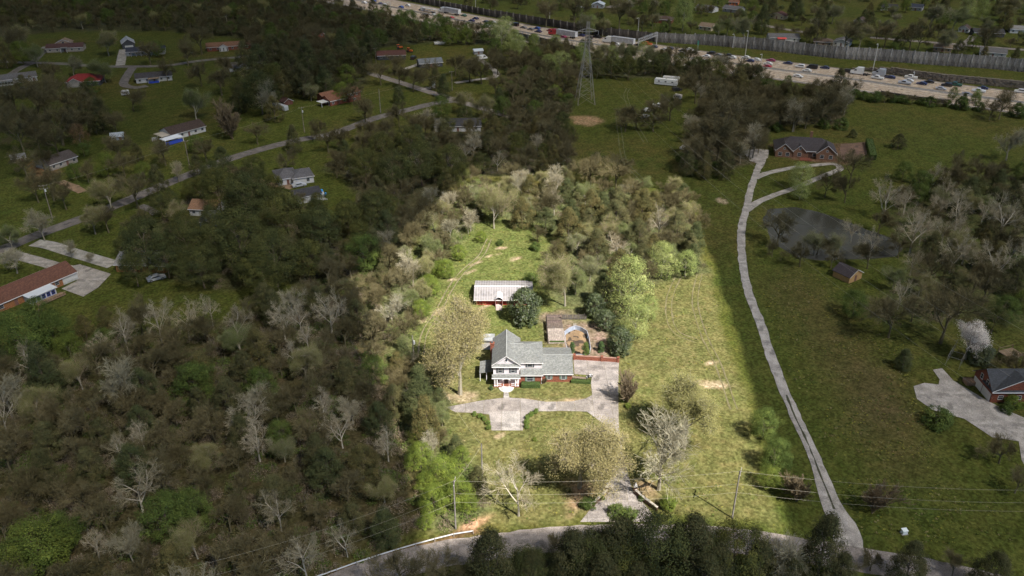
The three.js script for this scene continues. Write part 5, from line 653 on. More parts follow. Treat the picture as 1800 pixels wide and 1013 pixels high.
// (px, py): where the middle of the crown shows; wide: crown width in survey pixels
function plant(kind, px, py, wide, o = {}) {
  const K = KIND[kind], vi = Math.floor(rPlant() * K.variants.length), v = K.variants[vi], mi = Math.floor(rPlant() * K.mats.length);
  let x, z, s = 1, sy = 1; if (kind === 'bud' && !o.zone) wide *= 1.25; else if (kind === 'grey' || kind === 'bare') wide *= 1.12; const tall = (o.tall ?? 1) * (0.92 + 0.16 * rPlant());
  let c = P(px, py, 4);
  for (let i = 0; i < 4; i++) { s = wide / scaleAt(c.x, c.y, c.z) / v.width; sy = s * tall; c = P(px, py, v.height * sy * 0.52); }
  x = c.x; z = c.z; const ground = 0;
  const g = new THREE.Group(); g.position.set(x, ground, z); g.rotation.y = rPlant() * 6.28; g.scale.set(s, sy, s);
  mesh('trunk', v.wood, barkM, g); mesh('crown', v.crown, o.mat ?? K.mats[mi], g);
  g.name = numbered(K.name); scene.add(g); g.userData.category = kind === 'shrub' || kind === 'holly' || kind === 'ball' ? 'shrub' : 'tree';
  const rec = { o: g, kind, word: o.word ?? K.word, px, py, wide, x, z, r: v.width * s / 2, h: v.height * sy, label: o.label, zone: o.zone, m: v.width * s }; plants.push(rec); return rec;
}
// ---------------------------------------------------------------- planting: trees that the photograph singles out
const put = (kind, list, o) => list.forEach(([x, y, w, t]) => plant(kind, x, y, w, { ...o, tall: t ?? o?.tall }));
// in the lot
plant('bud', 806, 616, 138, { label: 'big olive-gold budding tree on the left side of the white house' });
plant('magnolia', 922, 535, 74, { tall: 1.05, label: 'dense dark glossy evergreen in front of the red barn' });
plant('lime', 1108, 500, 96, { label: 'tall fresh yellow-green tree at the edge of the pale field' });
plant('sage', 995, 490, 96, { tall: 1.2, label: 'full grey-green leafing tree between the barn and the yellow-green tree' });
plant('white', 912, 850, 124, { tall: 1.1, label: 'pale multi-trunked tree on the front lawn by the road' });
plant('bud', 1022, 790, 132, { label: 'broad golden budding tree at the left of the drive entrance' });
plant('grey', 1165, 797, 176, { label: 'large bare grey tree at the right of the drive entrance' });
plant('bud', 1210, 728, 112, { label: 'golden budding tree behind the large bare grey one in the field' });
plant('vase', 1106, 678, 50, { tall: 1.2, label: 'bare crape myrtle throwing branched shadows on the concrete court' });
put('lime', [[1120, 560, 60], [1165, 455, 62], [1207, 462, 52, 0.9], [1140, 540, 44]]);
put('magnolia', [[1046, 535, 46, 1.2], [1090, 596, 58, 1.15], [1064, 560, 42, 1.2]], { mat: KIND.magnolia.mats[1] });
put('cedar', [ [918, 372, 50], [1000, 395, 62], [1040, 362, 60], [1082, 380, 66], [1122, 412, 62], [1190, 398, 58], [1132, 362, 58], [985, 455, 46], [960, 385, 46], [1050, 430, 54], [1150, 430, 40], [1085, 350, 50], [1215, 430, 40]]);
put('sage', [[1062, 398, 54], [1015, 428, 56], [868, 362, 86], [1038, 470, 62], [1030, 340, 50], [1110, 440, 40]]);
put('white', [[1086, 436, 56], [1160, 384, 62], [975, 352, 56]]);
put('bare', [[960, 358, 50], [1185, 358, 46], [945, 410, 30], [1105, 378, 50], [1165, 352, 40]]);
put('shrub', [[940, 432, 24], [878, 425, 16], [968, 478, 26], [962, 492, 22], [934, 488, 36]]);
plant('bare', 952, 478, 26, { word: 'dark purplish bare shrub' });
put('bare', [[782, 388, 52], [704, 497, 58], [775, 428, 44], [818, 348, 46], [712, 652, 46], [770, 770, 40], [728, 560, 42]]);
put('grey', [[688, 543, 66], [724, 470, 48], [790, 400, 40], [725, 635, 40], [757, 785, 40]]);
put('sage', [[762, 432, 52], [742, 470, 58], [722, 522, 58], [850, 345, 46], [705, 605, 38], [745, 510, 44]]);
put('leaf', [[753, 500, 50], [783, 470, 40], [806, 442, 36], [740, 540, 40], [770, 470, 34], [738, 800, 64], [776, 830, 74], [802, 862, 74], [762, 878, 66], [822, 882, 46], [748, 915, 36], [735, 765, 44], [845, 415, 26], [810, 800, 40], [750, 845, 50]], { mat: leafMats([[1.45, 1.4, 1]])[0] });
put('cedar', [[737, 688, 78, 1.25], [747, 738, 72, 1.2], [707, 622, 46], [742, 640, 40], [697, 640, 44], [800, 785, 44]]);
put('shrub', [[1034, 882, 34], [1175, 882, 36], [1085, 897, 40], [1108, 900, 34], [1056, 872, 18], [1128, 876, 16], [1096, 701, 14], [1103, 712, 14], [940, 772, 10]]);
plant('holly', 1000, 661, 12, { label: 'small cone-shaped shrub at the corner of the garage wing' });
plant('holly', 1006, 610, 15, { label: 'leftmost of three dark cone shrubs behind the brick wall' });
plant('holly', 1030, 611, 17, { tall: 1.05, label: 'tallest and middle of three dark cone shrubs behind the brick wall' });
plant('holly', 1057, 609, 16, { label: 'rightmost of three dark cone shrubs behind the brick wall' });
plant('holly', 863, 681, 9, { tall: 0.7, label: 'little dark shrub at the left corner of the front porch' });
plant('vase', 957, 668, 12, { tall: 1.1, label: 'small bare shrub between the house and its garage wing' });
{ const ord = ['first', 'second', 'third', 'fourth', 'fifth'];
  [[834, 727], [844, 730.5], [851, 735], [857.5, 742.5], [859, 751]].forEach(([x, y], i) => plant('ball', x, y, 10.5, { label: ord[i] + ' round box shrub from the far end, left row beside the parking pad' }));
  [[942.5, 722], [934, 727.5], [927, 733], [925.5, 741], [926, 748.5]].forEach(([x, y], i) => plant('ball', x, y, 11.5, { label: ord[i] + ' round box shrub from the far end, right row beside the parking pad' })); }
// right of the lot
put('leaf', [[1345, 742, 66, 1.1], [1366, 795, 68, 1.1], [1352, 836, 54]]);
plant('vase', 1406, 853, 62, { label: 'round bare tree between the lot corner and the gravel drive' });
plant('vase', 1541, 873, 88, { label: 'round bare tree on the lawn right of the gravel drive' });
plant('cedar', 1591, 630, 44, { tall: 0.75, word: 'dark round evergreen bush', label: 'dark round evergreen bush on the lawn left of the gravel yard' });
plant('shrub', 1651, 731, 60, { tall: 0.8, label: 'large leafy bush at the near edge of the gravel yard' });
plant('blossom', 1708, 596, 78, { label: 'white flowering tree behind the brick house on the right' });
plant('magnolia', 1725, 618, 56, { tall: 0.9, label: 'dark evergreen under the white flowering tree' });
plant('bare', 1668, 552, 118, { label: 'wide bare brown tree above the white flowering tree' });
plant('bare', 1572, 552, 84, { label: 'bare brown tree in the middle of the right-hand lawn' });
plant('leaf', 1505, 532, 66, { mat: KIND.cedar.mats[0], word: 'dark green tree', label: 'dark green tree below the small garden shed' });
put('bare', [[1765, 790, 56], [1792, 846, 50], [1790, 640, 50]]); put('shrub', [[1785, 705, 40, 0.8], [1770, 715, 30]]);
plant('bare', 1372, 394, 74, { label: 'wispy brown bare tree standing in the near end of the pond' });
plant('lime', 1408, 308, 58, { tall: 0.75, word: 'yellow-leaved tree', label: 'yellow-leaved tree inside the gravel loop' }); plant('lime', 1408, 335, 40, { tall: 0.7, word: 'small yellow-leaved tree' });
put('bare', [[1455, 318, 46, 1.2], [1500, 292, 60], [1490, 330, 44, 1.2], [1440, 428, 40], [1640, 465, 80], [1720, 480, 70]]);
put('bare', [[1410, 446, 44], [1465, 450, 44], [1530, 448, 48], [1585, 428, 50], [1548, 392, 44], [1360, 434, 36]]);
put('white', [[1562, 345, 66, 1.2], [1610, 402, 90], [1690, 365, 80], [1765, 385, 90], [1535, 425, 48, 1.2], [1500, 405, 46], [1680, 440, 70], [1750, 455, 80], [1595, 350, 50]]);
put('sage', [[1435, 425, 50], [1478, 432, 52], [1700, 435, 70], [1620, 500, 50]]);
put('cedar', [[1757, 318, 40, 1.1], [1640, 430, 46], [1785, 345, 50], [1735, 400, 44], [1680, 500, 50]]); put('leaf', [[1790, 470, 60], [1770, 540, 60], [1620, 320, 50], [1590, 300, 44]]);
put('pine', [[1715, 330, 46], [1750, 560, 50]]);
plant('cedar', 1581, 247, 32, { tall: 0.75, label: 'small solitary cone-shaped evergreen in the far right field' }); plant('cedar', 1500, 234, 18, { tall: 0.8, label: 'little dark evergreen beside the dark-gabled brick house' });
plant('grey', 1778, 250, 66, { label: 'bare tree at the right edge of the far field' });
put('bare', [[1250, 235, 96], [1285, 200, 80], [1235, 265, 66], [1290, 265, 66], [1310, 225, 60], [1270, 170, 70], [1310, 175, 66], [1345, 165, 60], [1375, 195, 66], [1420, 195, 60], [1400, 205, 50], [1450, 185, 66], [1225, 150, 60], [1330, 200, 60], [1180, 185, 50], [1150, 195, 46]]);
put('cedar', [[1475, 145, 40, 1.2], [1210, 285, 40], [1240, 288, 40], [1275, 285, 46], [1300, 140, 44], [1385, 170, 30]]); put('bare', [[1265, 245, 70], [1460, 165, 50], [1320, 250, 50]]);
put('shrub', [[1200, 275, 30], [1225, 290, 30], [1255, 292, 28], [1450, 215, 26], [1480, 216, 30], [1365, 222, 26]]);
put('bare', [[1040, 300, 66], [1085, 305, 80, 0.8], [1120, 205, 60, 0.7], [1100, 215, 50, 0.7], [1150, 210, 60, 0.7]]);
// along the highway
put('shrub', [[1375, 152, 34], [1402, 156, 20], [1425, 157, 30], [1520, 167, 22], [1540, 168, 30], [1570, 172, 20], [1588, 173, 30, 0.7], [1618, 177, 18], [1636, 177, 32, 0.8], [1668, 181, 20], [1690, 180, 34], [1722, 186, 24], [1790, 192, 38], [1815, 194, 30], [1503, 164, 28], [1350, 150, 36]], { mat: KIND.shrub.mats[2] });
put('bare', [[1557, 170, 26, 0.7], [1605, 175, 24, 0.7], [1655, 180, 22, 0.7]]);
put('leaf', [[1677, 164, 22, 1.3], [1386, 139, 16], [1716, 172, 22]]); put('lime', [[1718, 167, 20]]); put('bare', [[1765, 178, 60], [1745, 190, 40], [1500, 150, 36]]);
put('cedar', [[1695, 176, 22]]);
put('sage', [[1055, 95, 40], [1085, 90, 40], [1150, 98, 40], [1035, 118, 36], [1108, 92, 36]]); put('pine', [[1050, 120, 36], [1075, 118, 36], [1105, 118, 40], [1135, 112, 36], [1165, 112, 40], [1195, 112, 40], [1225, 118, 44], [1250, 120, 40]]); put('lime', [[1130, 92, 34], [1075, 95, 30], [985, 108, 44, 0.8], [965, 112, 40, 0.8]]);
put('bare', [[1180, 98, 40], [1270, 108, 44], [1315, 130, 50], [1210, 100, 40], [1290, 120, 50]]); put('grey', [[1265, 112, 36]]);
put('lime', [[905, 70, 34], [880, 62, 50], [915, 82, 36], [890, 48, 40]]); put('leaf', [[940, 98, 40], [860, 55, 40], [870, 82, 36], [720, 35, 40], [700, 42, 36], [755, 50, 40], [790, 60, 40], [820, 62, 36], [770, 36, 30]]);
// bottom edge
put('cedar', [[862, 990, 136, 1.1], [1005, 985, 126, 1], [1085, 968, 150, 1], [1215, 966, 146, 0.98], [1335, 995, 110, 0.9], [1262, 1000, 120, 0.85], [1450, 962, 112, 1.2], [1603, 990, 90], [1748, 1008, 90], [1060, 1020, 110], [1240, 1025, 110], [1390, 1015, 90], [935, 1005, 90], [1480, 1005, 80], [1120, 1025, 100]], { mat: leafMats([[0.68, 0.7, 0.68]])[0] });
put('bare', [[700, 1000, 116], [770, 1008, 90], [985, 960, 70], [1535, 985, 46], [1680, 995, 46]]); put('grey', [[1372, 985, 84], [960, 1000, 70]]); put('leaf', [[1070, 1005, 40], [1170, 1010, 40]]);
put('pine', [[1150, 970, 165, 1], [1045, 985, 136, 0.9], [1290, 970, 136, 0.98], [1100, 990, 130, 0.95], [1225, 985, 130, 0.95], [930, 1000, 110, 0.9]], { word: 'dark broad evergreen' });
// the left half
put('pine', [[430, 345, 96], [382, 332, 84], [500, 382, 106], [420, 418, 116], [330, 425, 90], [252, 430, 100], [480, 450, 110], [560, 405, 96], [352, 468, 90], [235, 472, 66], [540, 455, 80], [610, 385, 70], [660, 365, 80], [690, 300, 80], [640, 290, 70], [740, 285, 80], [790, 285, 70], [670, 260, 60], [720, 250, 60], [460, 480, 80], [290, 455, 70]]);
put('leaf', [[640, 440, 84, 0.9], [30, 590, 116], [88, 578, 90], [66, 545, 60], [120, 610, 60], [145, 262, 28], [185, 287, 50], [345, 252, 36], [775, 185, 44], [340, 670, 84], [180, 590, 52, 0.7], [60, 960, 130], [20, 985, 90], [290, 905, 120], [330, 895, 100], [100, 930, 90], [610, 130, 46], [600, 160, 40]]);
plant('cedar', 515, 242, 36, { tall: 1.25, label: 'dark pointed evergreen beside the residential street' }); plant('cedar', 276, 322, 50, { tall: 1.3, label: 'tall dark evergreen beside the street bend, right of the bare trees' });
plant('cedar', 74, 652, 84, { tall: 1.2, label: 'big dark olive cedar below the bright leafy trees at the left' });
plant('white', 325, 560, 62, { tall: 1.25, label: 'white bare tree on the lawn in front of the lower-left wood' }); plant('white', 369, 545, 46, { tall: 1.35, label: 'slender white bare trunk right of the other white tree on the lawn' });
plant('vase', 402, 205, 60, { tall: 1.1, label: 'fan-shaped bare tree beside the house with white and blue awnings' });
plant('rust', 137, 236, 36, { tall: 1.2, label: 'russet tree left of the small grey shed' });
put('sage', [[190, 340, 72], [160, 382, 60], [300, 375, 52], [15, 415, 56], [30, 62, 58], [60, 95, 50], [185, 72, 50], [420, 600, 70], [340, 182, 60], [60, 710, 90], [820, 178, 46], [850, 185, 56], [545, 160, 40], [180, 122, 50], [125, 115, 40]]);
put('bare', [[236, 335, 70], [285, 262, 60], [85, 318, 70], [205, 262, 60], [40, 285, 60], [72, 278, 40], [30, 225, 80], [100, 215, 80], [70, 165, 70], [100, 150, 50], [60, 180, 60], [640, 188, 46], [700, 130, 42], [668, 128, 42], [725, 138, 44], [800, 112, 42], [825, 118, 50], [846, 122, 50], [875, 108, 42], [260, 92, 40], [326, 88, 48], [350, 70, 50], [350, 128, 40], [385, 140, 50], [400, 118, 40], [165, 628, 76], [265, 640, 80], [600, 240, 40], [575, 248, 40], [555, 62, 40], [760, 120, 36], [870, 150, 40], [680, 225, 46], [720, 220, 44], [560, 225, 36], [640, 228, 46], [185, 385, 50], [690, 112, 36]]);
put('grey', [[70, 395, 58], [22, 455, 56], [122, 437, 40], [430, 130, 40], [470, 172, 40, 1.2], [156, 452, 20], [745, 205, 40], [310, 300, 40]]);
put('cedar', [[150, 168, 46], [455, 110, 60], [480, 92, 60], [430, 100, 50], [510, 120, 60], [540, 105, 60], [575, 112, 56], [450, 150, 50], [495, 150, 46], [530, 140, 56], [570, 140, 46], [620, 95, 50], [640, 105, 40], [390, 282, 46], [700, 165, 30], [5, 95, 40], [175, 200, 50], [480, 190, 40], [780, 150, 34], [765, 138, 30], [650, 75, 46], [600, 78, 46], [870, 225, 40]]);
// beyond the highway
plant('lime', 1203, 22, 46, { word: 'bright green tree', label: 'brightest green tree beyond the highway, left of the orange-red house' });
put('cedar', [[1147, 14, 24], [1342, 32, 36, 1.2], [1440, 44, 40, 1.3], [1400, 10, 40], [1360, 12, 30], [1575, 75, 16], [1770, 30, 40], [1660, 10, 30]]);
put('sage', [[1466, 22, 40], [1640, 25, 44], [1560, 48, 40], [1515, 60, 44], [1280, 45, 40], [1665, 70, 44], [1310, 48, 50], [1680, 30, 50], [1770, 12, 50], [1060, 45, 40], [1025, 40, 40]]);
put('lime', [[1705, 8, 30, 1.2], [1730, 12, 26, 1.3], [1040, 42, 30]]); put('bare', [[1490, 62, 60], [1560, 58, 46], [1620, 60, 50], [1605, 62, 46], [1735, 66, 46], [1010, 20, 50], [960, 22, 50], [1090, 25, 50], [1130, 40, 36]]);
put('bare', [[20, 172, 62], [120, 182, 60], [152, 196, 50], [45, 208, 70], [95, 242, 60], [140, 217, 50], [8, 205, 60], [62, 238, 50], [200, 216, 42], [230, 175, 40], [290, 120, 40], [90, 125, 40], [10, 70, 50], [215, 290, 46], [150, 300, 44], [60, 330, 50], [110, 345, 46], [360, 265, 44], [450, 235, 40], [620, 165, 40], [700, 200, 40], [500, 280, 46], [590, 290, 46]]);
put('cedar', [[122, 205, 40], [165, 215, 36], [40, 150, 36], [240, 268, 30], [420, 172, 40], [345, 290, 34]], { mat: KIND.cedar.mats[1] });
put('pine', [[455, 160, 74, 1.1], [428, 148, 60], [478, 140, 60]]);
put('leaf', [[35, 90, 50], [275, 84, 34], [160, 150, 34], [250, 300, 40], [130, 300, 34]]);
// woods: scattered so that crowns just meet
buildHedges();
const rWood = rng(2024);
function scatter(zone, gap, mix, size, o = {}) {
  const poly = woods[zone], keys = Object.keys(mix), total = keys.reduce((s, k) => s + mix[k], 0); signedIn(poly, 0, 0); const bb = poly.box; let n = 0;
  for (let i = 0; i < (o.tries ?? 4000); i++) {
    const x = bb[0] + rWood() * (bb[1] - bb[0]), z = bb[2] + rWood() * (bb[3] - bb[2]); if (!inside(poly, x, z)) continue;
    const [px, py] = toPixel(x, 4, z); if (px < -30 || px > 1830 || py < -20 || py > 1060) continue;
    if (blocked(x, z)) continue;
    if (plants.some((p) => { const d = p.o.userData.category === 'shrub' ? p.r : Math.max(p.r * 0.8, 2); return Math.hypot(p.x - x, p.z - z) < Math.min(gap, d + gap * 0.5); })) continue;
    let t = rWood() * total, k = keys[0]; for (const q of keys) { if ((t -= mix[q]) <= 0) { k = q; break; } }
    const m = size[0] + rWood() * (size[1] - size[0]), [qx, qy] = toPixel(x, m * 0.5, z); plant(k, qx, qy, m * scaleAt(x, m * 0.5, z), { zone, tall: k === 'white' ? 1.15 : 1 }); n++;
  }
  return n;
}
const footprints = scene.children.filter((o) => /house|garage|shed|barn|camper|carport|tower|deck|cabinet/.test(o.name)).map((o) => { const b = new THREE.Box3().setFromObject(o); return [b.min.x - 2.5, b.max.x + 2.5, b.min.z - 1, b.max.z + 4]; });
const keepClear = [pts([[60, 440], [205, 470], [150, 530], [60, 530], [0, 540], [0, 440]]), pts([[470, 280], [640, 330], [640, 385], [560, 360], [470, 330]]), pts([[820, 470], [960, 470], [960, 720], [820, 720]])];
function blocked(x, z) { return footprints.some((b) => x > b[0] && x < b[1] && z > b[2] && z < b[3]) || keepClear.some((p) => inside(p, x, z)) || signedIn(hwBand, x, z) > -3 || signedIn(pondShore, x, z) > -1; }
const woodCounts = [
  scatter('front', 6.2, { bare: 46, white: 20, cedar: 22, leaf: 5, grey: 6, sage: 6 }, [6.5, 11]),
  scatter('middle', 6.6, { bare: 44, pine: 18, cedar: 24, grey: 6, white: 8 }, [7, 11]),
  scatter('lotLeft', 5.4, { sage: 24, leaf: 24, bare: 20, cedar: 12, grey: 10 }, [4.5, 8.5]), scatter('lotBack', 6.6, { cedar: 44, bare: 20, sage: 26, grey: 16 }, [6.5, 10.5]),
  scatter('beyond', 7.5, { bare: 60, cedar: 20, leaf: 12 }, [7, 12]), scatter('right', 7.5, { bare: 78, cedar: 12, grey: 10 }, [7, 12]), scatter('pondSide', 7, { bare: 40, white: 26, sage: 10, cedar: 16, leaf: 8 }, [7, 12]),
  scatter('highwaySide', 7.5, { bare: 40, leaf: 24, cedar: 20, lime: 8 }, [7, 11]), scatter('uptown', 9, { bare: 36, leaf: 22, sage: 18, cedar: 16, grey: 8 }, [7, 11], { tries: 900 }), scatter('pines', 8, { pine: 80, bare: 14 }, [8, 12]),
];
{ // past the three hundred largest, the bare trees of the woods are one mass
  const extra = plants.filter((p) => p.o.name.startsWith('bare_tree') && p.zone).sort((a, b) => a.wide - b.wide), total = plants.filter((p) => p.o.name.startsWith('bare_tree')).length, gone = extra.slice(0, Math.max(0, total - 296));
  const g = new THREE.Group(); g.name = 'bare_wood'; scene.add(g); tag(g, 'smaller bare grey-brown trees filling the woods between the larger ones', 'wood', null, 'stuff');
  const byMesh = new Map(); for (const p of gone) { scene.remove(p.o); p.gone = true; p.o.updateMatrix(); for (const m of p.o.children) { const k = m.geometry.uuid + m.material.uuid; if (!byMesh.has(k)) byMesh.set(k, { m, at: [] }); byMesh.get(k).at.push(p.o.matrix.clone()); } }
  for (const { m, at } of byMesh.values()) { const im = new THREE.InstancedMesh(m.geometry, m.material, at.length); at.forEach((x, i) => im.setMatrixAt(i, x)); im.name = m.name; im.castShadow = im.receiveShadow = true; g.add(im); }
}
// the far wood at upper left reads as one dark mass
{
  const forest = new THREE.Group(); forest.name = 'forest'; scene.add(forest); tag(forest, 'dark far wood filling the upper left up to the highway', 'wood', null, 'stuff');
  const spots = [], poly = woods.far; signedIn(poly, 0, 0); const bb = poly.box;
  for (let i = 0; i < 9000; i++) { const x = bb[0] + rWood() * (bb[1] - bb[0]), z = bb[2] - 60 + rWood() * (bb[3] - bb[2] + 60); if (!(inside(poly, x, z) || (z < bb[2] + 6 && x < -160)) || signedIn(hwBand, x, z) > -6 || spots.some((s) => Math.hypot(s[0] - x, s[1] - z) < 7.6)) continue; spots.push([x, z]); }
  const pools = [['bare', 0.5], ['cedar', 0.2], ['leaf', 0.14], ['pine', 0.1], ['bud', 0.06]].flatMap(([k, w]) => KIND[k].variants.slice(0, 2).map((v) => ({ k, v, w: w / 2, at: [] })));
  for (const s of spots) { let t = rWood(); const q = pools.find((p) => (t -= p.w) <= 0) ?? pools[0]; q.at.push(s); }
  const q4 = new THREE.Quaternion(), up = V(0, 1, 0);
  for (const { k, v, at } of pools) { if (!at.length) continue; for (const [nm, g, m] of [['trunk', v.wood, barkM], ['crown', v.crown, KIND[k].mats[1]]]) { const im = new THREE.InstancedMesh(g, m, at.length), rr = rng(at.length * 7); at.forEach(([x, z], i) => { const s = (7.5 + 4.5 * rr()) / v.width; im.setMatrixAt(i, new THREE.Matrix4().compose(V(x, 0, z), q4.clone().setFromAxisAngle(up, rr() * 6.28), V(s, s * 1.05, s))); }); im.name = nm; im.castShadow = im.receiveShadow = true; forest.add(im); } }
}
// brush and saplings on the woodland floor
{
  const r = rng(9), mk = (tints, n, sz, lf) => { const b = new MB(); for (let i = 0; i < n; i++) { const a = r() * 6.28, q = Math.sqrt(r()) * sz, h = r() * sz * 0.8 * (1 - q / sz * 0.5); b.color = fromTint(r, tints); leaf(b, r, V(Math.cos(a) * q, h, Math.sin(a) * q), V(r() - 0.5, r() + 0.2, r() - 0.5).normalize(), lf); } for (let i = 0; i < 14; i++) { const a = r() * 6.28; b.color = [0.2, 0.16, 0.12]; b.tube([Math.cos(a) * 0.2, 0, Math.sin(a) * 0.2], [Math.cos(a) * sz * r(), sz * (0.5 + 0.8 * r()), Math.sin(a) * sz * r()], 0.02, 0.012, 3); } return b.geometry(false); };
  const set = [[mk(midT, 150, 1.1, 0.26), 0.3], [mk([[0.16, 0.12, 0.08], [0.2, 0.16, 0.11], [0.12, 0.1, 0.06]], 130, 1.2, 0.22), 0.5], [mk(cedarT, 150, 1.2, 0.26), 0.2]].map(([g, w]) => ({ g, w, at: [] }));
  const floor = new THREE.Group(); floor.name = 'undergrowth'; scene.add(floor); tag(floor, 'low brown and green brush covering the woodland floor', 'undergrowth', null, 'stuff');
  for (const [zone, n] of [['front', 3600], ['middle', 1500], ['beyond', 500], ['pines', 900], ['lotLeft', 700], ['lotBack', 600], ['right', 700], ['pondSide', 700], ['highwaySide', 500]]) { const poly = woods[zone]; signedIn(poly, 0, 0); const bb = poly.box; for (let i = 0; i < n; i++) { const x = bb[0] + r() * (bb[1] - bb[0]), z = bb[2] + r() * (bb[3] - bb[2]); if (!inside(poly, x, z) || blocked(x, z) || r() < 0.35 - 0.5 * (fbm(x / 9, z / 9, 2) - 0.4)) continue; let t = r(); (set.find((s) => (t -= s.w) <= 0) ?? set[0]).at.push([x, z, 0.6 + 1.1 * r(), r() * 6.28]); } }
  for (const s of set) { const im = new THREE.InstancedMesh(s.g, leafMats([[1, 1, 1]])[0], s.at.length), q = new THREE.Quaternion(); s.at.forEach(([x, z, k, a], i) => im.setMatrixAt(i, new THREE.Matrix4().compose(V(x, 0, z), q.setFromAxisAngle(V(0, 1, 0), a), V(k, k * (0.7 + 0.5 * hash2(i, 3)), k)))); im.name = 'brush'; im.castShadow = im.receiveShadow = true; floor.add(im); }
}
// tufts and weeds standing in the lawns
{
  const r = rng(404), tuft = (tints, n, h) => { const b = new MB(); for (let i = 0; i < n; i++) { const a = r() * 6.28, l = 0.1 + 0.16 * r(); b.color = fromTint(r, tints); b.tri([Math.cos(a) * 0.1 - 0.05, 0, Math.sin(a) * 0.1], [Math.cos(a) * 0.1 + 0.05, 0, Math.sin(a) * 0.1 + 0.03], [Math.cos(a) * (0.1 + l), h * (0.6 + 0.6 * r()), Math.sin(a) * (0.1 + l)]); } return b.geometry(false); };
  const sets = [[tuft([[0.07, 0.11, 0.022], [0.1, 0.13, 0.03]], 16, 0.3), []], [tuft([[0.2, 0.17, 0.08], [0.25, 0.21, 0.1]], 16, 0.26), []], [tuft([[0.12, 0.15, 0.035], [0.3, 0.27, 0.05]], 14, 0.22), []]];
  const right = pts([[1370, 470], [1480, 468], [1610, 600], [1600, 680], [1640, 760], [1790, 960], [1520, 950], [1480, 870], [1400, 690], [1335, 520]]), drives = driveOutline;
  for (const [poly, n] of [[lot, 9000], [right, 5000]]) { signedIn(poly, 0, 0); const bb = poly.box; for (let i = 0; i < n; i++) { const x = bb[0] + r() * (bb[1] - bb[0]), z = bb[2] + r() * (bb[3] - bb[2]); if (!inside(poly, x, z) || signedIn(drives, x, z) > -0.4 || signedIn(poolRim, x, z) > -3 || footprints.some((b) => x > b[0] + 2.4 && x < b[1] - 2.4 && z > b[2] && z < b[3] - 4) || fbm(x / 6, z / 6 + 40, 3) < 0.4 + 0.25 * r()) continue; sets[Math.floor(r() * 3)][1].push([x, z, 0.4 + 0.6 * r(), r() * 6.28]); } }
  const g = new THREE.Group(); g.name = 'grass'; scene.add(g); tag(g, 'tufts of taller grass and weeds in the lawns', 'grass', null, 'stuff'); const q = new THREE.Quaternion(), gm = leafMats([[1, 1, 1]])[0];
  for (const [geo, at] of sets) { const im = new THREE.InstancedMesh(geo, gm, at.length); at.forEach(([x, z, k, a], i) => im.setMatrixAt(i, new THREE.Matrix4().compose(V(x, 0, z), q.setFromAxisAngle(V(0, 1, 0), a), V(k * 1.3, k, k * 1.3)))); im.name = 'tuft'; im.castShadow = im.receiveShadow = true; g.add(im); }
}
const triCount = Object.values(KIND).reduce((s, k) => s + k.variants.reduce((q, v) => q + (v.wood.attributes.position.count + v.crown.attributes.position.count) / 3, 0), 0);
console.log('plants', plants.length, 'by wood', woodCounts.join(), 'triangles in kinds', triCount, Object.entries(KIND).map(([k, v]) => k + ':' + v.variants.map((q) => Math.round(q.crown.attributes.position.count / 3000) + 'k/' + q.width.toFixed(1) + 'x' + q.height.toFixed(1)).join(' ')).join(' | '), JSON.stringify(plants.reduce((s, p) => { s[p.o.name.replace(/_\d+$/, '')] = (s[p.o.name.replace(/_\d+$/, '')] ?? 0) + 1; return s; }, {})));
// ---------------------------------------------------------------- vehicles
const paints = { white: [0.72, 0.72, 0.71], silver: [0.42, 0.44, 0.47], grey: [0.16, 0.165, 0.17], black: [0.014, 0.014, 0.016], navy: [0.015, 0.025, 0.09], blue: [0.03, 0.09, 0.32], red: [0.42, 0.02, 0.03], green: [0.02, 0.1, 0.07], orange: [0.6, 0.1, 0.02], maroon: [0.25, 0.03, 0.09], tan: [0.4, 0.33, 0.24] };
const paintM = Object.fromEntries(Object.entries(paints).map(([k, c]) => [k, new THREE.MeshPhysicalMaterial({ color: new THREE.Color().setRGB(...c), roughness: 0.35, clearcoat: 0.6, clearcoatRoughness: 0.15, side: THREE.DoubleSide })]));
const side = (list) => { const s = new THREE.Shape(); list.forEach(([x, y], i) => i ? s.lineTo(x, y) : s.moveTo(x, y)); return s; };
const solid = (list, w, bev = 0.06) => new THREE.ExtrudeGeometry(side(list), { depth: w - 2 * bev, bevelEnabled: true, bevelSize: bev, bevelThickness: bev, bevelSegments: 2 }).translate(0, 0, -w / 2 + bev);
const wheelG = new THREE.CylinderGeometry(0.33, 0.33, 0.22, 14).rotateX(Math.PI / 2), rimG = new THREE.CylinderGeometry(0.2, 0.2, 0.235, 10).rotateX(Math.PI / 2), bigWheelG = new THREE.CylinderGeometry(0.52, 0.52, 0.3, 14).rotateX(Math.PI / 2);
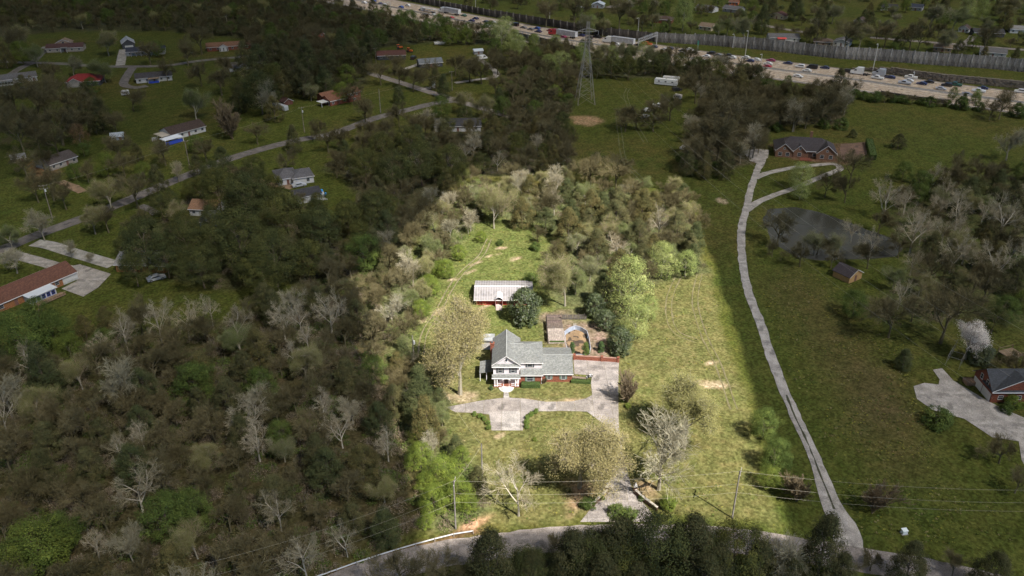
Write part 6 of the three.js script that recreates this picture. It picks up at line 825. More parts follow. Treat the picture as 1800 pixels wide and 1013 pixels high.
const carShapes = {
  car: { body: solid([[-2.25, 0.3], [2.2, 0.3], [2.28, 0.6], [1.15, 0.88], [0.45, 1.36], [-0.95, 1.38], [-1.7, 0.95], [-2.3, 0.88]], 1.8), glass: solid([[0.92, 0.95], [0.42, 1.3], [-0.92, 1.32], [-1.5, 0.97]], 1.83, 0.02), ax: [1.4, -1.4] },
  suv: { body: solid([[-2.3, 0.35], [2.25, 0.35], [2.3, 0.85], [1.2, 1.05], [0.55, 1.68], [-1.95, 1.7], [-2.28, 1.05]], 1.9), glass: solid([[0.95, 1.12], [0.5, 1.6], [-1.85, 1.62], [-2.0, 1.12]], 1.93, 0.02), ax: [1.42, -1.4] },
  pickup: { body: solid([[-2.9, 0.4], [2.7, 0.4], [2.75, 0.95], [1.55, 1.12], [0.95, 1.75], [-0.6, 1.76], [-0.75, 1.12], [-2.9, 1.1]], 1.95), glass: solid([[1.3, 1.18], [0.88, 1.66], [-0.52, 1.68], [-0.6, 1.18]], 1.98, 0.02), ax: [1.8, -1.8], bed: new MB().box(-1.85, 1.12, 0, 1.9, 0.06, 1.55).geometry() },
  van: { body: solid([[-2.7, 0.35], [2.5, 0.35], [2.55, 0.95], [1.9, 1.2], [1.2, 2.1], [-2.65, 2.15]], 2), glass: solid([[1.65, 1.25], [1.1, 1.95], [0.2, 1.95], [0.2, 1.25]], 2.03, 0.02), ax: [1.6, -1.7] },
};
const kindWord = { car: 'car', suv: 'tall car', pickup: 'pickup truck', van: 'van' }, allCars = [];
const CAR = 1.18;
function vehicle(kind, colour, px, py, way, label, group) { // way: angle about y
  const S = carShapes[kind], q = P(px, py), g = thing(kind === 'pickup' ? 'pickup_truck' : kind === 'van' ? 'van' : 'car', label, kindWord[kind] === 'tall car' ? 'car' : kindWord[kind], q.x, 0.07, q.z, way, group); g.scale.setScalar(CAR);
  mesh('body', S.body, paintM[colour], g); mesh('window', S.glass, glassM, g); if (S.bed) mesh('bed', S.bed, darkM, g);
  for (const x of S.ax) for (const z of [-0.82, 0.82]) { const w = mesh('wheel', wheelG, darkM, g); w.position.set(x, 0.33, z); mesh('rim', rimG, metalM, w); }
  for (const z of [-0.62, 0.62]) { mesh('headlight', new THREE.BoxGeometry(0.08, 0.14, 0.3).translate(kind === 'pickup' ? 2.76 : 2.28, 0.68, z), whiteM, g); mesh('tail_light', new THREE.BoxGeometry(0.08, 0.16, 0.25).translate(kind === 'pickup' ? -2.94 : kind === 'van' ? -2.72 : -2.34, 0.8, z), paintM.red, g); }
  allCars.push({ g, kind, colour, px, py }); return g;
}
const nearestHw = (q) => { let b = 0, m = 1e9; for (let i = 0; i <= HN; i++) { const p = hwAt(i, 20), d = (p.x - q.x) ** 2 + (p.z - q.z) ** 2; if (d < m) { m = d; b = i; } } return b; };
const hwTurn = (px, py) => { const i = nearestHw(P(px, py)), n = hwNormal[i]; return Math.atan2(n.x, n.z); }; // local x along the road to the right
const traffic = [];
const jam = (list, near) => list.forEach(([px, py, colour, kind = 'car']) => { const g = vehicle(kind, colour, px, py, hwTurn(px, py) + (near ? 0 : Math.PI)); traffic.push({ g, px, py, colour, kind }); });
jam([[1355, 108, 'maroon'], [1385, 113, 'navy'], [1406, 119, 'white', 'suv'], [1427, 121, 'black', 'van'], [1418, 126, 'white'], [1450, 121, 'navy'], [1487, 127, 'black', 'suv'], [1542, 139, 'white', 'pickup'], [1565, 138, 'navy'], [1601, 138, 'white', 'pickup'], [1597, 144, 'white'], [1590, 148, 'silver', 'pickup'], [1620, 149, 'navy'], [1633, 146, 'black'], [1664, 152, 'black', 'suv'], [1679, 151, 'green', 'pickup'], [1727, 157, 'navy'], [1720, 162, 'white', 'pickup'], [1793, 163, 'white', 'suv'], [1350, 114, 'white'],
  [920, 50, 'grey'], [933, 53, 'grey'], [944, 51.5, 'blue'], [946, 57, 'navy'], [967, 55, 'red'], [990, 67, 'maroon'], [1022, 64, 'navy'], [1036, 68, 'black'], [1050, 67, 'black', 'pickup'], [1084, 80, 'white'], [1137, 79, 'orange', 'pickup'], [1149, 84, 'navy'], [1122, 81, 'black'], [1168, 89, 'white'], [1177, 87, 'navy'], [1200, 91, 'navy'], [1211, 89, 'white'], [1198, 95.5, 'white'], [1219, 94, 'black'], [1250, 96, 'black', 'suv'], [1262, 99, 'grey'], [1280, 99, 'black'], [1287, 103, 'white'], [1311, 103, 'white'], [1318, 109, 'navy'], [1329, 107, 'white'], [1348, 119, 'red'], [1242, 101, 'white'],
  [657, 3, 'blue'], [668, 8, 'navy'], [676, 10, 'white'], [705, 14, 'blue'], [717, 11, 'white'], [741, 19, 'navy'], [748, 27, 'grey'], [815, 29, 'green'], [793, 33, 'red'], [829, 38, 'navy'], [836, 34, 'navy'], [854, 40, 'navy'], [856, 47, 'silver'], [762, 28, 'white'], [880, 43, 'black'], [893, 48, 'grey', 'suv'], [868, 41, 'white'], [905, 46, 'black', 'van'], [640, 6, 'white']]);
jam([[1403, 136, 'white'], [1654, 158, 'silver'], [1470, 146, 'tan'], [1240, 110, 'white'], [1700, 168, 'grey']], true);
function semi(px, py, colour, label, trailer = true, way = 0) {
  const q = P(px, py), g = thing('semi_truck', label, 'truck', q.x, 0.07, q.z, hwTurn(px, py) + Math.PI + way); g.scale.setScalar(1.15); const cab = trailer ? 8.2 : 0;
  mesh('cab', solid([[cab - 2.6, 0.6], [cab + 3.2, 0.6], [cab + 3.3, 1.6], [cab + 1.9, 1.95], [cab + 1.2, 2.9], [cab + 0.2, 3.7], [cab - 2.5, 3.75]].map(([x, y]) => [x, y]), 2.4, 0.08), paintM[colour], g); mesh('window', solid([[cab + 1.75, 2.05], [cab + 1.2, 2.75], [cab + 0.4, 2.75], [cab + 0.4, 2.05]], 2.43, 0.02), glassM, g); mesh('grille', new MB().box(cab + 3.34, 1.15, 0, 0.06, 0.8, 1.3).geometry(), metalM, g);
  mesh('chassis', new MB().box(cab - 2.5, 0.75, 0, 7.5, 0.3, 1).geometry(), darkM, g); for (const s of [-1, 1]) mesh('exhaust', new MB().tube([cab - 2.75, 0.8, s * 1.05], [cab - 2.75, 3.9, s * 1.05], 0.09, 0.09, 8).geometry(), metalM, g);
  const axles = trailer ? [cab + 2.1, cab - 3, cab - 4.2, -5.6, -6.8] : [cab + 2.1, cab - 3.4, cab - 4.6]; for (const x of axles) for (const z of [-1, 1]) { const w = mesh('wheel', bigWheelG, darkM, g); w.position.set(x, 0.52, z); }
  if (trailer) { mesh('trailer', new MB().box(-1.9, 2.65, 0, 14.2, 2.9, 2.5).geometry(), M(0.58, 0.585, 0.6, { roughness: 0.45, map: fineTex }), g); const rib = new MB(); for (let i = 0; i < 24; i++) rib.box(-8.8 + i * 0.6, 2.65, 1.26, 0.06, 2.8, 0.03).box(-8.8 + i * 0.6, 2.65, -1.26, 0.06, 2.8, 0.03); rib.build('trailer_rib', M(0.5, 0.5, 0.52), g).userData.kind = 'stuff'; for (const z of [-0.62, 0.62]) mesh('rear_door', new MB().box(-9.03, 2.65, z, 0.05, 2.7, 1.15).geometry(), M(0.66, 0.66, 0.66), g); mesh('underrun', new MB().box(-1.9, 1.15, 0, 13.8, 0.16, 1.2).geometry(), darkM, g); }
  return g;
}
semi(992, 65, 'red', 'semi truck with red cab and long grey trailer in the jam'); semi(1090, 78, 'white', 'semi truck with white cab and grey trailer beside the sign gantry'); semi(792, 25, 'white', 'semi truck with white trailer at the upper left of the highway');
semi(1507, 131, 'white', 'white semi tractor without a trailer in the jam', false); semi(1545, 134, 'silver', 'silver semi tractor without a trailer next to the tall lamp pole', false);
{ const q = P(755, 22), g = thing('car_carrier', 'open car carrier truck at the upper left of the highway', 'truck', q.x, 0.07, q.z, hwTurn(755, 22) + Math.PI); mesh('cab', solid([[7, 0.6], [9.6, 0.6], [9.7, 2.6], [9.2, 3], [7, 3.1]], 2.4, 0.08), paintM.white, g); for (const y of [1.1, 2.9]) mesh('ramp', new MB().box(-1, y, 0, 15.5, 0.15, 2.4).geometry(), M(0.5, 0.5, 0.5), g); for (let i = 0; i < 6; i++) for (const z of [-1.2, 1.2]) mesh('post', new MB().box(-8 + i * 2.9, 2, z, 0.14, 2.2, 0.14).geometry(), metalM, g); for (const x of [8.6, -4, -5.2]) for (const z of [-1, 1]) mesh('wheel', bigWheelG, darkM, g).position.set(x, 0.52, z); }
{ // name each vehicle of the jam by its colour and its turn along the road
  const ord = ['first', 'second', 'third', 'fourth', 'fifth', 'sixth', 'seventh', 'eighth', 'ninth', 'tenth', 'eleventh', 'twelfth', 'thirteenth', 'fourteenth', 'fifteenth', 'sixteenth', 'seventeenth', 'eighteenth', 'nineteenth', 'twentieth'], fams = {};
  const say = { navy: 'dark navy', maroon: 'maroon', grey: 'dark grey' };
  for (const t of traffic) (fams[t.colour + kindWord[t.kind]] ??= []).push(t);
  for (const f of Object.values(fams)) { f.sort((a, b) => a.px - b.px); f.forEach((t, i) => tag(t.g, f.length > 1 ? `${ord[i]} ${say[t.colour] ?? t.colour} ${kindWord[t.kind]} from the left along the highway` : `only ${say[t.colour] ?? t.colour} ${kindWord[t.kind]} in the highway traffic`, null, 'vehicles in the highway traffic')); }
}
vehicle('van', 'white', 848, 104, 0.5, 'white van parked at the end of the gravel loop drive'); vehicle('car', 'silver', 526, 328, 0.5, 'silver car parked on the orange earth yard of the grey hipped house'); vehicle('suv', 'black', 727, 104, 1.3, 'black tall car parked right of the red-brown roofed house'); vehicle('car', 'blue', 42, 159, 0.4, 'blue car parked under trees by the house with the white sun porch'); vehicle('car', 'silver', 275, 492, 0.6, 'silver car half hidden in the shade of the pines'); vehicle('car', 'white', 1140, 196, 0.3, 'old white car left in the brush below the big trailers'); vehicle('pickup', 'white', 1158, 189, -0.3, 'old white pickup left in the brush below the big trailers'); vehicle('car', 'white', 1134, 207, 0.9, 'lowest white car left in the brush below the big trailers'); vehicle('suv', 'black', 1190, 160, 0.2, 'black tall car parked behind the long white trailer'); vehicle('car', 'white', 1205, 262, 0.6, 'white car parked at the left foot of the bare tree group'); vehicle('car', 'navy', 1030, 16, 0.2, 'dark car parked on the street beyond the highway'); vehicle('suv', 'white', 1018, 14, 0.2, 'white tall car parked on the street beyond the highway');
// ---------------------------------------------------------------- noise walls
const wallStain = tex(256, 9, (u, v) => { const a = fbm(u * 5, v * 2, 4, 0), b = fbm(u * 40, v * 20, 2, 0); return 0.72 + (a - 0.5) * 0.7 + (b - 0.5) * 0.3; });
function bayWall(name, label, px, bay, y0, height, postM, panels, o = {}) {
  const line = pts(px), c = line.length > 2 ? new THREE.CatmullRomCurve3(line) : new THREE.LineCurve3(...line), n = Math.round(c.getLength() / bay), q = c.getSpacedPoints(n), m = q[Math.floor(n / 2)], g = thing(name, label, 'wall', m.x, 0, m.z), hOf = typeof height === 'function' ? height : () => height;
  const cache = new Map(), unit = (w, h, d) => { const k = [w.toFixed(1), h.toFixed(1), d].join(); if (!cache.has(k)) cache.set(k, new MB().box(0, h / 2, 0, w, h, d).geometry()); return cache.get(k); };
  for (let i = 0; i <= n; i++) {
    const h = Math.round(hOf(i / n) * 2) / 2, a = q[i], p = mesh('post', unit(o.postW ?? 0.75, h + 0.35, 0.7), postM, g); p.position.set(a.x - m.x, y0, a.z - m.z); if (i === n) break;
    const b = q[i + 1], t = Math.atan2(-(b.z - a.z), b.x - a.x); p.rotation.y = t; const w = a.distanceTo(b) - (o.postW ?? 0.75), k = mesh('panel', unit(w, h * (0.97 + 0.03 * hash2(i, 5)), 0.22), panels[Math.floor(hash2(i, 11) * panels.length)], g); k.position.set((a.x + b.x) / 2 - m.x, y0, (a.z + b.z) / 2 - m.z); k.rotation.y = t;
  }
  return g;
}
const pm = (r, g, b) => [1, 0.72, 1.2, 0.86].map((k) => M(r * k, g * k, b * k, { map: wallStain, key: 'wall' + k }));
bayWall('noise_wall', 'tall stained grey concrete noise wall beyond the grass verge on the right', [[1152, 74], [1250, 80], [1350, 89], [1462, 102], [1560, 108], [1650, 115], [1740, 121], [1800, 127], [1880, 136]], 6.4, 0, (t) => 7.4 - 0.8 * smooth(0.3, 0, t), M(0.5, 0.46, 0.42, { map: wallStain }), pm(0.36, 0.325, 0.29));
bayWall('noise_wall', 'dark brownish noise wall along the far side of the upper left highway', [[690, -4], [760, 10], [830, 23], [900, 36], [980, 49], [1060, 63], [1150, 73.5]], 6.4, 0, (t) => 4.6 + 1.4 * t, M(0.34, 0.3, 0.26, { map: wallStain }), pm(0.15, 0.125, 0.105));
bayWall('retaining_wall', 'grey concrete retaining wall on the near side of the highway', [[900, 66], [960, 80], [1026, 97]], 5.6, 0, 4.6, M(0.36, 0.36, 0.35, { map: wallStain }), pm(0.3, 0.3, 0.3));
bayWall('fence', 'low weathered grey board fence between shrubs and highway', [[1548, 166], [1600, 174], [1660, 182]], 3.4, 0, 2, M(0.3, 0.27, 0.24, { map: woodTex }), pm(0.2, 0.18, 0.165), { postW: 0.3 });
{ // stone ledge cut into the verge
  const r = rng(31), top = new THREE.CatmullRomCurve3(pts([[1500, 121], [1545, 127], [1600, 135], [1660, 143], [1730, 149], [1800, 156], [1860, 162]])), L = top.getLength(), b = new MB(); for (let s = 0; s < L; s += 0.9) { const p = top.getPointAt(Math.min(1, s / L)), t = top.getTangentAt(Math.min(1, s / L)), ang = Math.atan2(-t.z, t.x), hh = smooth(0, 0.25, s / L) * 2.6 + 0.7; for (let y = 0; y < hh; y += 0.75) b.box(p.x + (r() - 0.5) * 0.7, y + 0.35, p.z - y * 0.35 + (r() - 0.5) * 0.9, 0.9 + r() * 0.9, 0.6 + r() * 0.3, 1.3 + r(), ang + (r() - 0.5) * 0.5); }
  tag(b.build('rock_ledge', M(0.2, 0.165, 0.13, { map: fineTex })), 'ledge of stacked brown rock beside the highway on the right', null, null, 'structure');
}
// ---------------------------------------------------------------- poles, lamps, tower, signs
function lampPole(label, px, top) { const b = P(...px), H = heightAt(b.x, b.z, top), g = thing('street_lamp', label, 'street lamp', b.x, 0, b.z, hwTurn(...px)), n = hwNormal[nearestHw(b)]; mesh('pole', new MB().tube([0, 0, 0], [0, H, 0], 0.24, 0.13, 8).geometry(), M(0.5, 0.48, 0.44), g); mesh('arm', new MB().path([[0, H, 0], [0, H + 0.3, 1.2], [0, H + 0.3, 2.4]], 0.08, 6).geometry(), M(0.5, 0.48, 0.44), g); mesh('lamp_head', new MB().box(0, H + 0.25, 2.7, 0.45, 0.22, 0.9).geometry(), M(0.6, 0.6, 0.58), g); mesh('base', new MB().lathe(0, 0, 0, [[0.5, 0], [0.5, 0.4], [0.28, 0.5]], 10).geometry(), concreteM, g); return g; }
lampPole('tall lamp pole in front of the noise wall, left of the rock ledge', [1534, 126], 77); lampPole('tall lamp pole on the verge near the green sign, before the noise wall', [1310, 98], 54); lampPole('lamp pole between the sign gantry and the brown-roofed house', [1121, 66], 31.5); lampPole('lamp pole at the near edge of the highway right of the tower', [1335, 131], 95); lampPole('lamp pole behind the left noise wall, above the retaining wall', [966, 38], 11); lampPole('leftmost lamp pole at the top of the highway', [687, 21], 4); lampPole('lamp pole at the top edge behind the left noise wall', [836, 18], -2); lampPole('short lamp pole beside the rock ledge', [1605, 141], 126); lampPole('lamp pole behind the noise wall above the tan-roofed house', [1288, 84], 60);
function utilityPole(label, base, top, o = {}) {
  const b = P(...base), H = heightAt(b.x, b.z, top[1]), g = thing('utility_pole', label, 'utility pole', b.x, 0, b.z, o.turn ?? 0.3); mesh('pole', new MB().tube([0, 0, 0], [0, H, 0], 0.19, 0.12, 8).geometry(), o.m ?? poleM, g); const arms = [];
  for (let i = 0; i < (o.arms ?? 1); i++) { const y = H - 0.35 - i * 1.1; mesh('cross_arm', new MB().box(0, y, 0.16, 2.6, 0.14, 0.12).geometry(), o.m ?? poleM, g); for (const x of [-1.2, 0, 1.2]) { mesh('insulator', new MB().lathe(x, y + 0.07, 0.16, [[0.05, 0], [0.07, 0.1], [0.03, 0.22]], 6).geometry(), M(0.5, 0.48, 0.45), g); } }
  if (o.can) mesh('transformer', new MB().lathe(0.32, H - 2.6, 0, [[0.001, 0], [0.26, 0], [0.26, 0.9], [0.001, 0.98]], 10).geometry(), M(0.55, 0.57, 0.58), g);
  return { x: b.x, z: b.z, h: H - 0.1, g };
}
const greyPole = M(0.36, 0.33, 0.3, { map: woodTex });
const pA = utilityPole('wooden utility pole with a cross arm on the left lawn by the street', [92, 385], [75, 325], { can: true, arms: 2 }), pB = utilityPole('leaning-looking wooden pole near the house with blue awnings', [334, 298], [326, 247]), pC = utilityPole('wooden utility pole on the lawn below the silver camper', [535, 233], [528, 188], { can: true }), pD = utilityPole('slim pale pole on the split-level house lawn', [669, 199], [667, 156], { m: greyPole, arms: 0 }), pE = utilityPole('utility pole at the mouth of the gravel loop drive', [795, 160], [795, 125], { arms: 1 });
const pF = utilityPole('grey utility pole inside the left edge of the lot, by the big budding tree', [728, 641], [727, 590], { m: greyPole, can: true, arms: 0 }), pG = utilityPole('grey utility pole in the green thicket at the lower left corner of the lot', [801, 930], [800, 845], { m: greyPole, turn: 1.5 }), pH = utilityPole('utility pole on the front lawn left of the pale multi-trunked tree', [848, 861], [844, 780], { m: greyPole, arms: 0, can: false }), pI = utilityPole('utility pole on the front lawn near the lower right corner of the lot', [1287, 911], [1301, 828], { m: greyPole, turn: 1.2 }), pJ = utilityPole('far utility pole left of the red-brown roofed house', [661, 112], [658, 84], {}), pK = utilityPole('far utility pole beside the narrow brick house', [529, 66], [525, 48], { can: true });
const outR = { x: P(1980, 940).x, z: P(1980, 940).z, h: 12 }, outL = { x: P(330, 1090).x, z: P(330, 1090).z, h: 12 };
function wire(a, b, drop, label, o = {}) { const A = new THREE.Vector3(a.x + (o.dx ?? 0), a.h - (o.down ?? 0), a.z + (o.dz ?? 0)), B = new THREE.Vector3(b.x + (o.dx ?? 0), b.h - (o.downB ?? o.down ?? 0), b.z + (o.dz ?? 0)), q = []; for (let i = 0; i <= 18; i++) { const t = i / 18, p = A.clone().lerp(B, t); p.y -= drop * 4 * t * (1 - t); q.push(p.toArray()); } const m = A.clone().lerp(B, 0.5), w = new MB().path(q.map(([x, y, z]) => [x - m.x, y, z - m.z]), o.r ?? 0.013, 4).build('wire', o.m ?? M(0.4, 0.37, 0.3)); w.position.set(m.x, 0, m.z); return tag(w, label, 'wire', o.group); }
for (const [d, nm] of [[0, 'top'], [3.2, 'middle'], [5.4, 'lowest']]) { wire(pG, pI, 1.2, `${nm} overhead wire crossing the front of the lot between its two road poles`, { down: d }); wire(pI, outR, 2.2, `${nm} overhead wire from the lower right lot pole to the right edge`, { down: d }); wire(outL, pG, 1.6, `${nm} overhead wire running over the wood to the lower left lot pole`, { down: d }); }
wire(pG, pH, 0.5, 'service wire from the thicket pole to the front lawn pole', { down: 0.4 }); wire(pH, pF, 1.5, 'service wire up the left edge of the lot', { down: 0.4, r: 0.014 });
wire(pA, pB, 1.2, 'overhead wire beside the residential street, lower span', { down: 0.2 }); wire(pB, pC, 1.2, 'overhead wire beside the residential street, middle span', { down: 0.2 }); wire(pC, pE, 1.4, 'overhead wire beside the residential street, upper span', { down: 0.2 });
{ // lattice transmission tower
  const b = P(1028, 181), H = heightAt(b.x, b.z, 38), t = thing('transmission_tower', 'tall steel lattice transmission tower at the edge of the field', 'tower', b.x, 0, b.z, 0.12), sm = M(0.24, 0.225, 0.2, { roughness: 0.6 }), W = (y) => y < H * 0.68 ? 4.5 - (4.5 - 1.1) * (y / (H * 0.68)) : 1.1 - 0.5 * (y - H * 0.68) / (H * 0.32), cor = [[-1, -1], [1, -1], [1, 1], [-1, 1]];
  for (const [x, z] of cor) mesh('leg', new MB().tube([x * W(0), 0, z * W(0)], [x * W(H * 0.68), H * 0.68, z * W(H * 0.68)], 0.15, 0.12, 5).tube([x * W(H * 0.68), H * 0.68, z * W(H * 0.68)], [x * W(H), H, z * W(H)], 0.12, 0.08, 5).geometry(), sm, t);
  const lv = [0, 0.13, 0.25, 0.36, 0.46, 0.55, 0.62, 0.68, 0.75, 0.82, 0.89, 0.95, 1].map((k) => k * H); for (let i = 0; i + 1 < lv.length; i++) { const br = new MB(); for (let k = 0; k < 4; k++) { const [ax, az] = cor[k], [bx, bz] = cor[(k + 1) % 4], w0 = W(lv[i]), w1 = W(lv[i + 1]); br.tube([ax * w0, lv[i], az * w0], [bx * w1, lv[i + 1], bz * w1], 0.045, 0.045, 4).tube([bx * w0, lv[i], bz * w0], [ax * w1, lv[i + 1], az * w1], 0.045, 0.045, 4).tube([ax * w1, lv[i + 1], az * w1], [bx * w1, lv[i + 1], bz * w1], 0.04, 0.04, 4); } br.build('bracing', sm, t); }
  for (const k of [0.76, 0.88]) for (const s of [-1, 1]) { const arm = new MB(), y = k * H, L = 5.6; for (const z of [-0.7, 0.7]) arm.tube([0, y, z], [s * L, y + 0.3, 0], 0.1, 0.07, 4).tube([0, y + 1.8, z], [s * L, y + 0.3, 0], 0.09, 0.07, 4); for (let i = 1; i < 4; i++) arm.tube([s * L * i / 4, y + 0.08 * i, 0.5 * (1 - i / 4)], [s * L * i / 4, y + 1.8 - 0.38 * i, 0], 0.05, 0.05, 4); const am = arm.build('cross_arm', sm, t); mesh('insulator', new MB().tube([s * L * 0.97, y + 0.3, 0], [s * L * 0.97, y - 1.6, 0], 0.12, 0.12, 6).geometry(), M(0.3, 0.3, 0.32), am); }
  const T = t.position, ang = t.rotation.y, end = P(1720, 860); for (const k of [0.76, 0.88]) for (const s of [-1, 1]) { const y = k * H - 1.3, ax = T.x + Math.cos(ang) * s * 5.4, az = T.z - Math.sin(ang) * s * 5.4; wire({ x: ax, z: az, h: y }, { x: end.x + s * 7 + (k > 0.8 ? 2 : 0), z: end.z - s * 5, h: 27 + (k > 0.8 ? 5 : 0) }, 8, `${k > 0.8 ? 'upper' : 'lower'} ${s < 0 ? 'left' : 'right'} power line sweeping from the lattice tower over the pond to the lower right`, { r: 0.014, m: M(0.3, 0.29, 0.26) }); }
}
{ // overhead sign gantry and the green sign
  const b = P(1154, 79), H = heightAt(b.x, b.z, 56), i = nearestHw(b), n = hwNormal[i], g = thing('sign_gantry', 'steel truss gantry with dark sign backs over the highway', 'sign gantry', b.x, 0, b.z, Math.atan2(n.x, n.z) - Math.PI / 2), sm = M(0.45, 0.45, 0.44, { roughness: 0.5 }), L = 26; // local x runs across the road
  for (const x of [0, L]) mesh('post', new MB().tube([x, 0, 0], [x, H, 0], 0.28, 0.24, 8).geometry(), sm, g); const tr = new MB(); for (const y of [H - 2.2, H - 0.3]) for (const z of [-0.6, 0.6]) tr.tube([0, y, z], [L, y, z], 0.1, 0.1, 5); for (let k = 0; k < 13; k++) for (const z of [-0.6, 0.6]) tr.tube([k * 2, H - 2.2, z], [k * 2 + 2, H - 0.3, z], 0.06, 0.06, 4).tube([k * 2 + 2, H - 0.3, z], [k * 2 + 2, H - 2.2, z], 0.06, 0.06, 4); tr.build('truss', sm, g); for (const [x, w] of [[8, 5], [15, 6]]) mesh('sign_panel', new MB().box(x, H - 1.4, 0.75, w, 3.4, 0.12).geometry(), M(0.06, 0.062, 0.065), g); mesh('walkway', new MB().box(L / 2, H - 2.5, 1.1, L, 0.1, 0.8).geometry(), sm, g);
  const s = P(1226, 89), sh = heightAt(s.x, s.z, 71.5), q = thing('road_sign', 'green road sign standing on the verge before the noise wall', 'road sign', s.x, 0, s.z, hwTurn(1226, 89) - 0.9), gm = M(0.05, 0.42, 0.28, { roughness: 0.5 }); for (const x of [-1, 1]) mesh('post', new MB().box(x, sh / 2, -0.08, 0.14, sh, 0.12).geometry(), metalM, q); mesh('panel', new MB().box(0, sh - 1.3, 0, 3.4, 2.8, 0.08).geometry(), gm, q); const br = new MB().box(0, sh + 0.04, 0.045, 3.3, 0.09, 0.02).box(0, sh - 2.64, 0.045, 3.3, 0.09, 0.02).box(-1.62, sh - 1.3, 0.045, 0.09, 2.6, 0.02).box(1.62, sh - 1.3, 0.045, 0.09, 2.6, 0.02); br.build('border', whiteM, q);
}
{ // steel guard rail along the bottom road
  const line = new THREE.CatmullRomCurve3(pts([[520, 1031], [573, 1013], [640, 989], [700, 970], [760, 953], [800, 943], [832, 938]])), L = line.getLength(), m = line.getPointAt(0.5), g = thing('guard_rail', 'galvanised steel guard rail along the bottom road', 'guard rail', m.x, 0, m.z), n = Math.round(L / 3.8); for (let i = 0; i <= n; i++) { const p = line.getPointAt(i / n); mesh('post', new MB().box(p.x - m.x, 0.42, p.z - m.z + 0.1, 0.14, 0.84, 0.16).geometry(), M(0.3, 0.26, 0.22), g); if (i === n) break; const q = line.getPointAt((i + 1) / n), b = new MB(); const prof = [[0.5, 0], [0.58, 0.07], [0.66, 0], [0.74, 0.07], [0.84, 0]]; for (let k = 0; k < 4; k++) { const f = (o, s) => [o.x - m.x + 0.02, prof[s][0], o.z - m.z - 0.02 + prof[s][1]]; b.quad(f(p, k), f(q, k), f(q, k + 1), f(p, k + 1)); } b.build('rail', M(0.42, 0.425, 0.43, { roughness: 0.55, metalness: 0.4 }), g); }
}
// ---------------------------------------------------------------- words for the plants: what they look like and what they stand by
const landmarks = [
  ['the white house', 905, 650], ['the red barn', 865, 520], ['the empty pool', 1015, 600], ['the parking pad', 890, 745], ['the drive entrance', 1092, 880], ['the pale field', 1200, 580], ['the field corner pole', 1295, 880], ['the thicket pole', 801, 890],
  ['the budding tree pole', 728, 615], ['the front lawn pole', 846, 825], ['the concrete court', 1060, 680], ['the back lawn', 900, 430], ['the far lot corner', 1207, 350], ['the pond', 1430, 400], ['the garden shed', 1505, 480], ['the gravel yard', 1680, 700], ['the right-hand brick house', 1780, 670],
  ['the white flowering tree', 1705, 595], ['the dark-gabled house', 1415, 255], ['the gravel loop', 1400, 315], ['the long trailer', 1170, 142], ['the lattice tower', 1028, 120], ['the green sign', 1226, 80], ['the sign gantry', 1140, 65], ['the rock ledge', 1650, 140], ['the board fence', 1600, 172],
  ['the utility box', 1589, 935], ['the long drive mouth', 1485, 930], ['the guard rail', 700, 970], ['the split-level house', 605, 172], ['the silver camper', 495, 190], ['the awning house', 320, 230], ['the street bend', 300, 315], ['the left lawn pole', 85, 355], ['the red-roofed ranch', 70, 500], ['the concrete apron', 150, 495],
  ['the grey hipped house', 515, 310], ['the blue slide', 568, 345], ['the tan-roofed house', 355, 368], ['the sunken dark house', 805, 220], ['the red-roofed hipped house', 147, 138], ['the navy-roofed house', 255, 88], ['the stone-fronted ranch', 112, 82], ['the blue-trimmed house', 272, 133], ['the sun porch house', 30, 138], ['the white porch house', 402, 80],
  ['the narrow brick house', 562, 62], ['the red-brown house', 688, 95], ['the grey bungalow', 758, 110], ['the white boat', 773, 77], ['the white van', 848, 102], ['the retaining wall', 965, 78], ['the cross street', 690, 140], ['the low brown house', 112, 282], ['the blue-grey shed', 206, 240], ['the white lawn tree', 325, 560],
  ['the big olive cedar', 74, 652], ['the black outbuilding', 543, 350], ['the cream house', 1510, 38], ['the black-roofed house', 1740, 58], ['the orange-red house', 1289, 5], ['the brown noise wall', 800, 10], ['the red awning house', 1378, 66], ['the net cage', 1682, 625], ['the dark round bush', 1591, 630],
  ['the bottom left corner', 20, 990], ['the lower wood middle', 400, 800], ['the left wood edge', 60, 780], ['the lot left line', 690, 760], ['the bottom cedars', 1150, 980], ['the far right field', 1700, 250], ['the right edge pines', 1750, 420], ['the woods corner', 560, 900], ['the upper pine grove', 640, 290], ['the pine grove', 430, 410], ['the bare tree group', 1275, 220],
];
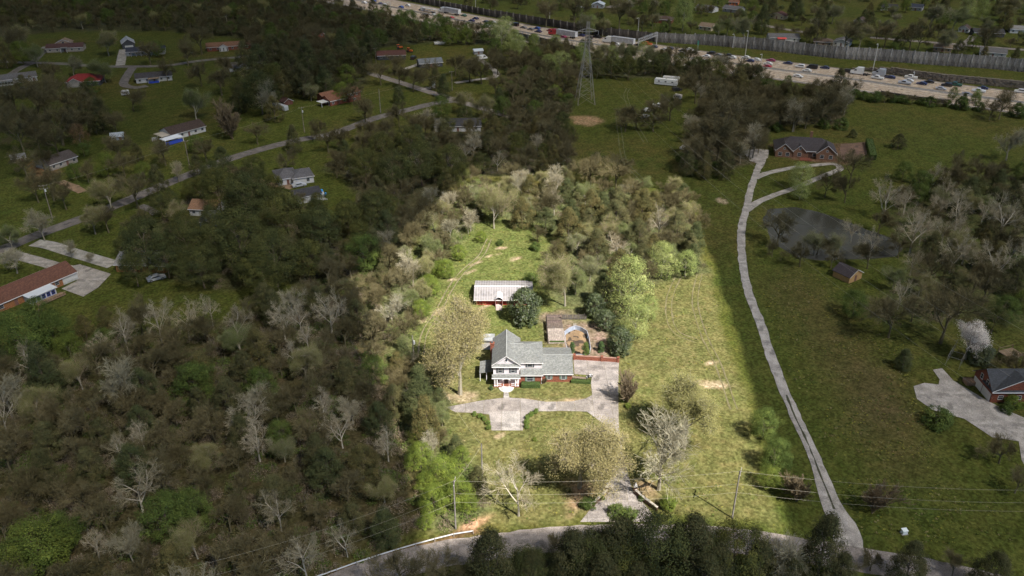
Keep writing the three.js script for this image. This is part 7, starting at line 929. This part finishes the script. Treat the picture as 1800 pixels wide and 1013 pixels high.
const zoneWords = { front: 'in the big lower-left wood', middle: 'in the wood behind the lot', lotLeft: "in the thicket along the lot's left line", lotBack: "in the trees at the lot's back", beyond: 'in the wood left of the tower', right: 'in the tree group by the trailers', pondSide: 'in the wood beyond the pond', highwaySide: 'in the belt below the highway', pines: 'in the dark pine grove', uptown: 'among houses beyond the highway' };
const ordinal = ['nearest', 'second', 'third', 'fourth', 'fifth', 'sixth', 'seventh', 'eighth', 'ninth', 'tenth', 'eleventh', 'twelfth', 'thirteenth', 'fourteenth'], short = { sage: 'grey-green leafing tree', bud: 'olive-gold budding tree', bare: 'bare brown twiggy tree', grey: 'bare grey tree', white: 'bare white-limbed tree', vase: 'round bare tree', leaf: 'green leafy tree', lime: 'yellow-green tree', magnolia: 'dark glossy evergreen', cedar: 'dark olive cedar', pine: 'dark green pine', shrub: 'green shrub', rust: 'russet tree' };
{
  const sets = new Map();
  for (const p of plants) {
    if (p.gone) continue; if (p.label) { p.o.userData.label = p.label; continue; }
    let L = landmarks[0], m = 1e9; for (const l of landmarks) { const d = Math.hypot(l[1] - p.px, (l[2] - p.py) * 1.6); if (d < m) { m = d; L = l; } }
    const dx = p.px - L[1], dy = (p.py - L[2]) * 1.6, a = (Math.atan2(dy, dx) * 180 / Math.PI + 382.5) % 360, rel = ['right of', 'below and right of', 'below', 'below and left of', 'left of', 'above and left of', 'above', 'above and right of'][Math.floor(a / 45)];
    const w = KIND[p.kind].word !== p.word && p.word ? p.word : short[p.kind], key = `${w} ${rel} ${L[0]}`; p.dist = m; if (!sets.has(key)) sets.set(key, []); sets.get(key).push(p);
  }
  for (const [key, list] of sets) {
    list.sort((a, b) => a.dist - b.dist);
    if (list.length > 14) { const z = list.filter((p) => p.zone); for (const p of list) { p.o.userData.label = `one of many, ${key}`; p.o.userData.group = key + 's'; } if (z.length) void 0; continue; }
    list.forEach((p, i) => { p.o.userData.label = list.length === 1 ? (key.split(' ').length < 4 ? 'single ' + key : key) : `${ordinal[i]} ${key}, counting outward`; });
  }
}
const worded = { mag: 0 };
console.log('objects at top', scene.children.length);
renderer.render(scene, camera);
